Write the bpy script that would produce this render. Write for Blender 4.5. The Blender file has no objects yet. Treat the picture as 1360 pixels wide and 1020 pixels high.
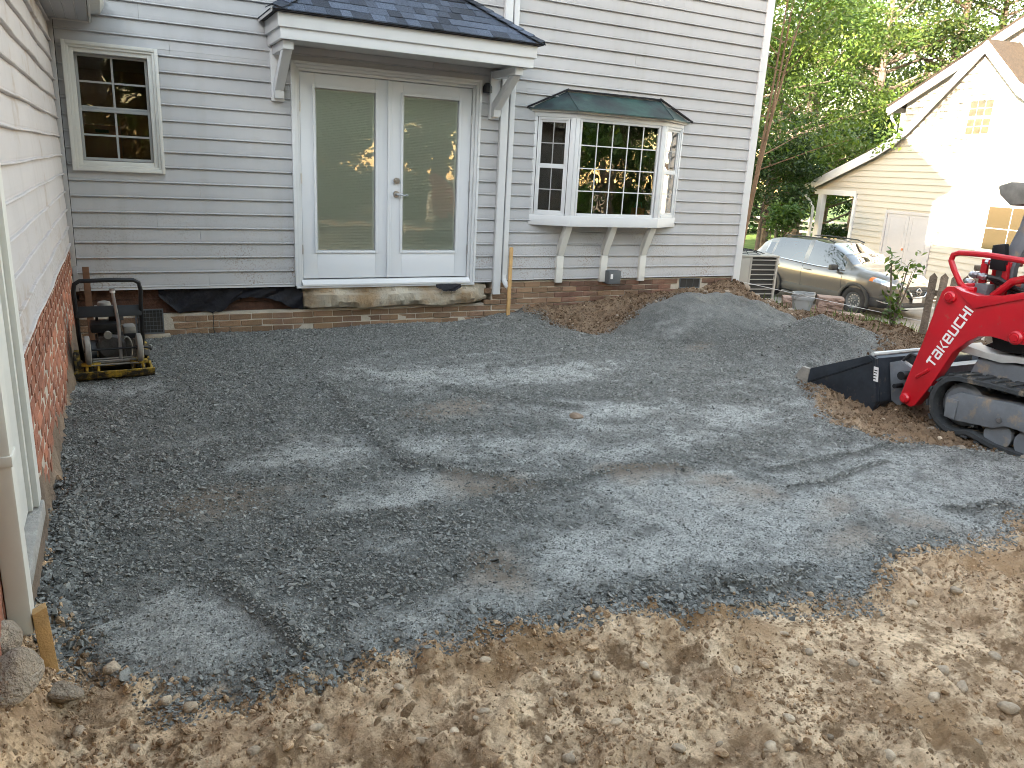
import bpy, bmesh, math, random
import numpy as np
from mathutils import Vector, Matrix

random.seed(7)
RNG = np.random.default_rng(7)
R = math.radians
SC = bpy.context.scene
COL = SC.collection

# ------------------------------------------------------------------ camera
CAM_POS = (0.36, -8.15, 1.77)
yaw, pitch, roll = R(27.687), R(15.62), R(3.051)
fw = Vector((math.sin(yaw)*math.cos(pitch), math.cos(yaw)*math.cos(pitch), -math.sin(pitch)))
rt0 = Vector((math.cos(yaw), -math.sin(yaw), 0)); up0 = rt0.cross(fw)
rt = rt0*math.cos(roll) + up0*math.sin(roll)
up = -rt0*math.sin(roll) + up0*math.cos(roll)
cd = bpy.data.cameras.new('camera'); cam = bpy.data.objects.new('camera', cd); COL.objects.link(cam)
M3 = Matrix((rt, up, -fw)).transposed().to_4x4(); M3.translation = Vector(CAM_POS)
cam.matrix_world = M3
cd.sensor_width = 36; cd.lens = 36*1024.055/1360; cd.clip_start = 0.05; cd.clip_end = 2000
SC.camera = cam

# ------------------------------------------------------------------ sky, sun, exposure
SUN_EL, SUN_AZ = 14.0, 27.0          # light travels towards +X, turned SUN_AZ towards +Y
w = bpy.data.worlds.new('World'); SC.world = w; w.use_nodes = True
nt = w.node_tree; nt.nodes.clear()
sky = nt.nodes.new('ShaderNodeTexSky'); sky.sky_type = 'NISHITA'; sky.sun_disc = False
sky.sun_elevation = R(SUN_EL)
to_sun = Vector((-math.cos(R(SUN_AZ)), -math.sin(R(SUN_AZ)), 0))
sky.sun_rotation = math.atan2(to_sun.x, to_sun.y)
sky.air_density = 1.0; sky.dust_density = 0.35; sky.ozone_density = 1.0
bg = nt.nodes.new('ShaderNodeBackground'); bg.inputs[1].default_value = 0.15
wo = nt.nodes.new('ShaderNodeOutputWorld')
wb_ = nt.nodes.new('ShaderNodeMix'); wb_.data_type = 'RGBA'; wb_.blend_type = 'MULTIPLY'; wb_.inputs[0].default_value = 1.0
wb_.inputs[7].default_value = (1.38, 1.0, 0.71, 1)      # the photograph's white balance
nt.links.new(sky.outputs[0], wb_.inputs[6]); nt.links.new(wb_.outputs[2], bg.inputs[0]); nt.links.new(bg.outputs[0], wo.inputs[0])
sl = bpy.data.lights.new('sun', 'SUN'); sl.energy = 3.8; sl.angle = R(0.5); sl.color = (1.0, 0.85, 0.66)
so = bpy.data.objects.new('sun', sl); COL.objects.link(so)
d = Vector((-to_sun.x*math.cos(R(SUN_EL)), -to_sun.y*math.cos(R(SUN_EL)), -math.sin(R(SUN_EL))))
so.rotation_euler = d.to_track_quat('-Z', 'Y').to_euler(); so.location = (-20, -10, 15)
vs = SC.view_settings
vs.view_transform = 'Standard'; vs.look = 'None'; vs.gamma = 1.0; vs.use_curve_mapping = False
vs.exposure = 3.62
try:
    SC.cycles.max_bounces = 6; SC.cycles.transparent_max_bounces = 10; SC.cycles.diffuse_bounces = 3
    SC.cycles.caustics_reflective = False; SC.cycles.caustics_refractive = False
    SC.cycles.use_adaptive_sampling = True; SC.cycles.adaptive_threshold = 0.02
    SC.cycles.use_denoising = True
    SC.cycles.filter_width = 1.0
except Exception:
    pass

# ------------------------------------------------------------------ helpers
def tag(o, label=None, cat=None, group=None, kind=None):
    if label: o['label'] = label
    if cat: o['category'] = cat
    if group: o['group'] = group
    if kind: o['kind'] = kind
    return o

ROOT = {}
def thing(name, label, cat, loc=(0, 0, 0), rz=0.0, group=None, abs_=False, rot=None):
    o = bpy.data.objects.new(name, None); COL.objects.link(o)
    o.empty_display_size = 0.1
    o.location = loc; o.rotation_euler = rot if rot else (0, 0, rz)
    tag(o, label, cat, group)
    ROOT[o.name] = Vector(loc) if abs_ else Vector((0, 0, 0))
    return o
def origin_of(p):
    while p is not None and p.parent is not None: p = p.parent
    return ROOT.get(p.name, Vector((0, 0, 0))) if p is not None else Vector((0, 0, 0))

def link_mesh(name, me, parent=None, mats=()):
    o = bpy.data.objects.new(name, me); COL.objects.link(o)
    for m in mats:
        me.materials.append(m)
    if parent is not None: o.parent = parent
    return o

class MB:
    def __init__(self): self.v = []; self.f = []; self.mi = []; self.m = 0
    def add(self, vs, fs):
        n = len(self.v); self.v += [tuple(p) for p in vs]
        for f in fs: self.f.append(tuple(i+n for i in f)); self.mi.append(self.m)
        return self
    def box(self, lo, hi):
        x0, y0, z0 = lo; x1, y1, z1 = hi
        return self.add([(x0,y0,z0),(x1,y0,z0),(x1,y1,z0),(x0,y1,z0),(x0,y0,z1),(x1,y0,z1),(x1,y1,z1),(x0,y1,z1)],
                        [(0,3,2,1),(4,5,6,7),(0,1,5,4),(1,2,6,5),(2,3,7,6),(3,0,4,7)])
    def obox(self, c, s, m):
        n0 = len(self.v); h = Vector(s)/2
        self.box(tuple(-h), tuple(h)); c = Vector(c)
        for i in range(n0, len(self.v)): self.v[i] = tuple(m @ Vector(self.v[i]) + c)
        return self
    def prism(self, pts, axis, a, b):
        """2-D outline extruded along axis from a to b; axis 'x': pts are (y,z); 'y': (x,z); 'z': (x,y)."""
        n = len(pts)
        def P(p, t):
            return (t, p[0], p[1]) if axis == 'x' else ((p[0], t, p[1]) if axis == 'y' else (p[0], p[1], t))
        vs = [P(p, a) for p in pts] + [P(p, b) for p in pts]
        fs = [tuple(range(n))[::-1], tuple(range(n, 2*n))]
        for i in range(n):
            j = (i+1) % n; fs.append((i, j, n+j, n+i))
        return self.add(vs, fs)
    def tube(self, path, r, n=8, closed=False, cap=True):
        path = [Vector(p) for p in path]; k = len(path)
        rs = r if isinstance(r, (list, tuple)) else [r]*k
        vs = []; prev = None
        for i, p in enumerate(path):
            if closed: t = (path[(i+1) % k]-path[i-1])
            else: t = path[min(i+1, k-1)]-path[max(i-1, 0)]
            t = t.normalized() if t.length > 1e-9 else Vector((0, 0, 1))
            if prev is None:
                a = Vector((0, 0, 1)) if abs(t.z) < 0.9 else Vector((1, 0, 0))
                u = t.cross(a).normalized()
            else:
                u = (prev - t*prev.dot(t))
                u = u.normalized() if u.length > 1e-6 else t.cross(Vector((1, 0.3, 0.2))).normalized()
            prev = u; v_ = t.cross(u)
            for q in range(n):
                an = 2*math.pi*q/n
                vs.append(p + (u*math.cos(an) + v_*math.sin(an))*rs[i])
        fs = []
        for i in range(k if closed else k-1):
            a = i*n; b = ((i+1) % k)*n
            for q in range(n):
                q2 = (q+1) % n; fs.append((a+q, b+q, b+q2, a+q2)[::-1])
        if cap and not closed:
            fs.append(tuple(range(n))); fs.append(tuple(range((k-1)*n, k*n))[::-1])
        return self.add(vs, fs)
    def cyl(self, p0, p1, r, n=16, r1=None):
        return self.tube([p0, p1], [r, r if r1 is None else r1], n)
    def lathe(self, prof, n, c=(0, 0, 0), axis='z', caps=True):
        vs = []; fs = []
        for (r, h) in prof:
            for q in range(n):
                a = 2*math.pi*q/n; x, y = r*math.cos(a), r*math.sin(a)
                p = (x, y, h) if axis == 'z' else ((h, x, y) if axis == 'x' else (x, h, y))
                vs.append((p[0]+c[0], p[1]+c[1], p[2]+c[2]))
        for i in range(len(prof)-1):
            for q in range(n):
                q2 = (q+1) % n; fs.append((i*n+q, i*n+q2, (i+1)*n+q2, (i+1)*n+q))
        if caps: fs.append(tuple(range(n))[::-1]); fs.append(tuple(range((len(prof)-1)*n, len(prof)*n)))
        return self.add(vs, fs)
    def mesh(self, name, off=Vector((0, 0, 0)), smooth=False):
        me = bpy.data.meshes.new(name)
        me.from_pydata([(p[0]-off[0], p[1]-off[1], p[2]-off[2]) for p in self.v], [], self.f)
        me.polygons.foreach_set('material_index', self.mi)
        if smooth:
            me.polygons.foreach_set('use_smooth', [True]*len(me.polygons))
        me.update()
        bm = bmesh.new(); bm.from_mesh(me); bmesh.ops.recalc_face_normals(bm, faces=bm.faces); bm.to_mesh(me); bm.free()
        if smooth:
            try: me.set_sharp_from_angle(angle=R(35))
            except Exception: pass
        return me
    def build(self, name, mats, parent=None, smooth=False, bevel=0.0):
        off = origin_of(parent) if parent is not None else Vector((0, 0, 0))
        me = self.mesh(name, off, smooth)
        if bevel > 0:
            bm = bmesh.new(); bm.from_mesh(me)
            es = [e for e in bm.edges if len(e.link_faces) == 2 and e.calc_face_angle(0) > R(28)]
            bmesh.ops.bevel(bm, geom=es, offset=bevel, segments=2, profile=0.6, affect='EDGES', clamp_overlap=True)
            bm.to_mesh(me); bm.free()
            me.polygons.foreach_set('use_smooth', [True]*len(me.polygons))
            try: me.set_sharp_from_angle(angle=R(40))
            except Exception: pass
        if not isinstance(mats, (list, tuple)): mats = [mats]
        return link_mesh(name, me, parent, mats)

def fast_mesh(name, verts, quads):
    me = bpy.data.meshes.new(name)
    n = len(verts); k = quads.shape[1]; m = len(quads)
    me.vertices.add(n); me.vertices.foreach_set('co', np.asarray(verts, np.float32).ravel())
    me.loops.add(m*k); me.loops.foreach_set('vertex_index', np.asarray(quads, np.int32).ravel())
    me.polygons.add(m); me.polygons.foreach_set('loop_start', np.arange(0, m*k, k, dtype=np.int32))
    me.polygons.foreach_set('loop_total', np.full(m, k, np.int32))
    me.update(calc_edges=True)
    return me

def copy_piece(name, me, loc, parent, rot=None, scale=None):
    o = bpy.data.objects.new(name, me); COL.objects.link(o)
    o.parent = parent; o.location = Vector(loc) - origin_of(parent)
    if rot: o.rotation_euler = rot
    if scale: o.scale = scale
    return o

# ------------------------------------------------------------------ numpy noise
_T = np.random.default_rng(11).random((16, 257, 257)).astype(np.float64)
_T[:, 256, :] = _T[:, 0, :]; _T[:, :, 256] = _T[:, :, 0]
def vnoise(x, y, s=0):
    t = _T[s % 16]
    xi = np.floor(x).astype(int); yi = np.floor(y).astype(int)
    fx = x-xi; fy = y-yi; fx = fx*fx*(3-2*fx); fy = fy*fy*(3-2*fy)
    xi &= 255; yi &= 255
    return (t[xi, yi]*(1-fx)+t[xi+1, yi]*fx)*(1-fy) + (t[xi, yi+1]*(1-fx)+t[xi+1, yi+1]*fx)*fy
def fbm(x, y, size, octs=3, s=0, gain=0.5):
    out = 0; a = 1; tot = 0; f = 1.0/size
    for i in range(octs):
        c, sn = math.cos(0.6*i+0.3), math.sin(0.6*i+0.3)
        out = out + a*(vnoise((x*c-y*sn)*f+i*17.3, (x*sn+y*c)*f+i*9.1, s+i)*2-1); tot += a; a *= gain; f *= 2.03
    return out/tot
def sstep(a, b, x):
    t = np.clip((x-a)/(b-a), 0, 1); return t*t*(3-2*t)
def sdf_poly(x, y, poly):
    """signed distance, positive inside"""
    P = np.array(poly); d2 = np.full(x.shape, 1e9); ins = np.zeros(x.shape, bool)
    for i in range(len(P)):
        ax, ay = P[i]; bx, by = P[(i+1) % len(P)]
        ex, ey = bx-ax, by-ay
        t = np.clip(((x-ax)*ex+(y-ay)*ey)/(ex*ex+ey*ey+1e-12), 0, 1)
        d2 = np.minimum(d2, (x-ax-t*ex)**2+(y-ay-t*ey)**2)
        c = ((ay > y) != (by > y)) & (x < (bx-ax)*(y-ay)/(by-ay+1e-12)+ax)
        ins ^= c
    d = np.sqrt(d2); return np.where(ins, d, -d)
def seg_d(x, y, a, b):
    ex, ey = b[0]-a[0], b[1]-a[1]
    t = np.clip(((x-a[0])*ex+(y-a[1])*ey)/(ex*ex+ey*ey), 0, 1)
    dx, dy = x-a[0]-t*ex, y-a[1]-t*ey
    side = np.sign(ex*(y-a[1])-ey*(x-a[0]))
    return np.hypot(dx, dy), side

# ------------------------------------------------------------------ materials
def mat(name, col, rough=0.6, var=None, rnd=0.0, bump=None, metal=0.0, spec=0.5, col2=None, coat=0.0, stain=None):
    """procedural principled material. var=(scale, amount): noise brightness; col2 mixes in by noise;
    rnd: brightness change from object to object; bump=(scale, strength); stain=(colour, scale, threshold)"""
    m = bpy.data.materials.new(name); m.use_nodes = True
    t = m.node_tree; N = t.nodes; Lk = t.links
    b = N['Principled BSDF']
    b.inputs['Roughness'].default_value = rough; b.inputs['Metallic'].default_value = metal
    b.inputs['Specular IOR Level'].default_value = spec
    if coat: b.inputs['Coat Weight'].default_value = coat; b.inputs['Coat Roughness'].default_value = 0.05
    tc = N.new('ShaderNodeTexCoord')
    geo = N.new('ShaderNodeNewGeometry')
    cs = None
    rgb = N.new('ShaderNodeRGB'); rgb.outputs[0].default_value = (*col, 1); cs = rgb.outputs[0]
    pos = geo.outputs['Position']
    def noise(scale, det=4, r=0.6):
        n = N.new('ShaderNodeTexNoise'); n.inputs['Scale'].default_value = scale
        n.inputs['Detail'].default_value = det; n.inputs['Roughness'].default_value = r
        Lk.new(pos, n.inputs['Vector']); return n.outputs['Fac']
    def ramp(src, lo, hi):
        mr = N.new('ShaderNodeMapRange'); mr.inputs[1].default_value = lo; mr.inputs[2].default_value = hi
        mr.clamp = True; Lk.new(src, mr.inputs[0]); return mr.outputs[0]
    def mix(f, a, c):
        mx = N.new('ShaderNodeMix'); mx.data_type = 'RGBA'
        if isinstance(f, float): mx.inputs[0].default_value = f
        else: Lk.new(f, mx.inputs[0])
        Lk.new(a, mx.inputs[6])
        if isinstance(c, tuple): mx.inputs[7].default_value = (*c, 1)
        else: Lk.new(c, mx.inputs[7])
        return mx.outputs[2]
    if col2 is not None:
        sc_ = var[0] if var else 5
        cs = mix(ramp(noise(sc_*0.5, 5), 0.35, 0.65), cs, col2)
    if rnd > 0:
        oi = N.new('ShaderNodeObjectInfo')
        mr = N.new('ShaderNodeMapRange'); mr.inputs[3].default_value = 1-rnd; mr.inputs[4].default_value = 1+rnd
        Lk.new(oi.outputs['Random'], mr.inputs[0])
        h = N.new('ShaderNodeHueSaturation'); Lk.new(mr.outputs[0], h.inputs['Value']); Lk.new(cs, h.inputs['Color']); cs = h.outputs[0]
    if var:
        f = noise(var[0], 6, 0.65)
        mr = N.new('ShaderNodeMapRange'); mr.inputs[1].default_value = 0.3; mr.inputs[2].default_value = 0.7
        mr.inputs[3].default_value = 1-var[1]; mr.inputs[4].default_value = 1+var[1]
        Lk.new(f, mr.inputs[0])
        h = N.new('ShaderNodeHueSaturation'); Lk.new(mr.outputs[0], h.inputs['Value']); Lk.new(cs, h.inputs['Color']); cs = h.outputs[0]
    if stain:
        f = ramp(noise(stain[1], 6, 0.7), stain[2], stain[2]+0.12)
        cs = mix(f, cs, stain[0])
    Lk.new(cs, b.inputs['Base Color'])
    if bump:
        f = noise(bump[0], 5, 0.6)
        bp = N.new('ShaderNodeBump'); bp.inputs['Strength'].default_value = bump[1]; bp.inputs['Distance'].default_value = 0.02
        Lk.new(f, bp.inputs['Height']); Lk.new(bp.outputs[0], b.inputs['Normal'])
    return m

def glass_mat(name, tint=(0.85, 0.9, 0.88), ior=1.55, boost=3.0, wave=0.0035):
    m = bpy.data.materials.new(name); m.use_nodes = True
    t = m.node_tree; N = t.nodes; Lk = t.links; N.clear()
    out = N.new('ShaderNodeOutputMaterial'); fr = N.new('ShaderNodeFresnel'); fr.inputs[0].default_value = ior
    mu = N.new('ShaderNodeMath'); mu.operation = 'MULTIPLY'; mu.inputs[1].default_value = boost; mu.use_clamp = True
    tr = N.new('ShaderNodeBsdfTransparent'); tr.inputs[0].default_value = (*tint, 1)
    gl = N.new('ShaderNodeBsdfGlossy'); gl.inputs['Roughness'].default_value = 0.012; gl.inputs['Color'].default_value = (1, 1, 1, 1)
    no = N.new('ShaderNodeTexNoise'); no.inputs['Scale'].default_value = 3.0; no.inputs['Detail'].default_value = 2
    g = N.new('ShaderNodeNewGeometry'); Lk.new(g.outputs['Position'], no.inputs['Vector'])
    bp = N.new('ShaderNodeBump'); bp.inputs['Strength'].default_value = 1.0; bp.inputs['Distance'].default_value = wave
    Lk.new(no.outputs['Fac'], bp.inputs['Height']); Lk.new(bp.outputs[0], gl.inputs['Normal'])
    mx = N.new('ShaderNodeMixShader')
    Lk.new(fr.outputs[0], mu.inputs[0]); Lk.new(mu.outputs[0], mx.inputs[0]); Lk.new(tr.outputs[0], mx.inputs[1]); Lk.new(gl.outputs[0], mx.inputs[2])
    Lk.new(mx.outputs[0], out.inputs[0]); return m

def leaf_mat(name, ca, cb, cc, trans=0.26):
    m = bpy.data.materials.new(name); m.use_nodes = True
    t = m.node_tree; N = t.nodes; Lk = t.links; N.clear()
    out = N.new('ShaderNodeOutputMaterial'); g = N.new('ShaderNodeNewGeometry')
    cr = N.new('ShaderNodeValToRGB'); Lk.new(g.outputs['Random Per Island'], cr.inputs[0])
    e = cr.color_ramp.elements; e[0].color = (*ca, 1); e[1].color = (*cc, 1); x = e.new(0.55); x.color = (*cb, 1)
    no = N.new('ShaderNodeTexNoise'); no.inputs['Scale'].default_value = 0.7; no.inputs['Detail'].default_value = 3
    Lk.new(g.outputs['Position'], no.inputs['Vector'])
    mr = N.new('ShaderNodeMapRange'); mr.inputs[1].default_value = .3; mr.inputs[2].default_value = .7; mr.inputs[3].default_value = 0.5; mr.inputs[4].default_value = 1.2
    Lk.new(no.outputs['Fac'], mr.inputs[0])
    h = N.new('ShaderNodeHueSaturation'); Lk.new(mr.outputs[0], h.inputs['Value']); Lk.new(cr.outputs[0], h.inputs['Color'])
    di = N.new('ShaderNodeBsdfPrincipled'); di.inputs['Roughness'].default_value = 0.45; di.inputs['Specular IOR Level'].default_value = 0.35
    tl = N.new('ShaderNodeBsdfTranslucent')
    Lk.new(h.outputs[0], di.inputs['Base Color'])
    mxc = N.new('ShaderNodeMix'); mxc.data_type = 'RGBA'; mxc.blend_type = 'MULTIPLY'; mxc.inputs[0].default_value = 1; mxc.inputs[7].default_value = (1.6, 1.7, 0.5, 1)
    Lk.new(h.outputs[0], mxc.inputs[6]); Lk.new(mxc.outputs[2], tl.inputs[0])
    ms = N.new('ShaderNodeMixShader'); ms.inputs[0].default_value = trans
    Lk.new(di.outputs[0], ms.inputs[1]); Lk.new(tl.outputs[0], ms.inputs[2]); Lk.new(ms.outputs[0], out.inputs[0]); return m

MT = dict(
    siding=mat('vinyl_siding', (0.425, 0.43, 0.445), 0.5, var=(1.3, 0.05), rnd=0.025, bump=(40, 0.05)),
    wing_siding=mat('vinyl_siding_warm', (0.50, 0.475, 0.475), 0.5, var=(1.1, 0.06), rnd=0.02, bump=(30, 0.05), stain=((0.38, 0.31, 0.25), 1.6, 0.56)),
    trim=mat('white_trim', (0.60, 0.62, 0.64), 0.45, var=(2.0, 0.04), bump=(25, 0.03)),
    trim_grimy=mat('white_trim_grimy', (0.60, 0.60, 0.57), 0.5, var=(3.0, 0.06), stain=((0.35, 0.30, 0.22), 5.0, 0.66)),
    greytrim=mat('grey_corner_trim', (0.40, 0.395, 0.40), 0.5, var=(2, 0.05)),
    door=mat('door_paint', (0.62, 0.645, 0.68), 0.38, var=(1.5, 0.02), bump=(60, 0.02)),
    sash=mat('sash_grey', (0.30, 0.31, 0.31), 0.5),
    blind=mat('blind_slat', (0.66, 0.665, 0.63), 0.6),
    dark=mat('dark_interior', (0.03, 0.028, 0.026), 0.9, var=(2, 0.3)),
    room=mat('room_wall', (0.10, 0.09, 0.08), 0.9, var=(1, 0.2)),
    mortar=mat('mortar', (0.46, 0.41, 0.34), 0.95, var=(12, 0.15), bump=(60, 0.4)),
    brick_tan=mat('brick_brown', (0.26, 0.165, 0.095), 0.9, var=(9, 0.2), rnd=0.22, col2=(0.20, 0.125, 0.085), bump=(90, 0.5)),
    brick_red=mat('brick_red', (0.36, 0.145, 0.085), 0.9, var=(9, 0.2), rnd=0.25, col2=(0.28, 0.115, 0.075), bump=(90, 0.5)),
    parge=mat('smeared_mortar', (0.25, 0.185, 0.13), 0.95, var=(7, 0.5), col2=(0.11, 0.08, 0.06), bump=(25, 0.9)),
    concrete=mat('old_concrete', (0.48, 0.44, 0.36), 0.95, var=(6, 0.3), col2=(0.22, 0.155, 0.09), bump=(30, 0.8), stain=((0.06, 0.045, 0.03), 4.0, 0.60)),
    stone=mat('grey_stone', (0.33, 0.32, 0.30), 0.9, var=(8, 0.25), bump=(50, 0.6)),
    rot=mat('weathered_wood_band', (0.075, 0.035, 0.022), 0.85, var=(7, 0.5), bump=(20, 0.8)),
    membrane=mat('black_membrane', (0.007, 0.007, 0.011), 0.6, spec=0.25, var=(6, 0.3), bump=(10, 0.8)),
    storage=mat('storage_door_paint', (0.40, 0.40, 0.43), 0.5, var=(1.5, 0.05)),
    brick_dark=mat('brick_dark', (0.185, 0.095, 0.066), 0.9, var=(9, 0.3), rnd=0.28, col2=(0.13, 0.085, 0.06), bump=(90, 0.5), stain=((0.10, 0.095, 0.04), 3.0, 0.62)),
    alum=mat('white_metal', (0.58, 0.59, 0.60), 0.35, var=(2, 0.05)),
    shingle=mat('blue_shingle', (0.066, 0.086, 0.125), 0.9, var=(60, 0.35), rnd=0.6, bump=(200, 0.8)),
    roof=mat('brown_shingle', (0.030, 0.021, 0.014), 0.9, var=(8, 0.25), bump=(30, 0.6)),
    copper=mat('copper_patina', (0.045, 0.060, 0.068), 0.32, var=(5, 0.35), col2=(0.05, 0.105, 0.095), metal=0.3, bump=(6, 0.15)),
    wood_new=mat('pine_stake', (0.50, 0.31, 0.13), 0.7, var=(14, 0.15), bump=(60, 0.3)),
    wood_old=mat('weathered_fence', (0.16, 0.13, 0.10), 0.9, var=(10, 0.3), rnd=0.15, bump=(40, 0.8)),
    wood_brown=mat('brown_stake', (0.13, 0.065, 0.035), 0.8, var=(10, 0.3)),
    black=mat('black_paint', (0.012, 0.013, 0.015), 0.5, spec=0.3, var=(8, 0.3)),
    bucket=mat('bucket_steel', (0.028, 0.034, 0.044), 0.30, var=(5, 0.4), metal=0.2, bump=(12, 0.12), stain=((0.10, 0.09, 0.08), 7.0, 0.62)),
    blade=mat('worn_edge', (0.30, 0.28, 0.25), 0.55, var=(9, 0.25), metal=0.3, bump=(30, 0.4)),
    red=mat('red_paint', (0.50, 0.008, 0.018), 0.34, var=(4, 0.10), coat=0.35, bump=(6, 0.02), stain=((0.30, 0.085, 0.06), 11.0, 0.60)),
    white=mat('white_paint', (0.80, 0.80, 0.80), 0.45),
    lightgrey=mat('light_grey_paint', (0.48, 0.50, 0.50), 0.5, var=(5, 0.1)),
    machgrey=mat('machine_grey', (0.15, 0.165, 0.185), 0.5, var=(6, 0.2), stain=((0.30, 0.235, 0.165), 5.0, 0.55), bump=(20, 0.15)),
    rubber=mat('track_rubber', (0.035, 0.039, 0.043), 0.75, var=(9, 0.25), bump=(40, 0.3), stain=((0.22, 0.175, 0.125), 7.0, 0.58)),
    steel=mat('steel', (0.45, 0.45, 0.46), 0.3, metal=0.9),
    yellow=mat('worn_yellow', (0.42, 0.27, 0.03), 0.55, var=(8, 0.3), stain=((0.030, 0.023, 0.016), 9.0, 0.42), bump=(30, 0.3)),
    engine=mat('dusty_engine', (0.05, 0.045, 0.042), 0.6, var=(12, 0.4), bump=(30, 0.3)),
    dustgrey=mat('dusty_plastic', (0.22, 0.21, 0.19), 0.7, var=(10, 0.25)),
    slate=mat('slate_plastic', (0.09, 0.10, 0.11), 0.6),
    acbox=mat('condenser_shell', (0.36, 0.345, 0.31), 0.5, var=(3, 0.07)),
    acin=mat('condenser_fins', (0.035, 0.035, 0.035), 0.7),
    tag_=mat('sticker_white', (0.7, 0.7, 0.7), 0.6),
    block=mat('retaining_block', (0.30, 0.215, 0.175), 0.95, var=(14, 0.25), rnd=0.1, bump=(40, 0.9)),
    pail=mat('grey_pail', (0.27, 0.29, 0.30), 0.45, var=(4, 0.08)),
    carpaint=mat('grey_car_paint', (0.22, 0.203, 0.182), 0.32, metal=0.75, coat=1.0),
    tyre=mat('tyre', (0.022, 0.022, 0.024), 0.85, var=(14, 0.25)),
    plastic=mat('black_plastic', (0.028, 0.029, 0.031), 0.55),
    chrome=mat('chrome', (0.75, 0.75, 0.76), 0.12, metal=1.0),
    lamp=mat('lamp_lens', (0.45, 0.50, 0.58), 0.08, metal=0.5, coat=1.0),
    amber=mat('amber_lens', (0.75, 0.16, 0.02), 0.2, coat=1.0),
    nsiding=mat('cream_siding', (0.42, 0.405, 0.37), 0.55, var=(0.8, 0.04), rnd=0.02),
    bark=mat('bark', (0.095, 0.075, 0.06), 0.95, var=(4, 0.35), col2=(0.15, 0.125, 0.10), bump=(14, 1.0)),
    bark_pale=mat('smooth_bark', (0.22, 0.135, 0.085), 0.8, var=(6, 0.3), bump=(14, 0.5)),
    cardboard=mat('cardboard', (0.17, 0.065, 0.03), 0.8, var=(3, 0.1)),
    pebble=mat('pale_pebble', (0.36, 0.285, 0.205), 0.9, var=(28, 0.35), rnd=0.35, bump=(60, 0.5)),
    rock=mat('rock', (0.42, 0.36, 0.29), 0.9, var=(14, 0.35), col2=(0.28, 0.22, 0.16), bump=(45, 1.6)),
    gravelst=mat('gravel_stone', (0.172, 0.174, 0.162), 0.72, var=(40, 0.25), rnd=0.55, bump=(150, 0.3)),
    clod=mat('soil_clod', (0.42, 0.295, 0.188), 1.0, var=(15, 0.25), rnd=0.42, bump=(90, 0.8), spec=0.1),
    glass=glass_mat('window_glass'),
    bayside=glass_mat('bay_side_glass', (0.8, 0.84, 0.82), 1.45, 0.9, 0.002),  # left flank's darkness put into the glass as a weaker reflection
    darkglass=glass_mat('shaded_window_glass', (0.8, 0.84, 0.82), 1.45, 0.55, 0.002),  # small window's darkness put into the glass as a weaker reflection
    doorglass=glass_mat('door_glass', (0.93, 0.95, 0.91), 1.5, 1.15, 0.001),
    carglass=glass_mat('car_glass', (0.25, 0.28, 0.27), 1.6, 2.6, 0.0),
)

def damp_by_place(m, dark):
    """soil crumbs lying on the damp spoil by the wall and the loader are the darker earth they broke from"""
    t = m.node_tree; N = t.nodes; Lk = t.links; b = N['Principled BSDF']
    src = b.inputs['Base Color'].links[0].from_socket
    g = N.new('ShaderNodeNewGeometry'); s = N.new('ShaderNodeSeparateXYZ'); Lk.new(g.outputs['Position'], s.inputs[0])
    def rng(o, a, c):
        r = N.new('ShaderNodeMapRange'); r.inputs[1].default_value = a; r.inputs[2].default_value = c; Lk.new(o, r.inputs[0]); return r.outputs[0]
    mx = N.new('ShaderNodeMath'); mx.operation = 'MAXIMUM'; Lk.new(rng(s.outputs['X'], 4.2, 6.0), mx.inputs[0]); Lk.new(rng(s.outputs['Y'], -2.4, -1.0), mx.inputs[1])
    x = N.new('ShaderNodeMix'); x.data_type = 'RGBA'; x.blend_type = 'MULTIPLY'; x.inputs[7].default_value = (*dark, 1)
    Lk.new(mx.outputs[0], x.inputs[0]); Lk.new(src, x.inputs[6]); Lk.new(x.outputs[2], b.inputs['Base Color'])
damp_by_place(MT['clod'], (0.27, 0.25, 0.24))

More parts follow.
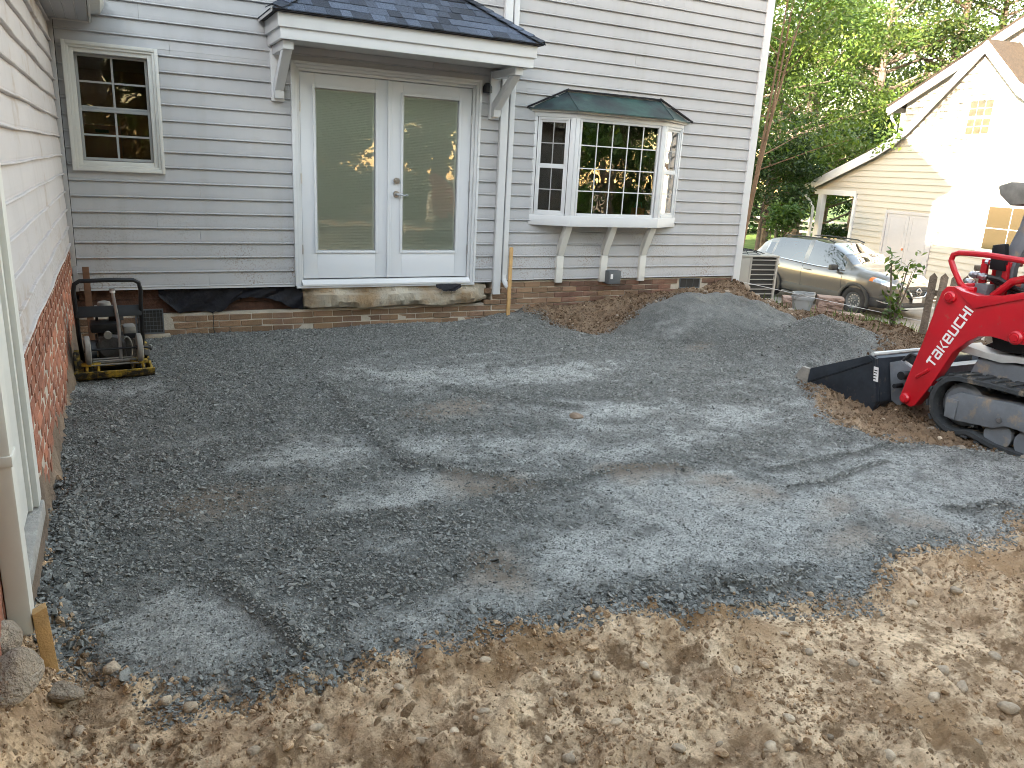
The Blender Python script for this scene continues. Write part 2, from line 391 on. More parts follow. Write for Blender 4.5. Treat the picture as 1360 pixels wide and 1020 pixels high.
def mud_splash(m, z0, z1):
    """flecks of mud thrown up onto the lowest boards"""
    t = m.node_tree; N = t.nodes; Lk = t.links; b = N['Principled BSDF']
    src = b.inputs['Base Color'].links[0].from_socket
    g = N.new('ShaderNodeNewGeometry'); s = N.new('ShaderNodeSeparateXYZ'); Lk.new(g.outputs['Position'], s.inputs[0])
    def rng(o, a, c, lo=0., hi=1.):
        r = N.new('ShaderNodeMapRange'); r.inputs[1].default_value = a; r.inputs[2].default_value = c; r.inputs[3].default_value = lo; r.inputs[4].default_value = hi; Lk.new(o, r.inputs[0]); return r.outputs[0]
    n1 = N.new('ShaderNodeTexNoise'); n1.inputs['Scale'].default_value = 55; n1.inputs['Detail'].default_value = 5; Lk.new(g.outputs['Position'], n1.inputs['Vector'])
    n2 = N.new('ShaderNodeTexNoise'); n2.inputs['Scale'].default_value = 2.2; n2.inputs['Detail'].default_value = 5; Lk.new(g.outputs['Position'], n2.inputs['Vector'])
    a = N.new('ShaderNodeMath'); a.operation = 'MULTIPLY'; Lk.new(rng(n1.outputs['Fac'], .52, .62), a.inputs[0]); Lk.new(rng(n2.outputs['Fac'], .42, .62), a.inputs[1])
    c = N.new('ShaderNodeMath'); c.operation = 'MULTIPLY'; Lk.new(a.outputs[0], c.inputs[0]); Lk.new(rng(s.outputs['Z'], z1, z0, 0, .8), c.inputs[1])
    x = N.new('ShaderNodeMix'); x.data_type = 'RGBA'; x.inputs[7].default_value = (0.20, 0.14, 0.09, 1)
    Lk.new(c.outputs[0], x.inputs[0]); Lk.new(src, x.inputs[6])
    # faint rain streaks running down the boards
    v = N.new('ShaderNodeVectorMath'); v.operation = 'MULTIPLY'; v.inputs[1].default_value = (7, 7, .5); Lk.new(g.outputs['Position'], v.inputs[0])
    n3 = N.new('ShaderNodeTexNoise'); n3.inputs['Scale'].default_value = 1.0; n3.inputs['Detail'].default_value = 6; Lk.new(v.outputs[0], n3.inputs['Vector'])
    y = N.new('ShaderNodeMix'); y.data_type = 'RGBA'; y.inputs[7].default_value = (0.30, 0.285, 0.265, 1); Lk.new(rng(n3.outputs['Fac'], .54, .74, 0, .26), y.inputs[0])
    Lk.new(x.outputs[2], y.inputs[6]); Lk.new(y.outputs[2], b.inputs['Base Color'])
mud_splash(MT['siding'], .5, 1.3); mud_splash(MT['wing_siding'], .9, 1.4)

# ================================================================== GROUND
PAD = [(-0.5,-3.4),(-0.07,-3.57),(-0.01,-4.64),(0.05,-5.14),(0.12,-5.37),(0.22,-5.5),(0.43,-5.66),(0.64,-5.73),(0.89,-5.74),(1.16,-5.78),(1.52,-5.8),
       (1.7,-5.83),(1.98,-5.89),(2.3,-5.92),(2.6,-5.93),(2.70,-5.98),(2.90,-6.08),(3.22,-6.13),(3.44,-6.10),(3.55,-5.98),(3.75,-5.92),
       (4.07,-6.01),(4.43,-6.02),(4.85,-5.93),(5.62,-5.8),(6.4,-6.6),(6.9,-6.5),(5.95,-5.5),(5.74,-5.1),(5.25,-4.74),(5.15,-4.22),(5.45,-3.93),(5.80,-3.45),(6.1,-3.15),(7.4,-3.0),(7.95,-2.5),(7.75,-1.8),
       (7.9,-1.15),(7.6,-0.6),(7.1,-0.45),(6.2,-0.55),(5.55,-0.95),(5.08,-1.1),(4.91,-0.55),(4.70,-0.12),(4.40,0.5),(-0.5,0.5)]
FINE = [(0.46,-5.27,0.30),(0.30,-5.15,0.18),(0.62,-5.46,0.22),(0.5,-5.05,.2),(1.44,-3.61,0.35),(2.56,-4.0,0.3),(2.94,-4.13,0.3),(3.5,-3.5,0.35),(3.9,-3.7,0.3),(4.45,-3.88,0.3),
        (3.28,-5.43,0.4),(2.75,-5.6,0.3),(3.3,-5.72,0.3),(2.3,-5.45,.3),(1.69,-5.58,0.2),(1.35,-5.62,0.2),(4.9,-5.55,0.35),(4.3,-5.6,0.3),
        (1.27,-5.0,0.2),(0.42,-1.95,0.35),(2.0,-3.9,.25),(2.5,-2.2,.4),(3.8,-2.4,.4),(4.6,-4.9,.3),(4.9,-5.1,.25),(4.2,-5.2,.2),(1.6,-4.6,.3),(2.9,-4.9,.3)]
BROWN = [(2.06,-4.52,0.25),(3.47,-4.98,0.16),(3.53,-5.17,0.2),(3.75,-5.51,0.22),(1.77,-5.34,0.18),(3.64,-5.76,0.2),(5.75,-1.95,0.22),(0.77,-4.29,0.3),(3.1,-4.75,.2),(4.1,-5.75,.2),(1.75,-5.45,.2),(2.6,-3.1,.3)]
RIDGES = [((0.70,-5.02),(0.88,-5.62),0.035,0.05),((0.29,-4.42),(0.46,-4.48),0.02,0.04),((2.3,-4.57),(3.36,-4.66),0.028,0.06),
          ((2.62,-5.90),(3.12,-5.93),0.035,0.06),((1.78,-2.2),(1.84,-4.2),0.022,0.06),((1.84,-4.1),(2.3,-4.45),.03,.06),((3.9,-4.94),(5.1,-4.86),0.022,0.04),
          ((3.83,-5.2),(4.75,-5.1),0.018,0.03),((4.42,-5.77),(4.87,-5.83),0.03,0.05),((0.95,-5.2),(1.4,-5.4),.02,.08),((1.1,-4.7),(1.7,-4.75),.018,.06),((3.3,-3.0),(3.9,-3.3),.015,.08),((2.7,-2.6),(3.4,-3.4),.016,.07)]

def zones(x, y):
    near = (x > -1.0) & (x < 9.0) & (y > -8) & (y < 1)
    sd = np.full(x.shape, -3.0)
    xx, yy = x[near], y[near]
    s = sdf_poly(xx, yy, PAD) + fbm(xx, yy, 0.35, 3, 3)*0.09 + fbm(xx, yy, .08, 2, 5)*0.035
    sd[near] = s
    fine = np.zeros(x.shape); brown = np.zeros(x.shape)
    wx = fbm(xx, yy, 0.5, 3, 6)*0.18; wy = fbm(xx, yy, 0.5, 3, 9)*0.18
    f = np.zeros(xx.shape); b = np.zeros(xx.shape)
    for (cx, cy, r) in FINE: f = np.maximum(f, 1-np.hypot((xx+wx-cx)*0.75, (yy+wy-cy)*1.2)/(r*1.5))
    for (cx, cy, r) in BROWN: b = np.maximum(b, 1-np.hypot((xx+wx-cx)*0.8, (yy+wy-cy)*1.2)/(r*1.5))
    broad = 0.16+0.30*sstep(0.8, 3.5, xx)*sstep(-.8, -2.4, yy)+0.45*(fbm((xx*.98+yy*.2)*.3, (yy*.98-xx*.2)*1.3, .45, 4, 13))
    f = f*0.62+np.clip(broad, 0, 1)
    f += fbm(xx, yy, 0.22, 4, 2)*0.30 + fbm(xx, yy, 0.07, 3, 7)*0.34 - 0.05
    # compacted wheel-and-bucket smears run right-front
    f = np.maximum(f, (fbm(xx*0.5+yy*0.15, yy*1.3, 0.5, 4, 12)-0.10)*1.3*sstep(2.2, 3.4, xx)*sstep(-1.6, -2.6, yy))
    b += fbm(xx, yy, 0.2, 4, 4)*0.5 - 0.12
    wob = fbm(xx, yy, 0.3, 2, 8)*0.05; rm = np.zeros(xx.shape)
    for (p, q, hh, wd) in RIDGES:
        dd, _ = seg_d(xx+wob, yy+wob, p, q); rm = np.maximum(rm, np.exp(-(dd/(wd*1.1))**2))
    f = f*(1-rm)
    f = f*(1-np.exp(-(((xx-6.85)/1.15)**2+((yy+.95)/.9)**2)))*(1-.85*np.exp(-(((xx-6.95)/1.3)**2+((yy+2.3)/.7)**2)))+0.30*np.exp(-(((xx-6.85)/1.0)**2+((yy+.95)/.8)**2))
    fine[near] = sstep(0.0, 0.95, f); brown[near] = sstep(0.0, 0.8, b)
    return sd, fine, brown

def height(x, y, detail=True, z=None):
    x = np.atleast_1d(np.asarray(x, float)); y = np.atleast_1d(np.asarray(y, float))
    sd, fine, brown = z if z is not None else zones(x, y)
    g = sstep(-0.03, 0.06, sd)
    h = np.zeros(x.shape)
    # the lot falls away to the drive and the neighbour
    h += -1.10*sstep(8.5, 15.0, x+0.05*np.clip(y, 0, 40)) 
    h += -0.25*sstep(16.5, 24, x) - 1.15*sstep(3, 18, y)*(1-sstep(8.9, 15.0, x))
    # earth banked along the back wall
    wh = np.interp(x, [4.2, 4.8, 5.4, 5.9, 6.5, 6.8, 8.0, 8.6, 9.4], [0.0, .10, .17, .235, .25, .29, .27, .0, .0])
    wr = np.interp(x, [4.2, 5.0, 6.0, 8.0, 9.0], [0.35, 0.8, 0.75, 0.7, 0.9])
    h += wh*(1-sstep(0.05, 1.0, -y/wr))*(1-sstep(2, 6, y))
    # bank of spoil towards the blocks, its cut face turned to the loader
    db, _ = seg_d(x, y, (8.55, -1.25), (9.6, -3.9))
    h += 0.13*np.exp(-(db/0.42)**2)
    db, _ = seg_d(x, y, (7.8, -0.15), (8.25, -0.5))
    h += 0.14*np.exp(-(db/0.38)**2)
    h += 0.05*np.exp(-((x-7.6)**2+(y+3.2)**2)/0.6)
    # soil heaped along the foot of the near wall
    h += 0.21*np.exp(-((x+0.05)/0.10)**2)*sstep(-5.1, -5.6, y)
    # gravel heaps
    n1 = fbm(x, y, 0.5, 3, 8)
    r1 = np.hypot((x-6.85)/1.5, (y+0.92)/(np.where(y < -0.92, 1.12, 0.8))) + n1*0.07
    h1 = 0.50*np.clip(1-r1, 0, 1)**0.85
    h1 = np.minimum(h1, 0.385+n1*0.03)
    scoop = np.exp(-(((x-6.98)/0.34)**2+((y+1.08)/0.20)**2)**2)
    h1 = h1 - 0.19*scoop*np.clip(h1/0.2, 0, 1)
    scoop2 = np.exp(-(((x-7.45)/0.28)**2+((y+1.35)/0.18)**2)**2); h1 = h1 - 0.08*scoop2*np.clip(h1/0.1, 0, 1)
    h1 = h1 + np.clip(h1/0.15, 0, 1)*sstep(6.7, 7.1, x)*fbm(x, y, 0.2, 3, 12)*0.06
    r2 = np.hypot((x-7.05)/1.25, (y+2.42)/0.70) + fbm(x, y, .4, 3, 5)*0.08
    h2 = 0.42*np.clip(1-r2, 0, 1)**0.9
    h += np.maximum(h1, h2) + 0.25*np.minimum(h1, h2)
    # a lip of gravel against the wall
    h += g*0.03*np.exp(-((y+0.25)/0.25)**2)*(0.0+1.0*np.clip(fbm(x, y, 0.9, 2, 10)+.2, 0, 1))*(x < 4.9)
    h += 0.06*np.exp(-(((x-4.35)/0.4)**2+((y+0.25)/.4)**2)) + 0.04*np.exp(-(((x-3.25)/0.5)**2+((y+0.2)/.25)**2))
    # pad thickness
    h += 0.035*sstep(-0.02, 0.12, sd)*(x < 6.5)*(1-0.9*np.exp(-(y/0.9)**2))
    d = np.hypot(x-0.36, y+8.15)
    if detail:
        rough = 1-g
        # raw soil
        near = (1-sstep(10, 16, d))
        soil = fbm(x, y, 1.1, 3, 1)*0.05 + fbm(x, y, 0.3, 5, 7, .6)*0.085
        bil = np.abs(fbm(x, y, 0.16, 4, 9, 0.62)); soil += (0.35-bil)*0.095
        soil += np.maximum(fbm(x, y, 0.07, 3, 13)-0.02, 0)*0.055
        # loader footprints and scuffs: flattened shoe prints
        pr = fbm(x*0.8+y*0.3, y, 0.42, 2, 14); flat = sstep(0.10, 0.22, pr)
        soil = soil*(1-0.75*flat) - 0.012*flat
        # grouser prints of the tracks pressed across the soil
        uu = x*0.92-y*0.38; vv = x*0.38+y*0.92
        band = sstep(0.0, 0.12, fbm(uu*0.35, vv, 0.9, 2, 11))*sstep(-5.9, -6.2, y)
        soil += band*0.018*np.clip(np.sin(uu*2*np.pi/0.155+0.8*fbm(x, y, .5, 2, 3))*1.8, -1, 1)*(0.4+0.6*vnoise(x/.18, y/.18, 4))
        h += rough*near*soil
        gr = fbm(x, y, 0.9, 3, 4)*0.018 + fbm(x, y, 0.22, 3, 2)*0.014*(1-0.7*fine) + fbm(x, y, 0.05, 2, 6)*0.006*(1-0.8*fine)
        near2 = (x > -1) & (x < 9) & (y > -8) & (y < 1)
        rg = np.zeros(x.shape)
        if near2.any():
            xx, yy = x[near2], y[near2]; rr = np.zeros(xx.shape)
            wob = fbm(xx, yy, 0.3, 2, 8)*0.05
            for a, b, hh, wd in RIDGES:
                dd, sd_ = seg_d(xx+wob, yy+wob, a, b)
                rr += hh*np.exp(-(dd/wd)**2)
            rg[near2] = rr
        # grouser marks of the tracks on the right
        tr = np.sin((x*0.35+y)*2*np.pi/0.09)*0.004*sstep(4.0, 4.6, x)*sstep(-5.8, -4.9, y)*sstep(-4.2, -4.8, y)
        h += g*(gr + rg + tr)
    return h

def H1(x, y): return float(height(np.array([x]), np.array([y]))[0])

def axis_coords(lo, a, b, hi, fine, mid=None):
    out = list(np.arange(a, b, fine)); s = fine; p = b
    ext = []
    while p < hi:
        ext.append(p); s = min(s*1.12, 6.0); p += s
    ext.append(hi)
    s = fine; p = a-fine; pre = []
    while p > lo:
        pre.append(p); s = min(s*1.18, 6.0); p -= s
    pre.append(lo)
    return np.array(pre[::-1]+out+ext)
gx = axis_coords(-150, -0.3, 7.9, 170, 0.0165)
gy = axis_coords(-150, -7.3, 0.15, 170, 0.0165)
GX, GY = np.meshgrid(gx, gy, indexing='ij'); X_, Y_ = GX.ravel(), GY.ravel()
ZN = zones(X_, Y_)
Z_ = height(X_, Y_, True, ZN)
# keep the sheet below the house floors
nx, ny = len(gx), len(gy)
ii = (np.arange(nx-1)[:, None]*ny+np.arange(ny-1)[None, :]).ravel()
quads = np.stack([ii, ii+ny, ii+ny+1, ii+1], 1)
gme = fast_mesh('ground', np.stack([X_, Y_, Z_], 1), quads)
gme.polygons.foreach_set('use_smooth', np.ones(len(quads), bool))
ca = gme.color_attributes.new('zones', 'FLOAT_COLOR', 'POINT')
grav = sstep(-0.02, 0.03, ZN[0])
lawn = sstep(9, 13, Y_)*1.0
buf = np.stack([grav, ZN[1], ZN[2], lawn], 1).astype(np.float32)
ca.data.foreach_set('color', buf.ravel())
ground = link_mesh('ground', gme); tag(ground, kind='structure')

def ground_mat():
    m = bpy.data.materials.new('ground'); m.use_nodes = True
    t = m.node_tree; N = t.nodes; Lk = t.links; b = N['Principled BSDF']
    b.inputs['Roughness'].default_value = 0.9; b.inputs['Specular IOR Level'].default_value = 0.25
    at = N.new('ShaderNodeAttribute'); at.attribute_name = 'zones'
    sp = N.new('ShaderNodeSeparateColor'); Lk.new(at.outputs['Color'], sp.inputs[0])
    g = N.new('ShaderNodeNewGeometry'); P = g.outputs['Position']
    def noise(s, d=5, r=0.65):
        n = N.new('ShaderNodeTexNoise'); n.inputs['Scale'].default_value = s; n.inputs['Detail'].default_value = d; n.inputs['Roughness'].default_value = r
        Lk.new(P, n.inputs['Vector']); return n.outputs['Fac']
    def voro(s):
        n = N.new('ShaderNodeTexVoronoi'); n.inputs['Scale'].default_value = s; Lk.new(P, n.inputs['Vector']); return n
    def rng(src, a, c, lo=0., hi=1.):
        r = N.new('ShaderNodeMapRange'); r.inputs[1].default_value = a; r.inputs[2].default_value = c; r.inputs[3].default_value = lo; r.inputs[4].default_value = hi
        Lk.new(src, r.inputs[0]); return r.outputs[0]
    def mix(f, a, c, mode='MIX'):
        x = N.new('ShaderNodeMix'); x.data_type = 'RGBA'; x.blend_type = mode
        if isinstance(f, float): x.inputs[0].default_value = f
        else: Lk.new(f, x.inputs[0])
        for k, v in ((6, a), (7, c)):
            if isinstance(v, tuple): x.inputs[k].default_value = (*v, 1)
            else: Lk.new(v, x.inputs[k])
        return x.outputs[2]
    # soil: pale sandy clay and brown loam; the mottling also paints in relief highlights and shading
    soil = mix(rng(noise(2.2), .38, .60), (0.44, 0.298, 0.185), (0.84, 0.625, 0.41))
    soil = mix(rng(noise(9, 6), .48, .68), soil, (0.86, 0.67, 0.46))
    soil = mix(rng(noise(26, 6, .75), .52, .66), soil, (0.22, 0.138, 0.078))
    soil = mix(rng(noise(6.5, 7, .72), .49, .60, 0, .9), soil, (0.22, 0.138, 0.074))
    soil = mix(rng(noise(40, 5, .7), .50, .68, 0, .6), soil, (0.22, 0.145, 0.09))
    sx = N.new('ShaderNodeSeparateXYZ'); Lk.new(P, sx.inputs[0])
    damp = N.new('ShaderNodeMath'); damp.operation = 'MAXIMUM'
    Lk.new(rng(sx.outputs['X'], 4.2, 6.0, 0, .92), damp.inputs[0]); Lk.new(rng(sx.outputs['Y'], -2.4, -1.0, 0, .9), damp.inputs[1])
    soil = mix(rng(noise(0.9, 3), .52, .62), soil, (0.38, 0.245, 0.135))
    damp_litter = N.new('ShaderNodeMath'); damp_litter.operation = 'MAXIMUM'; Lk.new(damp.outputs[0], damp_litter.inputs[0]); Lk.new(rng(sx.outputs['Y'], -9.0, -12.0, 0, 1), damp_litter.inputs[1])  # unseen ground behind the viewer made dark leaf litter, to darken reflections
    soil = mix(damp_litter.outputs[0], soil, mix(rng(noise(17, 6, .7), .42, .62), (0.185, 0.125, 0.080), (0.085, 0.057, 0.037)))
    # gravel: coarse between the loose stones, pale where fines are rolled smooth
    vc = voro(75)
    coarse = mix(rng(vc.outputs['Color'], 0, 1), (0.058, 0.060, 0.056), (0.17, 0.173, 0.163))  # base darker than the stones, painting in the dark gaps between them
    vf = voro(130)
    fine = mix(rng(vf.outputs['Color'], 0, 1), (0.25, 0.256, 0.246), (0.70, 0.71, 0.68))
    fine = mix(rng(noise(7, 6, .7), .45, .7, 0, .6), fine, (0.20, 0.203, 0.193))
    gr = mix(sp.outputs['Green'], coarse, fine)
    gr = mix(rng(noise(14, 7, .75), .5, .70, 0, .6), gr, (0.11, 0.115, 0.115))
    gr = mix(rng(noise(3.1, 5, .7), .52, .72, 0, .35), gr, (0.24, 0.215, 0.185))
    brown = N.new('ShaderNodeMath'); brown.operation = 'MULTIPLY'; brown.inputs[1].default_value = 0.5; Lk.new(sp.outputs['Blue'], brown.inputs[0])
    gr = mix(brown.outputs[0], gr, (0.30, 0.225, 0.16))
    col = mix(sp.outputs['Red'], soil, gr)
    lawn = mix(rng(noise(1.2), .4, .6), (0.10, 0.165, 0.035), (0.15, 0.22, 0.05))
    col = mix(at.outputs['Alpha'], col, lawn)
    Lk.new(col, b.inputs['Base Color'])
    bp = N.new('ShaderNodeBump'); bp.inputs['Strength'].default_value = 1.0; bp.inputs['Distance'].default_value = 0.02
    hmix = mix(sp.outputs['Red'], noise(55, 7, .7), noise(140, 4, .7))
    Lk.new(hmix, bp.inputs['Height']); Lk.new(bp.outputs[0], b.inputs['Normal'])
    return m
gme.materials.append(ground_mat())

# paved drive beside the house, following the fall of the lot
dx = np.linspace(12.2, 20.2, 40); dy = np.linspace(-30, 60, 90)
DX, DY = np.meshgrid(dx, dy, indexing='ij'); DX += 0.12*np.sin(DY*0.7)*(DX < 12.5)
DZ = height(DX.ravel(), DY.ravel(), False)+0.03
ii = (np.arange(39)[:, None]*90+np.arange(89)[None, :]).ravel()
dme = fast_mesh('driveway', np.stack([DX.ravel(), DY.ravel(), DZ], 1), np.stack([ii, ii+90, ii+91, ii+1], 1))
dme.polygons.foreach_set('use_smooth', np.ones(len(ii), bool))
drive = link_mesh('driveway', dme, None, [mat('driveway_asphalt', (0.21, 0.195, 0.175), 0.9, var=(3, 0.2), bump=(70, 0.4), stain=((0.26, 0.2, 0.14), 1.2, 0.55))]); tag(drive, kind='structure')

# ------------------------------------------------------------------ loose stones (geometry nodes, uncountable)
def stone_proto(name, seed, n, flat, material, round_=False):
    r = random.Random(seed); bm = bmesh.new()
    if round_:
        bmesh.ops.create_icosphere(bm, subdivisions=2, radius=0.5)
        for v in bm.verts:
            k = 1+0.12*math.sin(v.co.x*7+seed)+0.10*math.sin(v.co.y*9+seed*2); v.co *= k; v.co.z *= flat
        for f in bm.faces: f.smooth = True
    else:
        for _ in range(n):
            p = Vector((r.gauss(0, 1), r.gauss(0, 1), r.gauss(0, 1))).normalized()*r.uniform(0.42, 0.55)
            p.y *= 0.8; p.z *= flat; bm.verts.new(p)
        res = bmesh.ops.convex_hull(bm, input=bm.verts)
        junk = [e for e in res['geom_interior'] if isinstance(e, bmesh.types.BMVert)]
        if junk: bmesh.ops.delete(bm, geom=junk, context='VERTS')
    me = bpy.data.meshes.new(name); bm.to_mesh(me); bm.free(); me.materials.append(material)
    return bpy.data.objects.new(name, me)

def scatter(name, pts, rot, scl, idx, protos):
    me = bpy.data.meshes.new(name); n = len(pts)
    me.vertices.add(n); me.vertices.foreach_set('co', pts.astype(np.float32).ravel())
    a = me.attributes.new('rot', 'FLOAT_VECTOR', 'POINT'); a.data.foreach_set('vector', rot.astype(np.float32).ravel())
    a = me.attributes.new('scl', 'FLOAT_VECTOR', 'POINT'); a.data.foreach_set('vector', scl.astype(np.float32).ravel())
    a = me.attributes.new('idx', 'INT', 'POINT'); a.data.foreach_set('value', idx.astype(np.int32))
    o = link_mesh(name, me); tag(o, kind='stuff')
    c = bpy.data.collections.new(name+'_shapes')
    for p in protos: c.objects.link(p)
    ng = bpy.data.node_groups.new(name, 'GeometryNodeTree')
    ng.interface.new_socket('Geometry', in_out='INPUT', socket_type='NodeSocketGeometry')
    ng.interface.new_socket('Geometry', in_out='OUTPUT', socket_type='NodeSocketGeometry')
    gi = ng.nodes.new('NodeGroupInput'); go = ng.nodes.new('NodeGroupOutput')
    ci = ng.nodes.new('GeometryNodeCollectionInfo'); ci.inputs[0].default_value = c
    ci.inputs['Separate Children'].default_value = True; ci.inputs['Reset Children'].default_value = True
    ip = ng.nodes.new('GeometryNodeInstanceOnPoints'); ip.inputs['Pick Instance'].default_value = True
    def at(nm, ty):
        q = ng.nodes.new('GeometryNodeInputNamedAttribute'); q.data_type = ty; q.inputs[0].default_value = nm; return q.outputs[0]
    ng.links.new(gi.outputs[0], ip.inputs['Points']); ng.links.new(ci.outputs[0], ip.inputs['Instance'])
    ng.links.new(at('idx', 'INT'), ip.inputs['Instance Index'])
    ng.links.new(at('rot', 'FLOAT_VECTOR'), ip.inputs['Rotation']); ng.links.new(at('scl', 'FLOAT_VECTOR'), ip.inputs['Scale'])
    ng.links.new(ip.outputs[0], go.inputs[0])
    md = o.modifiers.new('scatter', 'NODES'); md.node_group = ng
    return o

def in_view(x, y, m=0.05):
    """rough test that a ground point can be seen, so that stones are not spent elsewhere"""
    v = np.stack([x-CAM_POS[0], y-CAM_POS[1], np.full(x.shape, -CAM_POS[2])], 1)
    cx = v@np.array(rt); cy = v@np.array(up); cz = v@np.array(fw)
    return (cz > 0.5) & (np.abs(cx/np.maximum(cz, .1)) < 0.664+m+0.15) & (np.abs(cy/np.maximum(cz, .1)) < 0.5+m+0.1)

def spread(n, lo, hi):
    x = RNG.uniform(lo[0], hi[0], n); y = RNG.uniform(lo[1], hi[1], n)
    k = in_view(x, y); return x[k], y[k]

# crushed stone
x, y = spread(780000, (-0.1, -6.7), (8.3, 0.1))
zn = zones(x, y)
edge = np.exp(-((zn[0]-0.02)/0.10)**2)
lip = edge*sstep(-4.6, -5.2, y)
left = np.exp(-((x-0.02)/0.14)**2)*sstep(-3.0, -4.5, y)*1.0
p = (zn[0] > -0.05-0.08*RNG.random(len(x)))*(0.85*(1-0.50*zn[1])*(1-0.55*zn[2])+0.35*lip+0.3*left)
d = np.hypot(x-0.36, y+8.15)
p = p*(1-0.6*np.exp(-(((x-6.85)/1.2)**2+((y+0.95)/0.9)**2)**2))
k = RNG.random(len(x)) < p
x, y, d, lip, left = x[k], y[k], d[k], lip[k], left[k]; fz = zn[1][k]
heap = np.exp(-(((x-6.85)/1.2)**2+((y+0.95)/0.9)**2))
s = RNG.lognormal(math.log(0.0102), 0.45, len(x))*(1-0.42*fz)*(1-0.55*np.clip(heap*1.5, 0, 1))*(1+0.9*lip*RNG.random(len(x)))*(1+0.8*left)
s = np.clip(s, 0.005, 0.05)
z = height(x, y)+s*0.10
n = len(x)
rot = np.stack([RNG.normal(0, .45, n), RNG.normal(0, .45, n), RNG.uniform(0, 6.28, n)], 1)
scl = np.stack([s*RNG.uniform(.9, 1.5, n), s*RNG.uniform(.8, 1.2, n), s*RNG.uniform(.6, 1.1, n)], 1)
protos = [stone_proto('gravel_shape', i, 11, 0.62, MT['gravelst']) for i in range(7)]
scatter('gravel', np.stack([x, y, z], 1), rot, scl, RNG.integers(0, 7, n), protos)
NG = n

# soil crumbs
x, y = spread(420000, (-0.4, -7.4), (9.8, 0.1))
xb = RNG.uniform(-.12, .2, 5000); yb = RNG.uniform(-7.2, -5.2, 5000); x = np.r_[x, xb]; y = np.r_[y, yb]
zn = zones(x, y)
cl = sstep(-0.1, 0.25, fbm(x, y, 0.35, 3, 15))
k = (zn[0] < 0.02+0.06*RNG.random(len(x))) & (RNG.random(len(x)) < 0.35+0.6*cl)
x, y = x[k], y[k]; n = len(x)
s = np.clip(RNG.lognormal(math.log(0.0085), 0.60, n), 0.0035, 0.055)
z = height(x, y)+s*0.12
rot = RNG.uniform(0, 6.28, (n, 3)); scl = np.stack([s*RNG.uniform(.8, 1.4, n), s*RNG.uniform(.8, 1.2, n), s*RNG.uniform(.6, .9, n)], 1)
protos = [stone_proto('crumb_shape', 40+i, 26, 0.75, MT['clod']) for i in range(5)]
scatter('soil_crumbs', np.stack([x, y, z], 1), rot, scl, RNG.integers(0, 5, n), protos)
# small pale pebbles in the soil
x, y = spread(3000, (-0.4, -7.4), (9.6, 0.1))
zn = zones(x, y); k = (zn[0] < 0.03) & (RNG.random(len(x)) < 0.55); x, y = x[k], y[k]; n = len(x)
s = np.clip(RNG.lognormal(math.log(0.013), 0.5, n), 0.005, 0.035)
rot = np.stack([RNG.normal(0, .3, n), RNG.normal(0, .3, n), RNG.uniform(0, 6.28, n)], 1)
scl = np.stack([s*RNG.uniform(.9, 1.5, n), s, s*RNG.uniform(.7, 1, n)], 1)
protos = [stone_proto('pebble_shape', 60+i, 14, 0.7, MT['pebble'], True) for i in range(3)]
scatter('pebbles', np.stack([x, y, height(x, y)+s*0.1], 1), rot, scl, RNG.integers(0, 3, n), protos)
print('gravel', NG)

# ================================================================== HOUSE
house = thing('house', 'grey clapboard house with glazed double door, bay window and brick base round the yard', 'house', (0, 0, 0), abs_=True)
LAP = 0.1392; Z0 = 0.492
PROF = [(0.000, 0.0), (-0.027, 0.0), (-0.031, 0.003), (-0.031, 0.007), (-0.027, 0.0105), (-0.0150, 0.012), (-0.0150, 0.018), (-0.0165, 0.024), (-0.0165, 0.05), (-0.012, 0.118), (-0.006, LAP+0.004)]
def prof_clip(za, zb):
    """clapboard section between heights za..zb inside a course: list of (y, z)"""
    pts = [p for p in PROF[1:]]
    out = []
    def at(z):
        for (y0, z0), (y1, z1) in zip(pts[:-1], pts[1:]):
            if z0 <= z <= z1: return y0+(y1-y0)*(z-z0)/max(z1-z0, 1e-9)
        return pts[-1][0] if z > pts[-1][1] else pts[0][0]
    out.append((0.0, za)); out.append((at(za), za))
    out += [p for p in pts if za < p[1] < zb]
    out.append((at(zb), zb)); out.append((0.0, zb))
    return out
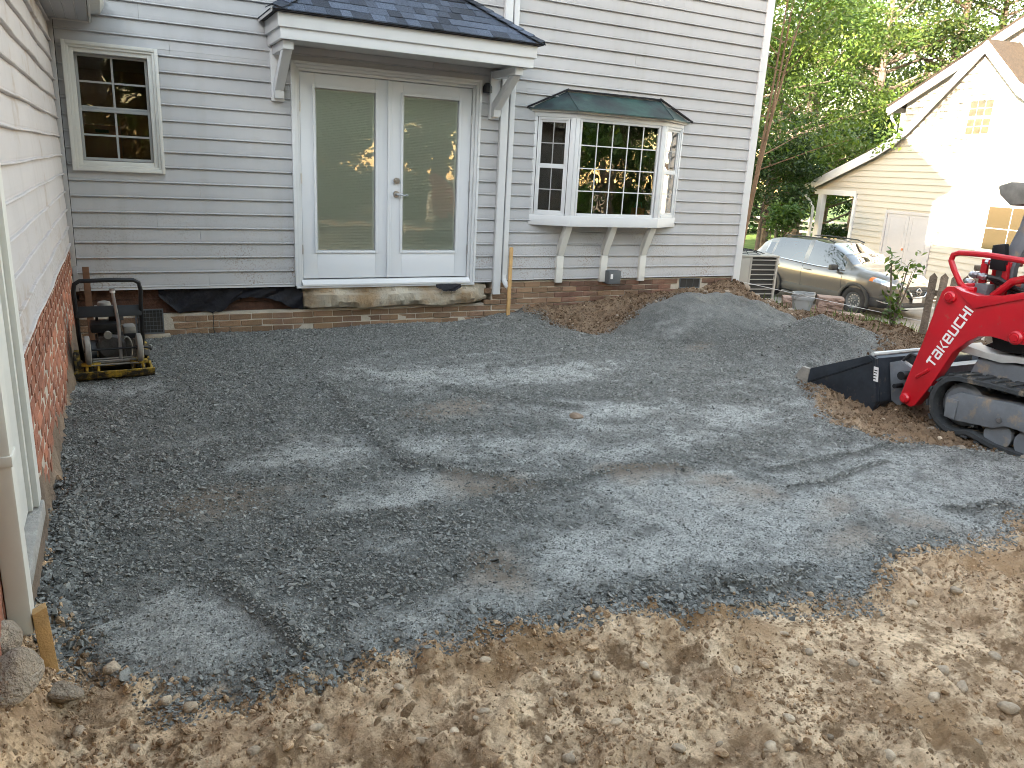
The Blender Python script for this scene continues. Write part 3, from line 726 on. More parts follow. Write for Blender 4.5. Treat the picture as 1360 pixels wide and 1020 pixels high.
def boards(parent, x0, x1, z0, z1, holes, material, wave=0.0, to_world=None, name='siding_board'):
    """courses of clapboard; holes = (xa, xb, za, zb); each piece is an object of its own"""
    k = 0; z = z0
    while z < z1-0.01:
        ph0 = random.uniform(0, 3.66)
        top = min(z+LAP, z1)
        cuts = sorted({z, top} | {q for h in holes for q in (h[2], h[3]) if z < q < top and h[0] < x1 and h[1] > x0})
        for za, zb in zip(cuts[:-1], cuts[1:]):
            if zb-za < 0.004: continue
            segs = [(x0, x1)]
            for h in holes:
                if h[2] < (za+zb)/2 < h[3]:
                    ns = []
                    for a, b in segs:
                        if h[1] <= a or h[0] >= b: ns.append((a, b)); continue
                        if h[0] > a: ns.append((a, h[0]))
                        if h[1] < b: ns.append((h[1], b))
                    segs = ns
            cut_ = []
            for a, b in segs:
                js = [] if wave else [q for q in (ph0+3.66*i for i in range(-1, 5)) if a+.3 < q < b-.3]
                es = [a]+js+[b]
                cut_ += [(p+(.0008 if i else 0), q-(.0008 if i < len(es)-2 else 0)) for i, (p, q) in enumerate(zip(es[:-1], es[1:]))]
            for a, b in cut_:
                if b-a < 0.01: continue
                last = zb >= top-1e-6
                pr = prof_clip(za-z, (zb-z)+(0.004 if last and zb < z1-1e-6 else 0))
                nseg = max(1, int((b-a)/0.22)) if wave else max(1, int((b-a)/1.3))
                xs = [a+(b-a)*i/nseg for i in range(nseg+1)]
                vs = []; fs = []; m = len(pr); ph = random.random()*9
                off = random.gauss(0, 0.0012)
                for xx in xs:
                    wv = wave*(math.sin(xx*4.1+ph)+0.6*math.sin(xx*9.3+ph*2)); wz = wave*1.2*math.sin(xx*3.3+z*2.0+ph*0.3)
                    sag = 0.0012*math.sin(xx*1.7+ph)
                    for (yy, zz) in pr:
                        p = (xx, yy+off*(yy < -0.001)+(wv if yy < -0.001 else 0), z+zz+wz+sag)
                        vs.append(to_world(p) if to_world else p)
                for i in range(nseg):
                    for q in range(m-1):
                        fs.append((i*m+q, (i+1)*m+q, (i+1)*m+q+1, i*m+q+1))
                fs.append(tuple(range(m))); fs.append(tuple(range(nseg*m, (nseg+1)*m))[::-1])
                mb = MB(); mb.add(vs, fs); mb.build(name, material, parent); k += 1
        z = top
    return k
def backing(parent_name, mats, holes, x0, x1, z0, z1, y0, y1, parent, to_world=None):
    xs = sorted({x0, x1} | {q for h in holes for q in h[:2]}); zs = sorted({z0, z1} | {q for h in holes for q in h[2:]})
    mb = MB()
    for a, b in zip(xs[:-1], xs[1:]):
        for c, d_ in zip(zs[:-1], zs[1:]):
            if any(h[0] < (a+b)/2 < h[1] and h[2] < (c+d_)/2 < h[3] for h in holes): continue
            mb.box((a, y0, c), (b, y1, d_))
    if to_world: mb.v = [to_world(p) for p in mb.v]
    return mb.build(parent_name, mats, parent)

DOOR = (2.02, 4.055, 0.47, 2.665); WIN = (0.098, 0.852, 1.553, 2.632); BAY = (4.72, 6.90, 1.15, 2.45)
HOLES = [DOOR, WIN, BAY]
wall = backing('back_wall', MT['dark'], [(2.08, 4.0, 0.49, 2.6), (0.16, 0.79, 1.60, 2.57), (4.80, 6.82, 1.22, 2.40)], 0.0, 8.03, 0.48, 5.7, 0.004, 0.16, house)
boards(wall, 0.055, 8.03, Z0, 5.70, [(DOOR[0]+.03, DOOR[1]-.03, DOOR[2], DOOR[3]-.03), (WIN[0]+.03, WIN[1]-.03, WIN[2]+.03, WIN[3]-.03), (BAY[0]+.03, BAY[1]-.03, BAY[2]+.03, BAY[3]-.02)], MT['siding'])
# aluminium starter under the first course
MB().box((0.06, -0.024, 0.470), (2.02, 0.0, 0.4905)).build('starter_strip', MT['trim'], wall)
MB().box((4.06, -0.022, 0.474), (4.28, 0.0, 0.4905)).build('starter_strip', MT['trim'], wall)
# corner posts
MB().box((0.0, -0.048, 0.70), (0.050, 0.0, 2.80)).build('corner_post', MT['greytrim'], house, bevel=.004)
MB().box((0.012, -0.040, 0.468), (0.054, 0.0, 0.70)).build('corner_post', MT['greytrim'], house, bevel=.004)
mb = MB(); mb.box((7.985, -0.034, 0.405), (8.10, 0.0, 5.7)); mb.box((8.03, 0.0, 0.405), (8.10, 0.10, 5.7)); mb.build('corner_trim', MT['trim'], house, bevel=.004)

# ---- rest of the block: gable end, roof, floors
for lo_, hi_ in (((8.03, 0.10, 0.35), (8.06, 9.0, 5.7)), ((-9.0, 8.9, -0.3), (8.03, 9.0, 5.7)), ((-9.0, 0.0, 2.9), (-0.001, 0.1, 5.7))):
    MB().box(lo_, hi_).build('side_wall', MT['siding'], house)
mb = MB(); mb.prism([(-0.45, 5.62), (4.5, 9.35), (9.45, 5.62), (9.45, 5.80), (4.5, 9.55), (-0.45, 5.80)], 'x', -9.3, 8.3); mb.build('main_roof', MT['roof'], house)
mb = MB(); mb.prism([(0, 5.7), (9.0, 5.7), (4.5, 9.30)], 'x', 8.0, 8.03); mb.build('gable_wall', MT['siding'], house)
mb = MB(); mb.box((-8.9, 0.17, -0.3), (8.0, 8.85, 0.44)); mb.box((-8.9, 0.17, 2.75), (8.0, 8.85, 2.9)); mb.build('floor_slab', MT['room'], house)
mb = MB(); mb.box((1.55, 0.17, 0.44), (1.65, 8.8, 2.75)); mb.box((4.35, 0.17, 0.44), (4.45, 8.8, 2.75)); mb.box((7.6, 0.17, 0.44), (7.7, 8.8, 2.75)); mb.box((-8.8, 4.2, 0.44), (8.0, 4.3, 2.75)); mb.build('partition_wall', MT['room'], house)

# ---- low brick base under the back wall
BR = {}
def brick_mesh(key, L, material):
    if key not in BR:
        lst = []
        for s in range(4):
            r = random.Random(s*7+len(BR)); mb = MB(); mb.box((-L/2, -0.045, -0.0285), (L/2, 0.045, 0.0285))
            mb.v = [(x+r.gauss(0, .0018), y+r.gauss(0, .0022), z+r.gauss(0, .0016)) for x, y, z in mb.v]
            me = mb.mesh('brick'); bm = bmesh.new(); bm.from_mesh(me)
            bmesh.ops.bevel(bm, geom=list(bm.edges), offset=0.004, segments=1, affect='EDGES'); bm.to_mesh(me); bm.free()
            me.materials.append(material); lst.append(me)
        BR[key] = lst
    return random.choice(BR[key])
base = MB(); base.box((0.0, 0.018, -0.5), (4.30, 0.16, 0.22)); base.box((4.30, 0.0075, -0.5), (8.03, 0.16, 0.478)); base.box((8.03, 0.16, -0.5), (8.05, 9.0, 0.36))
base = base.build('foundation', MT['mortar'], house)
VENT_L = (0.50, 0.75, 0.03, 0.275); VENT_R = (7.08, 7.43, 0.335, 0.47)
nb = 0
for zc_i in range(9):
    zc = -0.035+zc_i*0.0665
    sh = 0.106 if zc_i % 2 else 0.0
    x = 0.0-sh
    while x < 8.03:
        xc = x+0.1025; x += 0.2105
        a, b = max(xc-0.1025, 0.005), min(xc+0.1025, 8.025)
        if b-a < 0.05: continue
        left = xc < 4.30
        if left and zc > 0.20: continue
        if not left and zc > 0.46: continue
        gz = H1(xc, -0.05)
        if zc+0.03 < gz-0.02: continue
        if VENT_L[0] < xc < VENT_L[1] and VENT_L[2] < zc < VENT_L[3]: continue
        if VENT_R[0]-.05 < xc < VENT_R[1]+.05 and zc > 0.33: continue
        L = round(b-a, 2) if b-a < 0.2 else 0.205
        red = (not left) and xc > 5.2 and random.random() < 0.55+0.3*(zc > .35)
        key = ('r' if red else 't', L)
        copy_piece('brick', brick_mesh(key, L, MT['brick_dark' if red else 'brick_tan']), ((a+b)/2, (0.055 if left else 0.040)+random.gauss(0, .003), zc), base, rot=(0, random.gauss(0, .008), random.gauss(0, .01)))
        nb += 1
# dark gap of old sheathing and rim wood above the left bricks
mb = MB()
for i in range(5):
    z0 = 0.205+i*0.053
    mb.obox((1.05+random.uniform(-.05, .05), 0.085-0.006*i, z0+0.026), (2.1, 0.02, 0.051), Matrix.Rotation(random.gauss(0, .004), 3, 'Y'))
mb.build('rim_board', MT['rot'], base)
# black felt hanging over it
def sheet(name, xs, ztop, zbot, y, material, parent, amp=0.012, seed=0):
    vs = []; fs = []; n = 26; m = 9
    for i in range(n+1):
        u = i/n; xx = xs[0]+(xs[1]-xs[0])*u; zb_ = np.interp(u, [p[0] for p in zbot], [p[1] for p in zbot])+random.gauss(0, .004)
        for j in range(m+1):
            v = j/m; zz = ztop+(zb_-ztop)*v
            vs.append((xx, y-0.03*v-amp*math.sin(xx*17+v*5+seed)-amp*.8*math.sin(xx*41+v*9), zz))
    for i in range(n):
        for j in range(m):
            a = i*(m+1)+j; fs.append((a, a+1, a+m+2, a+m+1))
    nv = len(vs); vs2 = vs+[(p[0], p[1]+0.004, p[2]) for p in vs]; fs2 = fs+[tuple(q+nv for q in f)[::-1] for f in fs]
    mb = MB(); mb.add(vs2, fs2); return mb.build(name, material, parent, smooth=True)
sheet('felt_membrane', (0.72, 1.50), 0.468, [(0, .40), (.12, .30), (.22, .235), (.4, .24), (.62, .225), (.75, .235), (.85, .31), (1, .36)], 0.03, MT['membrane'], base)
sheet('felt_membrane', (1.42, 2.10), 0.470, [(0, .37), (.35, .36), (.6, .33), (.85, .24), (1, .225)], 0.025, MT['membrane'], base, seed=2)
# remains of the old concrete stoop under the door
vs = []; fs = []; n = 60; pr = [(0.03, 0.478), (-0.030, 0.462), (-0.045, 0.40), (-0.085, 0.375), (-0.095, 0.30), (-0.075, 0.245), (0.03, 0.222)]
for i in range(n+1):
    u = i/n; xx = 2.10+2.13*u
    endL = 1-0.55*math.exp(-(u/0.03)**2); endR = 1-0.85*math.exp(-((1-u)/0.06)**2)
    for (yy, zz) in pr:
        e = min(endL, endR)
        vs.append((xx+random.gauss(0, .008), 0.03+(yy-0.03)*e+random.gauss(0, .008)+0.012*math.sin(xx*9+zz*20), 0.35+(zz-0.35)*(0.75+0.25*e)+0.008*math.sin(xx*7+yy*30)+random.gauss(0, .003)+(0.03*max(0, u-0.9)/0.1 if zz < .3 else 0)))
m = len(pr)
for i in range(n):
    for q in range(m-1): fs.append((i*m+q, (i+1)*m+q, (i+1)*m+q+1, i*m+q+1))
fs.append(tuple(range(m))); fs.append(tuple(range(n*m, n*m+m))[::-1])
mb = MB(); mb.add(vs, fs); mb.build('old_stoop', MT['concrete'], house, smooth=True)
sheet('felt_membrane', (3.55, 3.85), 0.475, [(0, .44), (.3, .40), (.7, .395), (1, .44)], -0.11, MT['membrane'], base, amp=.004, seed=5)
# vents
def vent(x0, x1, z0, z1, y, nx_, nz_):
    mb = MB(); t = .012
    mb.box((x0, y, z0), (x1, y+.01, z0+t)); mb.box((x0, y, z1-t), (x1, y+.01, z1)); mb.box((x0, y, z0+t), (x0+t, y+.01, z1-t)); mb.box((x1-t, y, z0+t), (x1, y+.01, z1-t))
    f = mb.build('foundation_vent', MT['slate'], house)
    MB().box((x0+.004, y+.0115, z0+.004), (x1-.004, y+.0135, z1-.004)).build('vent_back', MT['dark'], f)
    for i in range(1, nx_): MB().box((x0+(x1-x0)*i/nx_-.0015, y+.003, z0+t), (x0+(x1-x0)*i/nx_+.0015, y+.006, z1-t)).build('grille_wire', MT['slate'], f)
    for i in range(1, nz_): MB().box((x0+t, y+.0065, z0+(z1-z0)*i/nz_-.0015), (x1-t, y+.009, z0+(z1-z0)*i/nz_+.0015)).build('grille_wire', MT['slate'], f)
vent(*VENT_L, -0.002, 8, 6); vent(VENT_R[0], VENT_R[1], VENT_R[2], VENT_R[3], -0.008, 3, 1)
MB().box((0.47, -0.10, -0.03), (0.80, 0.03, 0.028)).build('vent_sill', MT['concrete'], house, bevel=.008)
MB().box((7.05, -0.07, 0.30), (7.46, 0.03, 0.333)).build('vent_sill', MT['concrete'], house, bevel=.006)
# grey outdoor box between the bay brackets
mb = MB(); mb.box((5.845, -0.145, 0.435), (6.025, -0.022, 0.60))
ob = mb.build('outlet_box', MT['slate'], house, bevel=.008)
MB().box((5.868, -0.150, 0.50), (5.90, -0.1455, 0.56)).build('sticker', MT['tag_'], ob)
# thin cable hanging from the felt
mb = MB(); mb.tube([(1.20, -0.035, 0.24), (1.205, -0.045, 0.15), (1.195, -0.04, 0.08), (1.21, -0.05, 0.02)], 0.004, 6); mb.build('cable', MT['black'], house)

# ---- double glazed door
def ring(mb, x0, x1, z0, z1, t, y0, y1, tb=None):
    tb = t if tb is None else tb
    mb.box((x0, y0, z0), (x0+t, y1, z1)); mb.box((x1-t, y0, z0), (x1, y1, z1)); mb.box((x0+t, y0, z1-t), (x1-t, y1, z1))
    if tb > 0: mb.box((x0+t, y0, z0), (x1-t, y1, z0+tb))
    return mb
mb = MB(); ring(mb, DOOR[0], DOOR[1], 0.478, DOOR[3], 0.028, -0.052, 0.0, 0); ring(mb, DOOR[0]+.028, DOOR[1]-.028, 0.478, DOOR[3]-.028, 0.030, -0.040, 0.02, 0)
ring(mb, DOOR[0]+.058, DOOR[1]-.058, 0.478, DOOR[3]-.058, 0.030, -0.012, 0.12, 0)
fd = mb.build('french_door', MT['trim'], house, bevel=.004)
mb = MB(); mb.prism([(-0.075, 0.478), (-0.075, 0.496), (-0.03, 0.535), (0.10, 0.540), (0.10, 0.478)], 'x', 2.0885, 3.9865); mb.build('threshold', MT['alum'], fd)
mb = MB(); mb.box((2.03, -0.062, 0.455), (4.045, -0.004, 0.4775)); mb.build('threshold', MT['trim'], fd)
LEAVES = [(2.112, 3.012, 2.262, 2.882), (3.052, 3.958, 3.182, 3.812)]
for (a, b, ga, gb) in LEAVES:
    z0, z1, gz0, gz1 = 0.548, 2.572, 0.838, 2.436
    hs = [(ga, gb, gz0, gz1)]
    xs = [a, ga, gb, b]; zs = [z0, gz0, gz1, z1]; mb = MB()
    mb.box((a, 0.0, z0), (ga, .045, z1)); mb.box((gb, 0, z0), (b, .045, z1)); mb.box((ga, 0, z0), (gb, .045, gz0)); mb.box((ga, 0, gz1), (gb, .045, z1))
    mb.build('door_leaf', MT['door'], fd, bevel=.003)
    mb = MB(); ring(mb, ga-.026, gb+.026, gz0-.026, gz1+.026, 0.026, -0.012, -0.0005); mb.build('glazing_bead', MT['door'], fd, bevel=.004)
    MB().box((ga+.013, 0.008, gz0+.013), (gb-.013, 0.011, gz1-.013)).build('door_pane', MT['doorglass'], fd)
    mb = MB(); n = 98
    for i in range(n):
        zc = gz0+.02+(gz1-gz0-.05)*i/(n-1)
        mb.obox(((ga+gb)/2, 0.030, zc), (gb-ga-.05, 0.0145, 0.0012), Matrix.Rotation(R(62), 3, 'X'))
    mb.box((ga+.012, 0.021, gz1-.030), (gb-.012, 0.040, gz1-.012)); mb.box((ga+.002, .036, gz0), (gb-.002, .0445, gz1))
    mb.build('blind', MT['blind'], fd)
mb = MB(); mb.box((3.010, -0.020, 0.548), (3.034, 0.0, 2.572)); mb.box((3.034, -0.012, 0.548), (3.054, 0.03, 2.572)); mb.build('astragal', MT['door'], fd, bevel=.003)
mb = MB(); mb.cyl((3.111, -0.022, 1.577), (3.111, 0, 1.577), 0.033, 20); mb.cyl((3.111, -0.034, 1.577), (3.111, -0.022, 1.577), 0.018, 16); mb.build('deadbolt', MT['steel'], fd, smooth=True)
mb = MB(); mb.cyl((3.111, -0.016, 1.437), (3.111, 0, 1.437), 0.034, 20); mb.cyl((3.111, -0.05, 1.437), (3.111, -0.016, 1.437), 0.012, 10)
mb.tube([(3.105, -0.055, 1.437), (3.14, -0.058, 1.440), (3.18, -0.058, 1.428), (3.215, -0.056, 1.436), (3.225, -0.054, 1.428)], [.011, .010, .008, .007, .006], 8); mb.build('lever_handle', MT['steel'], fd, smooth=True)
for hx, hz in ((3.962, 2.25), (3.962, 1.56), (3.962, 0.85), (2.108, 1.56), (2.108, .85), (2.108, 2.25)):
    MB().cyl((hx, -0.008, hz-.05), (hx, -0.008, hz+.05), 0.008, 8).build('hinge', MT['steel'], fd, smooth=True)

# ---- small sash window near the inner corner
mb = MB(); ring(mb, *WIN, 0.030, -0.055, 0.0); ring(mb, WIN[0]+.030, WIN[1]-.030, WIN[2]+.030, WIN[3]-.030, 0.022, -0.045, 0.01); ring(mb, WIN[0]+.052, WIN[1]-.052, WIN[2]+.052, WIN[3]-.052, 0.036, -0.030, 0.10)
sw = mb.build('sash_window', MT['trim_grimy'], house, bevel=.003)
gx0, gx1 = WIN[0]+.090, WIN[1]-.090
for (za, zb, yy) in ((1.645, 2.085, 0.02), (2.085, 2.542, 0.045)):
    mb = MB(); ring(mb, gx0, gx1, za, zb, 0.022, yy-.012, yy+.02, 0.026); xm = (gx0+gx1)/2; zm = (za+zb)/2
    sash = mb.build('sash', MT['sash'], sw, bevel=.002)
    mb = MB(); mb.box((xm-.009, yy-.006, za+.026), (xm+.009, yy+.006, zb-.022)); mb.build('muntin', MT['sash'], sw)
    for (a, b) in ((gx0+.022, xm-.009), (xm+.009, gx1-.022)):
        MB().box((a, yy-.005, zm-.008), (b, yy+.005, zm+.008)).build('muntin', MT['sash'], sw)
        for (c, d_) in ((za+.026, zm-.008), (zm+.008, zb-.022)):
            MB().box((a, yy-.001, c), (b, yy+.002, d_)).build('pane', MT['darkglass'], sw)
# things standing inside behind that window
t = thing('cardboard_box', 'brown cardboard carton seen through the lower panes of the small sash window', 'box', (0.36, 0.42, 1.62))
mb = MB(); mb.box((-.15, -.14, 0), (.15, .14, .34)); mb.build('carton', MT['cardboard'], t, bevel=.004)
MB().box((-.06, -.143, .27), (.05, -.1405, .30)).build('tape', MT['black'], t)
mb = MB(); mb.box((0.2, .30, 1.58), (1.0, .75, 1.618)); mb.box((0.2, .30, .44), (.24, .75, 1.58)); mb.box((.96, .30, .44), (1., .75, 1.58)); tag(mb.build('side_table', MT['room']), 'dark table standing indoors behind the small sash window, under the carton', 'table')

# ---- bay window
BX = [(4.72, 0.0), (5.15, -0.25), (6.42, -0.25), (6.90, 0.0)]
def bay_frame(i):
    a, b = Vector((*BX[i], 0)), Vector((*BX[i+1], 0)); u = (b-a); L = u.length; u.normalize(); nrm = Vector((u.y, -u.x, 0))
    return a, u, nrm, L
def bw(i):
    a, u, nrm, L = bay_frame(i)
    return (lambda p: tuple(a+u*p[0]-nrm*p[1]+Vector((0, 0, p[2]))))
def poly_z(pts, z0, z1):
    mb = MB(); mb.prism(pts, 'z', z0, z1); return mb
def off_poly(o):
    return [(BX[0][0]-o*0.9, 0.0), (BX[1][0]-o*0.35, BX[1][1]-o), (BX[2][0]+o*0.35, BX[2][1]-o), (BX[3][0]+o*0.9, 0.0)]
mb = poly_z(off_poly(0.012), 1.145, 1.262); mb.prism(off_poly(0.0), 'z', 2.352, 2.40)
bay = mb.build('bay_window', MT['trim'], house, bevel=.004)
mb = poly_z(off_poly(0.045), 2.402, 2.432); mb.build('roof_edge', MT['trim_grimy'], bay)
ins = [(BX[0][0]+.12, 0.02), (BX[1][0]+.06, -.17), (BX[2][0]-.06, -.17), (BX[3][0]-.12, .02)]
poly_z(ins, 1.262, 1.275).build('window_seat', MT['trim'], bay)
# low copper roof
e = off_poly(0.085); zt = 2.655; ze = 2.434
mb = MB(); V = [(e[0][0], 0, ze), (e[1][0], e[1][1], ze), (e[2][0], e[2][1], ze), (e[3][0], 0, ze), (5.14, 0, zt), (6.47, 0, zt)]
low = [(p[0], p[1], p[2]-.012) for p in V[:4]]
mb.add(V+low, [(0, 1, 4), (1, 2, 5, 4), (2, 3, 5), (6, 7, 1, 0), (7, 8, 2, 1), (8, 9, 3, 2), (9, 8, 7, 6), (0, 4, 5, 3, 9, 6)])
mb.build('copper_roof', MT['copper'], bay)
mb = MB(); mb.tube([V[1], (V[4][0], -0.004, V[4][2]+.003)], .007, 6); mb.tube([V[2], (V[5][0], -.004, V[5][2]+.003)], .007, 6); mb.build('roof_seam', MT['copper'], bay)
mb = MB(); mb.obox(((V[0][0]+V[4][0])/2, -.02, (ze+zt)/2+.012), (math.hypot(V[4][0]-V[0][0], zt-ze)+.03, .035, .018), Matrix.Rotation(-math.atan2(zt-ze, V[4][0]-V[0][0]), 3, 'Y'))
mb.box((5.13, -.035, zt-.001), (6.48, -.003, zt+.018))
mb.obox(((V[3][0]+V[5][0])/2, -.02, (ze+zt)/2+.012), (math.hypot(V[5][0]-V[3][0], zt-ze)+.03, .035, .018), Matrix.Rotation(math.atan2(zt-ze, V[3][0]-V[5][0]), 3, 'Y'))
mb.build('roof_flashing', MT['membrane'], bay)
def bay_part(i, name, boxes, material, bevel=0.003):
    f = bw(i); mb = MB()
    for lo, hi in boxes: mb.box(lo, hi)
    mb.v = [f(p) for p in mb.v]
    return mb.build(name, material, bay, bevel=bevel)
for i in range(3):
    _, _, _, L = bay_frame(i)
    zb0, zb1 = 1.2625, 2.3515
    pl = 0.055 if i == 1 else 0.062
    bay_part(i, 'mullion', [((0.003, 0.0, zb0), (pl, 0.06, zb1))], MT['trim']); bay_part(i, 'mullion', [((L-pl, 0.0, zb0), (L-.003, 0.06, zb1))], MT['trim'])
    if i == 1:
        x0, x1 = pl+.012, L-pl-.012
        bay_part(i, 'window_frame', [((x0, .012, zb0), (x0+.028, .05, zb1)), ((x1-.028, .012, zb0), (x1, .05, zb1)), ((x0+.028, .012, zb1-.03), (x1-.028, .05, zb1)), ((x0+.028, .008, zb0), (x1-.028, .05, zb0+.035))], MT['trim'])
        a, b, c, d_ = x0+.028, x1-.028, zb0+.035, zb1-.03
        for k in range(1, 5):
            xm = a+(b-a)*k/5; bay_part(i, 'muntin', [((xm-.006, .022, c), (xm+.006, .030, d_))], MT['trim'], 0)
        for k in range(1, 4):
            zm = c+(d_-c)*k/4
            for q in range(5): bay_part(i, 'muntin', [((a+(b-a)*q/5+.006, .023, zm-.006), (a+(b-a)*(q+1)/5-.006, .029, zm+.006))], MT['trim'], 0)
        for q in range(5):
            for k in range(4):
                bay_part(i, 'pane', [((a+(b-a)*q/5+.0062, .0255, c+(d_-c)*k/4+.0062), (a+(b-a)*(q+1)/5-.0062, .0275, c+(d_-c)*(k+1)/4-.0062))], MT['glass'], 0)
    else:
        x0, x1 = pl+.006, L-pl-.006; zmid = (zb0+zb1)/2+.01
        bay_part(i, 'window_frame', [((x0, .010, zb0), (x0+.022, .05, zb1)), ((x1-.022, .010, zb0), (x1, .05, zb1)), ((x0+.022, .010, zb1-.03), (x1-.022, .05, zb1)), ((x0+.022, .002, zb0), (x1-.022, .05, zb0+.03))], MT['trim'])
        for (za, zb) in ((zb0+.03, zmid), (zmid, zb1-.03)):
            a, b = x0+.022, x1-.022; yo = .015 if za < zmid-.01 else .024
            bay_part(i, 'sash', [((a, yo, za), (a+.024, yo+.022, zb)), ((b-.024, yo, za), (b, yo+.022, zb)), ((a+.024, yo, za), (b-.024, yo+.022, za+.026)), ((a+.024, yo, zb-.024), (b-.024, yo+.022, zb))], MT['trim'])
            a += .024; b -= .024; c, d_ = za+.026, zb-.024; xm, zm = (a+b)/2, (c+d_)/2
            bay_part(i, 'muntin', [((xm-.006, yo+.008, c), (xm+.006, yo+.015, d_))], MT['sash'], 0)
            for (p, q) in ((a, xm-.006), (xm+.006, b)):
                bay_part(i, 'muntin', [((p, yo+.009, zm-.006), (q, yo+.014, zm+.006))], MT['sash'], 0)
                for (r_, s_) in ((c, zm-.006), (zm+.006, d_)):
                    bay_part(i, 'pane', [((p, yo+.0105, r_), (q, yo+.0125, s_))], MT['bayside'] if i == 0 else MT['glass'], 0)
for bx in (5.18, 5.82, 6.41):
    mb = MB(); mb.box((bx-.045, -0.055, 0.455), (bx+.045, -0.0005, 0.78)); 
    mb.prism([(-0.056, 0.455), (-0.056, 0.62), (-0.05, 0.78), (-0.215, 1.143), (-0.135, 1.143), (-0.0005, 0.86), (-0.0005, 0.781), (-0.0550, 0.781)][2:], 'x', bx-.042, bx+.042)
    mb.build('bay_bracket', MT['trim_grimy'], bay, bevel=.004)
# orange and green things on the seat
t = thing('toy_crate', 'small red toy crate on the bay window seat, behind the lowest right pane', 'crate', (6.22, -0.10, 1.276))
mb = MB(); mb.box((-.07, -.05, 0), (.07, .05, .10)); mb.build('crate', mat('toy_red', (.45, .10, .04), .5), t, bevel=.006)
mb = MB(); mb.tube([(-.06, 0, .10), (-.04, 0, .16), (.04, 0, .16), (.06, 0, .10)], .008, 6); mb.build('handle', mat('toy_green', (.05, .3, .2), .5), t)

# ---- hipped canopy over the door
CX0, CX1, CY, CZ = 1.815, 4.345, -0.66, 2.765
mb = MB(); mb.box((CX0, CY, CZ), (CX1, CY+.03, CZ+.10)); mb.box((CX0, CY+.03, CZ), (CX0+.03, -0.024, CZ+.10)); mb.box((CX1-.03, CY+.03, CZ), (CX1, -0.024, CZ+.10))
mb.box((CX0-.022, CY-.022, CZ+.095), (CX1+.022, CY+.03, CZ+.212)); mb.box((CX0-.022, CY+.03, CZ+.095), (CX0+.03, -.024, CZ+.212)); mb.box((CX1-.03, CY+.03, CZ+.095), (CX1+.022, -.024, CZ+.212))
can = mb.build('door_canopy', MT['trim'], house, bevel=.004)
mb = MB(); nbd = 5
for i in range(nbd):
    y0 = CY+.031+(-.03-CY-.03)*i/nbd; y1 = CY+.031+(-.03-CY-.03)*(i+1)/nbd-.004
    MB().box((CX0+.031, y0, CZ+.03), (CX1-.031, y1, CZ+.042)).build('soffit_board', MT['trim_grimy'], can)
E0, E1, EY, EZ = CX0-.07, CX1+.07, CY-.065, CZ+.214
SLP = 0.70
def roofz(y): return EZ+(y-EY)*SLP
hipw = (0-EY)
mb = MB(); top = EZ+hipw*SLP
mb.add([(E0, EY, EZ), (E1, EY, EZ), (E1, -.02, EZ), (E0, -.02, EZ), (E0+hipw, -.02, top), (E1-hipw, -.02, top), (E0, EY, EZ+.012), (E1, EY, EZ+.012), (E1, -.02, EZ+.012), (E0, -.02, EZ+.012), (E0+hipw, -.02, top+.012), (E1-hipw, -.02, top+.012)],
       [(0, 3, 2, 1), (6, 7, 11, 10), (7, 8, 11), (6, 10, 9), (0, 1, 7, 6), (1, 2, 8, 7), (3, 0, 6, 9), (9, 10, 11, 8, 2, 3)])
mb.build('roof_deck', MT['membrane'], can)
cs = math.cos(math.atan(SLP)); ns = Vector((0, -math.sin(math.atan(SLP)), cs)); us = Vector((0, cs, math.sin(math.atan(SLP))))
expo = 0.128
def shingle(quad, nrm, th=0.011):
    mb = MB(); a = [Vector(p)+nrm*.013 for p in quad]; a[0] = a[0]+nrm*th; a[1] = a[1]+nrm*th
    b = [p+nrm*0.004*(1 if i > 1 else 1) for i, p in enumerate(a)]; lo = [Vector(p)+nrm*.0125 for p in quad]
    mb.add([tuple(p) for p in lo]+[tuple(p) for p in b], [(0, 3, 2, 1), (4, 5, 6, 7), (0, 1, 5, 4), (1, 2, 6, 5), (2, 3, 7, 6), (3, 0, 4, 7)])
    mb.build('shingle', MT['shingle'], can)
rows = int((hipw/cs)/expo)+1
for r_ in range(rows):
    s0, s1 = r_*expo, min((r_+1)*expo+.02, hipw/cs)
    x = E0-0.02-random.random()*.15
    while x < E1:
        w_ = random.choice((.10, .13, .16, .19)); xa, xb = x+.001, x+w_-.001; x += w_
        y0, y1 = s0*cs, s1*cs
        la0, lb0 = max(xa, E0+y0), min(xb, E1-y0); la1, lb1 = max(xa, E0+y1), min(xb, E1-y1)
        if lb0-la0 < .015: continue
        if lb1-la1 < .004: lb1 = la1 = min(max((la0+lb0)/2, E0+y1), E1-y1); lb1 += .002
        def P3(xx, s): return (xx, EY+s*cs, EZ+s*math.sin(math.atan(SLP)))
        shingle([P3(la0, s0), P3(lb0, s0), P3(lb1, s1), P3(la1, s1)], ns, random.choice((.004, .009)))
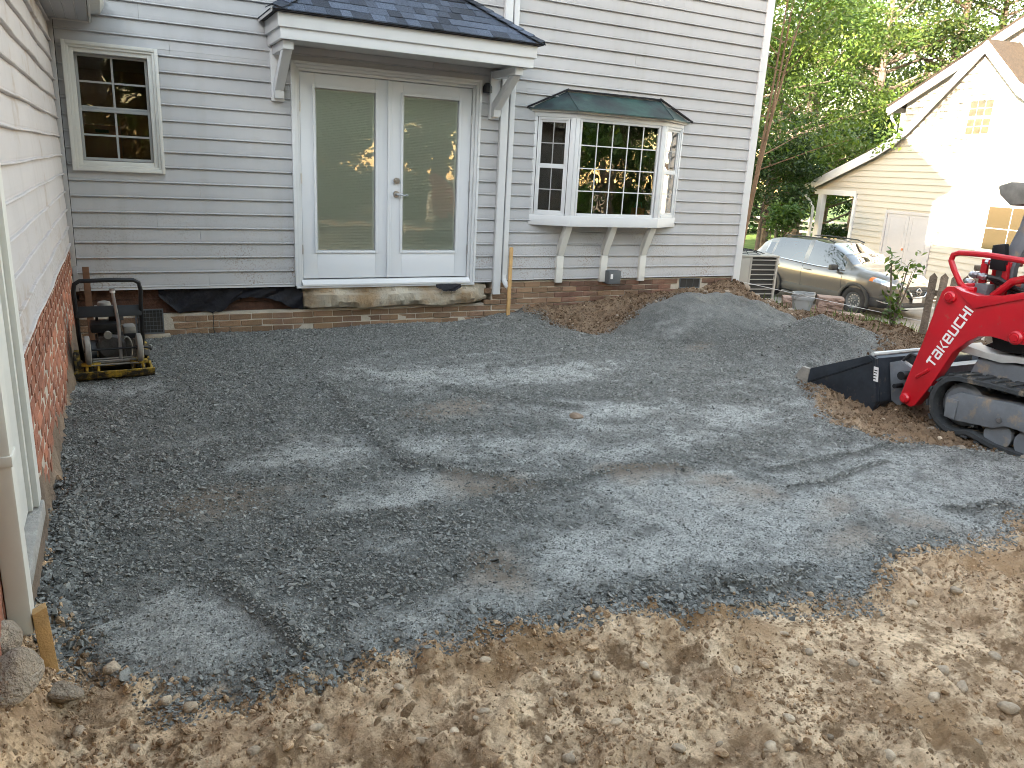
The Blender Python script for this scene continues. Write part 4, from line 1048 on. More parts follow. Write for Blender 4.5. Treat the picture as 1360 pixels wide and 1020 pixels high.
for sgn, ex in ((-1, E0), (1, E1)):
    nn = Vector((sgn*math.sin(math.atan(SLP)), 0, cs))
    for r_ in range(rows):
        s0, s1 = r_*expo*cs, min((r_+1)*expo*cs+.015, hipw-.01)
        y = EY-random.random()*.1
        while y < -.02:
            w_ = random.choice((.10, .13, .16, .19)); ya, yb = max(y+.001, EY+s0), min(y+w_-.001, -.022); y += w_
            if yb-ya < .015: continue
            yc = max(ya, EY+s1)
            if yc > yb-.004: continue
            q = [(ex-sgn*s0, ya, EZ+s0*SLP), (ex-sgn*s0, yb, EZ+s0*SLP), (ex-sgn*s1, yb, EZ+s1*SLP), (ex-sgn*s1, yc, EZ+s1*SLP)]
            if sgn > 0: shingle(q, nn, .006)
            else: shingle([q[1], q[0], q[3], q[2]], nn, .006)
    # hip caps
    a = Vector((ex, EY, EZ+.03)); b = Vector((ex-sgn*hipw, -.02, top+.03)); n = 9
    for i in range(n):
        p, q = a.lerp(b, i/n), a.lerp(b, min((i+1.25)/n, 1)); dirv = (q-p).normalized()
        sd_ = dirv.cross(Vector((0, 0, 1))).normalized(); upv = sd_.cross(dirv)
        mb = MB(); wv = .085
        o = upv*0.012
        pts = [p-sd_*wv-upv*.030+o, p+o, p+sd_*wv-upv*.030+o, q+sd_*wv-upv*.030, q, q-sd_*wv-upv*.030]
        mb.add([tuple(v) for v in pts]+[tuple(v+upv*.006) for v in pts], [(0, 1, 4, 5), (1, 2, 3, 4), (6, 11, 10, 7), (7, 10, 9, 8), (0, 6, 7, 1), (1, 7, 8, 2), (2, 8, 9, 3), (3, 9, 10, 4), (4, 10, 11, 5), (5, 11, 6, 0)])
        mb.build('shingle', MT['shingle'], can)
mb = MB(); mb.box((E0-.006, EY+.02, EZ-.012), (E0-.001, -.024, EZ+.02)); mb.build('drip_edge', MT['alum'], can)
for bx in (1.895, 4.215):
    mb = MB(); mb.box((bx-.06, -0.052, 2.275), (bx+.06, -0.0005, CZ-.001)); mb.box((bx-.045, CY+.06, CZ-.075), (bx+.045, -0.053, CZ-.001))
    br = mb.build('canopy_bracket', MT['trim'], can, bevel=.004)
    mb = MB(); mb.prism([(-0.053, 2.30), (-0.115, 2.30), (-0.125, 2.37), (CY+.10, CZ-.077), (CY+.21, CZ-.077), (-0.053, 2.44)], 'x', bx-.042, bx+.042); mb.build('bracket_brace', MT['trim'], can, bevel=.004)
# little lamp tucked behind the right bracket
mb = MB(); mb.lathe([(.05, 2.54), (.05, 2.60), (.025, 2.64)], 12, (4.10, -.09, 0)); mb.build('porch_lamp', MT['black'], house, smooth=True)

# ---- downspout right of the door
mb = MB(); mb.box((4.285, -0.075, 0.335), (4.375, -0.0255, 5.6)); ds = mb.build('downspout_board', MT['trim'], house, bevel=.004)
mb = MB(); mb.box((4.392, -.080, .56), (4.452, -.026, 5.6)); mb.build('downspout', MT['trim'], house, bevel=.008)
mb = MB(); mb.tube([(4.422, -.053, .57), (4.424, -.06, .50), (4.432, -.10, .455), (4.44, -.155, .425)], .030, 10); mb.build('downspout_elbow', MT['trim'], house, smooth=True)

# ---- garage wing on the left
def WW(p):      # wing wall runs along -Y on the plane x=0: local (along, depth, z) -> world
    return (-p[1]-0.010*p[0], -p[0], p[2])
NB = (4.46, 4.96, 0.27, 2.40)
wing = backing('wing_wall', MT['dark'], [NB], 0.0, 16.0, 0.89, 2.81, 0.003, 0.16, house, WW)
LAPS = LAP; LAP = 0.1555; PROF = [(y, z*LAP/LAPS) for y, z in PROF]
boards(wing, 0.052, 7.2, 0.895, 2.80, [(4.47, 5.0, 0.2, 2.6)], MT['wing_siding'], wave=0.0024, to_world=WW)
mb = MB(); mb.box((7.2, -.02, .895), (16, -.0005, 2.8)); mb.v = [WW(p) for p in mb.v]; mb.build('wing_cladding', MT['wing_siding'], house)
wb = MB(); wb.box((0.0, -0.0085, -0.5), (4.44, 0.16, 0.888)); wb.box((5.02, -.0085, -.5), (16, .16, .888)); wb.box((4.44, .07, -.5), (5.02, .16, .262)); wb.v = [WW(p) for p in wb.v]
wbase = wb.build('wing_foundation', MT['mortar'], house)
extra = []; nw = 0
for i in range(14):
    zc = -0.03+i*0.0692
    if zc > 0.87: continue
    sh = .106 if i % 2 else 0; y = .0-sh
    while y < 6.9:
        yc = y+.1025; y += .2155
        if yc < .06 or 4.40 < yc < 5.05: continue
        if zc < H1(0.05, -yc)-.05: continue
        if zc < 0.30 and yc < 4.4:
            pass
        loc = (-(0.033+random.gauss(0, .0008))-.010*yc, -yc, zc); rz = (0, random.gauss(0, .004), R(90.57)+random.gauss(0, .002))
        if nw < 150 and zc > .12 and yc < 4.4:
            copy_piece('brick', brick_mesh(('w', .205), .205, MT['brick_red']), loc, wbase, rot=rz); nw += 1
        else: extra.append((loc, rz))
mb = MB()
for loc, rz in extra:
    mb.obox(loc, (.205, .09, .057), Matrix.Rotation(rz[2], 3, 'Z'))
o = mb.build('brickwork', MT['brick_red'], wbase); o['kind'] = 'stuff'
# smeared mortar along the foot of the wing
vs = []; fs = []; n = 150; pr = [(0.0, 0.36), (0.012, 0.30), (0.02, 0.2), (0.03, 0.1), (0.045, 0.02), (0.05, -0.1)]
for i in range(n+1):
    yy = 0.02+4.42*i/n; k = float(fbm(np.array([yy]), np.array([0.3]), .5, 4, 3)[0])
    for (dx_, zz) in pr:
        q = float(fbm(np.array([yy*1.0]), np.array([zz*1.0]), .10, 3, 8)[0])
        vs.append((-0.008-.010*yy+dx_*1.3*(0.8+.8*q)+0.006*q, -yy, zz*(0.75+.9*k)+.02*q))
m = len(pr)
for i in range(n):
    for q in range(m-1): fs.append((i*m+q, (i+1)*m+q, (i+1)*m+q+1, i*m+q+1))
nv = len(vs); vs2 = vs+[(-.11, v[1], v[2]) for v in vs]
fs2 = fs+[tuple(q+nv for q in f)[::-1] for f in fs]
mb = MB(); mb.add(vs2, fs2); mb.build('smeared_mortar', MT['parge'], house, smooth=True)
# eave of the wing
mb = MB(); mb.box((0.0, -16.0, 2.802), (0.325, -0.030, 2.815)); so_ = mb.build('wing_soffit', MT['trim_grimy'], house)
for i in range(4):
    MB().box((0.0+.08*i+.003, -7, 2.797), (.08*i+.077, -0.031, 2.8018)).build('soffit_board', MT['greytrim'], so_)
mb = MB(); mb.box((0.0, -0.029, 2.785), (0.335, -0.024, 2.812)); mb.box((0.330, -16, 2.785), (0.345, -0.024, 2.93)); mb.build('wing_fascia', MT['trim_grimy'], house)
mb = MB(); mb.prism([(.346, 2.86), (.42, 2.87), (.455, 2.93), (.46, 2.985), (.45, 2.985), (.445, 2.93), (.415, 2.88), (.352, 2.872), (.352, 2.985), (.346, 2.985)], 'y', -16, -.027); mb.build('wing_gutter', MT['trim_grimy'], house)
mb = MB(); mb.prism([(0.38, 2.97), (-6.0, 8.15), (-12.4, 2.97), (-12.4, 2.87), (-6.0, 8.02), (0.33, 2.90)], 'y', -16.3, -0.04); mb.build('raised_wing_roof', MT['roof'], house)  # unseen ridge raised and run long so the roof blocks the sun
mb = MB(); mb.prism([(0, 2.8), (-12, 2.8), (-6, 8.0)], 'y', -16.0, -15.9); mb.box((-12, -16, -.5), (-.17, -15.9, 2.8)); mb.box((-12, -16, -.5), (-11.9, -.05, 2.8)); mb.build('wing_end_wall', MT['siding'], house)
# white side door frame, sill stone and the near downspout
mb = MB()
mb.box((4.455, -0.040, 0.272), (4.56, -0.001, 2.45)); mb.box((4.56, -0.018, 0.272), (4.60, .05, 2.45)); mb.box((4.60, -.002, .272), (5.0, .06, 2.45))
mb.box((4.456, -0.040, 2.45), (5.10, -0.001, 2.56)); mb.v = [WW(p) for p in mb.v]
sd2 = mb.build('side_door_frame', MT['trim_grimy'], house, bevel=.004)
mb = MB(); mb.box((4.46, -.050, 0.19), (5.30, .06, .265)); mb.v = [WW(p) for p in mb.v]; mb.build('stone_sill', MT['stone'], house, bevel=.008)
mb = MB(); mb.box((4.47, -.035, -.3), (5.30, .06, .187)); mb.v = [WW(p) for p in mb.v]; mb.build('sill_footing', MT['parge'], house)
mb = MB(); mb.box((5.39, -.084, .205), (5.48, -.014, 2.86)); mb.v = [WW(p) for p in mb.v]; nd = mb.build('near_downspout', MT['trim_grimy'], house, bevel=.012)
mb = MB(); mb.box((5.385, -.087, .80), (5.485, -.012, .835)); mb.v = [WW(p) for p in mb.v]; mb.build('downspout_joint', MT['trim_grimy'], house, bevel=.004)
mb = MB(); mb.box((5.10, -.03, .45), (5.30, -.001, 2.7)); mb.v = [WW(p) for p in mb.v]; mb.build('side_trim', MT['trim_grimy'], house, bevel=.004)
print('bricks', nb, nw, len(extra))
LAP = LAPS; PROF = [(y, z*LAP/0.1555) for y, z in PROF]

# ================================================================== NEIGHBOUR'S HOUSE
NQ = Vector((22.413, 8.357, 0)); NA = R(10.5)
nu = Vector((math.sin(NA), math.cos(NA), 0)); nn_ = Vector((math.cos(NA), -math.sin(NA), 0))   # along the gable (left in the photo) / away from us
nb_root = thing('house', 'cream clapboard house with swept gable and white storage doors behind the parked car', 'house', tuple(NQ), abs_=True)
def NP(u_, o, z): return tuple(NQ+nu*u_+nn_*o+Vector((0, 0, z)))
def nbuild(mb, name, m, parent=nb_root, **k):
    mb.v = [NP(*p) for p in mb.v]; return mb.build(name, m, parent, **k)
GB = -1.6
# front gable outline in (u, z): u grows to the left of the photo
def rake_z(u_):      # underside of the front gable's roof
    pts = [(-9.5, 2.2), (-7.6, 2.3), (-3.43, 4.55), (-2.18, 5.70), (0.07, 3.69), (0.6, 3.32), (1.3, 2.97), (2.1, 2.66), (4.66, 1.70), (5.0, 1.58)]
    return float(np.interp(u_, [p[0] for p in pts], [p[1] for p in pts]))
pts = [(2.1, GB), (-7.4, GB)]+[(u_, rake_z(u_)) for u_ in (-7.4, -3.43, -2.18, 0.07, .6, 1.3, 2.1)]
mb = MB(); mb.prism([(p[0], p[1]) for p in pts], 'y', 0.05, 7.5)
nw_ = nbuild(mb, 'gable_wall', MT['nsiding'])
mb = MB(); mb.prism([(2.05, 1.62), (2.05, rake_z(2.05)), (4.4, rake_z(4.4)), (4.4, 1.62)], 'y', 0.05, .18); nbuild(mb, 'porch_gable', MT['nsiding'])
NL = 0.19
ND = (-1.42, 0.62, GB, 1.10); NW1 = (-2.72, -1.70, 3.22, 4.36); NW2 = (-4.75, -3.02, 0.16, 1.56)
def ncourses(parent, zlo, zhi, ext, o, holes=()):
    z = zlo
    while z < zhi:
        a, b = ext(z+NL*.55)
        if b-a > .08:
            segs = [(a, b)]
            for h in holes:
                if h[2]-.02 < z+NL/2 < h[3]+.02:
                    ns = []
                    for p, q in segs:
                        if h[1] <= p or h[0] >= q: ns.append((p, q)); continue
                        if h[0] > p: ns.append((p, h[0]))
                        if h[1] < q: ns.append((h[1], q))
                    segs = ns
            for p, q in segs:
                mb = MB(); mb.prism([(o, z), (o-.040, z), (o-.006, z+NL+.004), (o, z+NL+.004)], 'x', p, q); nbuild(mb, 'siding_board', MT['nsiding'], parent)
        z += NL
def ext1(z):
    us = np.linspace(-7.4, 4.4, 480); ok = [u_ for u_ in us if rake_z(u_) > z+.06 and (u_ < 2.1 or z > 1.64)]
    return (min(ok), max(ok)) if ok else (0, 0)
ncourses(nw_, GB+.1, 5.6, ext1, 0.048, [ND, NW1, NW2])
# rake boards and roof of the swept gable
prof = [(-2.18, 5.70), (0.07, 3.69), (0.6, 3.32), (1.3, 2.97), (2.1, 2.66), (4.66, 1.70), (4.95, 1.60)]
mb = MB(); mb.prism([(p[0], p[1]-.26) for p in prof]+[(p[0], p[1]+.05) for p in prof[::-1]], 'y', -.20, -.165); nbuild(mb, 'rake_board', MT['trim'])
profr = [(-2.18, 5.70), (-3.43, 4.55), (-7.9, 1.9)]
mb = MB(); mb.prism([(p[0], p[1]-.26) for p in profr]+[(p[0], p[1]+.05) for p in profr[::-1]], 'y', -.20, -.165); nbuild(mb, 'rake_board', MT['trim'])
mb = MB(); mb.prism([(p[0], p[1]+.002) for p in prof]+[(p[0], p[1]+.09) for p in prof[::-1]], 'y', -.16, 7.5); nbuild(mb, 'swept_roof', MT['roof'])
mb = MB(); mb.prism([(p[0], p[1]+.002) for p in profr]+[(p[0], p[1]+.09) for p in profr[::-1]], 'y', -.16, 7.5); nbuild(mb, 'near_roof', MT['roof'])
# gutter end, porch post, beam, downspout
mb = MB(); mb.box((4.70, -.22, 1.50), (5.02, 7.4, 1.70)); nbuild(mb, 'gutter', MT['alum'], bevel=.01)
mb = MB(); mb.box((2.12, -.02, 1.44), (4.25, .14, 1.615)); nbuild(mb, 'porch_beam', MT['trim'])
mb = MB(); mb.box((3.78, -.03, GB), (4.02, .15, 1.439)); nbuild(mb, 'porch_post', MT['trim'], bevel=.01)
mb = MB(); mb.box((2.055, -.035, GB), (2.17, .16, 1.439)); nbuild(mb, 'corner_board', MT['trim'])
mb = MB(); mb.tube([(4.72, -.08, 1.58), (4.70, -.08, 1.40), (4.3, -.08, 1.12), (4.14, -.08, .95), (4.13, -.08, GB)], .05, 8); nbuild(mb, 'downspout', MT['alum'], smooth=True)
mb = MB(); mb.box((2.1, .16, GB), (4.6, 7.0, -1.25)); nbuild(mb, 'porch_floor', MT['concrete'])
# white double storage doors
mb = MB(); ring(mb, ND[0], ND[1], GB, ND[3], .09, -.01, .06, 0); mb.v = [(p[0], p[1], p[2]) for p in mb.v]
sd3 = nbuild(mb, 'storage_door', MT['storage'])
for a, b in ((ND[0]+.095, -0.405), (-0.395, ND[1]-.095)):
    mb = MB(); mb.box((a, .012, GB+.05), (b, .05, ND[3]-.095)); nbuild(mb, 'door_leaf', MT['storage'], sd3)
    for z0 in (-1.3, -0.1):
        mb = MB(); ring(mb, a+.12, b-.12, z0, z0+1.05, .03, .006, .0118); nbuild(mb, 'door_moulding', MT['storage'], sd3)
mb = MB(); mb.cyl((-.33, .0, -.05), (-.33, .012, -.05), .04, 10); nbuild(mb, 'door_knob', mat('copper_knob', (.5, .2, .1), .4, metal=.6), sd3)
# windows
def nwin(W_, nx_, nz_, halves):
    mb = MB(); ring(mb, *W_, .09, .0, .06); f = nbuild(mb, 'window', MT['trim'])
    a, b, c, d_ = W_[0]+.09, W_[1]-.09, W_[2]+.09, W_[3]-.09
    zs = [c, (c+d_)/2, d_] if halves else [c, d_]
    for h in range(len(zs)-1):
        z0, z1 = zs[h], zs[h+1]
        mb = MB(); ring(mb, a, b, z0, z1, .035, .03, .055); nbuild(mb, 'sash', MT['trim'], f)
        A, B, Cc, D = a+.035, b-.035, z0+.035, z1-.035
        for i in range(nx_):
            for j in range(nz_):
                mb = MB(); mb.box((A+(B-A)*i/nx_+.01, .038, Cc+(D-Cc)*j/nz_+.01), (A+(B-A)*(i+1)/nx_-.01, .044, Cc+(D-Cc)*(j+1)/nz_-.01)); nbuild(mb, 'pane', NPANE, f)
        for i in range(1, nx_):
            mb = MB(); mb.box((A+(B-A)*i/nx_-.0098, .034, Cc), (A+(B-A)*i/nx_+.0098, .048, D)); nbuild(mb, 'muntin', MT['trim'], f)
        for j in range(1, nz_):
            mb = MB(); mb.box((A, .035, Cc+(D-Cc)*j/nz_-.0098), (B, .047, Cc+(D-Cc)*j/nz_+.0098)); nbuild(mb, 'muntin', MT['trim'], f)
NPANE = mat('pane_with_shade', (0.045, 0.032, 0.020), 0.15, spec=0.6, coat=0.5)
nwin(NW1, 3, 2, True); nwin(NW2, 2, 2, False)
# taller block behind, its gable wall set back
OB = 0.95
def big_z(u_): return float(np.interp(u_, [-16, -6.2, 2.1], [3.8, 8.1, 4.32]))
mb = MB(); mb.prism([(1.65, GB), (-14, GB), (-14, big_z(-14)), (-6.2, 8.1), (1.65, big_z(1.65))], 'y', OB+.05, OB+9); bw_ = nbuild(mb, 'main_wall', MT['nsiding'])
def ext2(z):
    us = np.linspace(-13.9, 1.6, 400); ok = [u_ for u_ in us if big_z(u_) > z+.1]; return (min(ok), max(ok)) if ok else (0, 0)
ncourses(bw_, 2.2, 8.0, ext2, OB+.048)
mb = MB(); mb.prism([(2.1, 4.08), (-6.2, 7.86), (-15, 3.9), (-15, 4.2), (-6.2, 8.14), (2.1, 4.34)], 'y', OB-.25, OB-.205); nbuild(mb, 'rake_board', MT['trim'])
mb = MB(); mb.prism([(2.2, 4.32), (-6.2, 8.145), (-15.2, 4.12), (-15.2, 4.22), (-6.2, 8.25), (2.2, 4.42)], 'y', OB-.2, OB+9.2); nbuild(mb, 'main_roof', MT['roof'])
mb = MB(); mb.box((2.02, OB-.22, 4.18), (2.24, OB+9, 4.33)); nbuild(mb, 'main_gutter', MT['alum'], bevel=.01)
mb = MB(); mb.box((1.60, OB-.02, GB), (1.76, OB+.10, 4.15)); nbuild(mb, 'corner_board', MT['trim'])
mb = MB(); mb.tube([(2.12, OB-.06, 4.2), (2.10, OB-.06, 4.0), (1.84, OB-.06, 3.75), (1.84, OB-.06, 2.5)], .045, 8); nbuild(mb, 'main_downspout', MT['alum'], smooth=True)

# ================================================================== PARKED CAR
def make_car(loc, rz, ry):
    root = thing('parked_car', 'metallic grey crossover car parked on the drive in front of the cream house', 'car', loc, rot=(0, ry, rz))
    XS = np.array([-2.20, -2.17, -2.10, -1.95, -1.70, -1.38, -0.9, -0.35, 0.2, 0.70, 1.02, 1.27, 1.60, 1.90, 2.06, 2.14, 2.19])
    W  = np.array([0.66, 0.74, 0.82, 0.87, 0.905, 0.92, 0.90, 0.90, 0.90, 0.905, 0.91, 0.92, 0.90, 0.85, 0.74, 0.62, 0.46])
    ZB = np.array([0.42, 0.38, 0.34, 0.31, 0.27, 0.25, 0.23, 0.22, 0.22, 0.22, 0.23, 0.24, 0.24, 0.25, 0.27, 0.29, 0.32])
    SH = np.array([0.86, 0.93, 0.96, 0.98, 0.985, 0.98, 0.955, 0.935, 0.93, 0.93, 0.93, 0.925, 0.90, 0.86, 0.80, 0.75, 0.70])   # shoulder
    BT = np.array([0.92, 1.02, 1.10, 1.14, 1.14, 1.10, 1.05, 1.02, 1.00, 1.005, 1.03, 1.03, 0.99, 0.93, 0.86, 0.80, 0.74])       # glass foot
    BW = np.array([0.64, 0.70, 0.75, 0.77, 0.79, 0.80, 0.81, 0.81, 0.81, 0.80, 0.79, 0.78, 0.74, 0.66, 0.56, 0.46, 0.36])
    RZ = np.array([0.94, 1.04, 1.17, 1.37, 1.51, 1.565, 1.59, 1.595, 1.555, 1.33, 1.12, 1.065, 1.03, 0.975, 0.90, 0.84, 0.77])   # top of the side glass
    RW = np.array([0.62, 0.66, 0.64, 0.61, 0.60, 0.60, 0.605, 0.61, 0.605, 0.66, 0.72, 0.71, 0.66, 0.58, 0.48, 0.38, 0.28])
    RC = RZ+np.array([0.0, .01, .02, .03, .03, .04, .045, .045, .045, .05, .035, .035, .035, .03, .025, .02, .01])
    xs = np.unique(np.concatenate([np.linspace(-2.20, 2.19, 132), XS]))
    def sm(v):      # smooth interpolation
        y = np.interp(xs, XS, v); k = np.ones(5)/5; yp = np.concatenate([[y[0]]*2, y, [y[-1]]*2]); return np.convolve(yp, k, 'valid')
    W_, ZB_, SH_, BT_, BW_, RZ_, RW_, RC_ = map(sm, (W, ZB, SH, BT, BW, RZ, RW, RC))
    rows = []
    for i in range(len(xs)):
        w_, zb, sh, bt, b_, rz_, r_, rc = W_[i], ZB_[i], SH_[i], BT_[i], BW_[i], RZ_[i], RW_[i], RC_[i]
        P = [(0, zb), (w_*.86, zb), (w_*.965, zb+.05), (w_*.985, zb+.16), (w_*.955, zb+.25), (w_*.965, zb+.34), (w_*.985, .62+(sh-.86)*.4), (w_*1.0, .74+(sh-.86)*.6), (w_*.985, sh-.03), (w_*.955, sh+.02), (b_+.03, bt-.03), (b_, bt),
             (b_+(r_-b_)*.34, bt+(rz_-bt)*.38), (b_+(r_-b_)*.70, bt+(rz_-bt)*.74), (r_, rz_), (r_-.06, rz_+(rc-rz_)*.55), (r_*.5, rc-.008), (0, rc)]
        rows.append(P)
    m = len(rows[0]); verts = {}; bins = {}
    AX = (-1.38, 1.27)
    def cls(i, q, sgn):
        x = (xs[i]+xs[i+1])/2; z = (rows[i][q][1]+rows[i+1][q+1][1])/2; y = rows[i][q][0]
        if q in (1, 2, 3, 4, 5, 6) and min(math.hypot(x-a, z-.345) for a in AX) < .355: return None
        if q <= 3: return 'sill_cladding'
        if q in (11, 12, 13) and RZ_[i]-BT_[i] > .10:
            if -1.72 < x < -1.50 and q < 13: return 'quarter_window'
            if -1.43 < x < -0.42: return 'rear_side_window'
            if -0.30 < x < 0.80-(.14 if q > 12 else 0) : return 'front_side_window'
        if q in (14, 15, 16) and .26 < x < 1.00: return 'windscreen'
        if q in (14, 15, 16) and -2.08 < x < -1.72: return 'rear_window'
        if q in (8, 9) and 1.70 < x < 2.10: return 'lamp'
        if q in (8, 9) and 1.60 < x <= 1.70: return 'amber'
        if q in (8, 9) and x < -1.95: return 'tail'
        return 'body'
    for sgn in (-1, 1):
        for i in range(len(xs)-1):
            for q in range(m-1):
                c = cls(i, q, sgn)
                if c is None: continue
                key = c if c in ('body', 'windscreen', 'rear_window') else c+('R' if sgn < 0 else 'L')
                B = bins.setdefault(key, MB())
                P = [(xs[i], sgn*rows[i][q][0], rows[i][q][1]), (xs[i+1], sgn*rows[i+1][q][0], rows[i+1][q][1]), (xs[i+1], sgn*rows[i+1][q+1][0], rows[i+1][q+1][1]), (xs[i], sgn*rows[i][q+1][0], rows[i][q+1][1])]
                B.add(P, [(0, 1, 2, 3) if sgn < 0 else (3, 2, 1, 0)])
    for e in (0, len(xs)-1):
        P = [(xs[e], rows[e][q][0], rows[e][q][1]) for q in range(m)]+[(xs[e], -rows[e][q][0], rows[e][q][1]) for q in range(m-2, 0, -1)]
        bins['body'].add(P, [tuple(range(len(P)))])
    info = dict(body=('body', 'carpaint'), sill_cladding=('sill_cladding', 'plastic'), windscreen=('windscreen', 'carglass'), rear_window=('rear_window', 'carglass'), quarter_window=('side_window', 'carglass'),
                rear_side_window=('side_window', 'carglass'), front_side_window=('side_window', 'carglass'), lamp=('headlight', 'lamp'), amber=('turn_signal', 'amber'), tail=('tail_light', 'amber'))
    for k, B in bins.items():
        nm, mt = info[k[:-1]] if k[:-1] in info else info[k]
        me = B.mesh(nm); bm = bmesh.new(); bm.from_mesh(me); bmesh.ops.remove_doubles(bm, verts=bm.verts, dist=0.0008); bmesh.ops.recalc_face_normals(bm, faces=bm.faces)
        if nm == 'side_window' or nm == 'windscreen' or nm == 'rear_window':
            pass
        bm.to_mesh(me); bm.free()
        me.polygons.foreach_set('use_smooth', [True]*len(me.polygons))
        try: me.set_sharp_from_angle(angle=R(50))
        except Exception: pass
        link_mesh(nm, me, root, [MT[mt]])
    # dark tub inside so that no daylight shows through the arches
    mb = MB(); mb.box((-1.95, -.72, .30), (1.9, .72, .80)); mb.box((-1.5, -.62, .80), (.5, .62, 1.0)); mb.build('underbody', MT['dark'], root)
    for sx in (-.55, .25):
        for sy in (-.38, .38):
            mb = MB(); mb.obox((sx, sy, 1.12), (.14, .44, .55), Matrix.Rotation(R(-12), 3, 'Y')); mb.obox((sx-.07, sy, 1.44), (.09, .26, .17), Matrix.Rotation(R(-10), 3, 'Y')); mb.build('seat', MT['slate'], root, bevel=.03)
    for ax in AX:
        for sgn in (-1, 1):
            y = sgn*.79
            prof_ = [(.0, -.09), (.215, -.09), (.225, -.105), (.30, -.11), (.330, -.09), (.345, -.05), (.345, .05), (.33, .09), (.30, .11), (.0, .11)]
            mb = MB(); mb.lathe([(.20, -.10), (.225, -.112), (.30, -.114), (.330, -.095), (.345, -.055), (.345, .055), (.330, .095), (.30, .11), (.20, .10)], 40, (ax, y, .345), 'y', caps=False)
            wh = mb.build('wheel', MT['tyre'], root, smooth=True)
            mb = MB(); so2 = sgn
            mb.lathe([(.04, -.085*1), (.065, -.075), (.14, -.055), (.155, -.075), (.195, -.095), (.212, -.104), (.216, -.08), (.216, .08), (.1, .08)], 32, (ax, y, .345), 'y') if sgn < 0 else mb.lathe([(.1, -.08), (.216, -.08), (.216, .08), (.212, .104), (.195, .095), (.155, .075), (.14, .055), (.065, .075), (.04, .085)], 32, (ax, y, .345), 'y')
            mb.build('rim', MT['slate'] if ax > 0 else MT['steel'], wh, smooth=True)
            mb = MB()
            for k in range(12):
                a = 2*math.pi*k/12; mb.cyl((ax+.135*math.cos(a), y+sgn*.058, .345+.135*math.sin(a)), (ax+.135*math.cos(a), y+sgn*.066, .345+.135*math.sin(a)), .018, 8)
            for k in range(5):
                a = 2*math.pi*k/5; mb.cyl((ax+.05*math.cos(a), y+sgn*.07, .345+.05*math.sin(a)), (ax+.05*math.cos(a), y+sgn*.095, .345+.05*math.sin(a)), .012, 6)
            mb.build('wheel_nut', MT['steel'], wh)
            # black arch trim
            vs = []; fs = []; n = 26
            for k in range(n+1):
                a = R(-14)+R(208)*k/n
                for rr, yy in ((.352, .865), (.352, .925), (.385, .935), (.425, .922), (.425, .865)):
                    zc = .345+rr*math.sin(a); xx = ax+rr*math.cos(a)
                    vs.append((xx, sgn*yy, zc))
            for k in range(n):
                for q in range(4): fs.append((k*5+q, (k+1)*5+q, (k+1)*5+q+1, k*5+q+1))
            fs.append(tuple(range(5))); fs.append(tuple(range(n*5, n*5+5)))
            mb = MB(); mb.add(vs, fs); mb.build('wheel_arch', MT['plastic'], root, smooth=True)
    for sgn in (-1, 1):
        def sidey(x, z):
            i = int(np.clip(np.searchsorted(xs, x), 0, len(xs)-1)); P = rows[i]
            return float(np.interp(z, [p[1] for p in P[1:12]], [p[0] for p in P[1:12]]))
        for gx_ in (-1.42, -.36, .86):      # door shuts
            mb = MB(); zz = np.linspace(.45, 1.0, 9)
            mb.tube([(gx_+(.10 if gx_ > .5 else 0)*(1-z)*.3, sgn*(sidey(gx_, z)+.0005), z) for z in zz], .0045, 5); mb.build('door_seam', MT['plastic'], root)
        for hx in (-1.20, -.18):
            z = .90; mb = MB(); mb.tube([(hx-.11, sgn*(sidey(hx, z)+.004), z), (hx-.09, sgn*(sidey(hx, z)+.035), z), (hx+.09, sgn*(sidey(hx, z)+.035), z-.004), (hx+.11, sgn*(sidey(hx, z)+.004), z-.004)], .015, 8); mb.build('door_handle', MT['carpaint'], root, smooth=True)
        mb = MB(); mb.tube([(-1.78, sgn*.80, 1.11), (-1.0, sgn*.835, 1.055), (.0, sgn*.835, 1.01), (.85, sgn*.815, 1.015)], .011, 6); mb.build('window_trim', MT['chrome'], root, smooth=True)
        mb = MB(); mb.obox((.66, sgn*.98, 1.05), (.13, .20, .14), Matrix.Rotation(R(4*sgn), 3, 'Z')); mi = mb.build('mirror', MT['plastic'], root, bevel=.035)
        mb = MB(); mb.tube([(.66, sgn*.82, 1.0), (.66, sgn*.90, 1.03)], .025, 8); mb.build('mirror_arm', MT['plastic'], mi)
        mb = MB(); mb.tube([(-1.35, sgn*.50, 1.635), (-.9, sgn*.51, 1.665), (0, sgn*.51, 1.655), (.2, sgn*.51, 1.60)], .016, 6); mb.build('roof_rail', MT['plastic'], root, smooth=True)
        # fog lamp recess
        mb = MB(); mb.prism([(1.86, .46), (2.06, .44), (2.08, .56), (2.02, .60), (1.90, .56)], 'y', sgn*.66, sgn*.835); mb.build('fog_lamp', MT['plastic'], root, bevel=.01)
        mb = MB(); mb.prism([(1.84, .425), (2.10, .40), (2.12, .425), (1.86, .45)], 'y', sgn*.60, sgn*.85); mb.build('bumper_blade', MT['chrome'], root)
    # nose: black V grille, chrome V, badge, plate, lower intake
    mb = MB(); mb.prism([(-.40, .80), (.40, .80), (.28, .52), (-.28, .52)], 'x', 2.10, 2.215) if False else mb.add([(2.215, -.36, .775), (2.215, .36, .775), (2.225, .24, .52), (2.225, -.24, .52), (2.02, -.44, .785), (2.02, .44, .785), (2.02, .34, .50), (2.02, -.34, .50)], [(0, 1, 2, 3), (4, 7, 6, 5), (0, 4, 5, 1), (1, 5, 6, 2), (2, 6, 7, 3), (3, 7, 4, 0)])
    gr = mb.build('grille', MT['plastic'], root, bevel=.012)
    for z in (.56, .60, .64, .68, .72): MB().box((2.216, -.27, z), (2.232, .27, z+.012)).build('grille_bar', MT['slate'], gr)
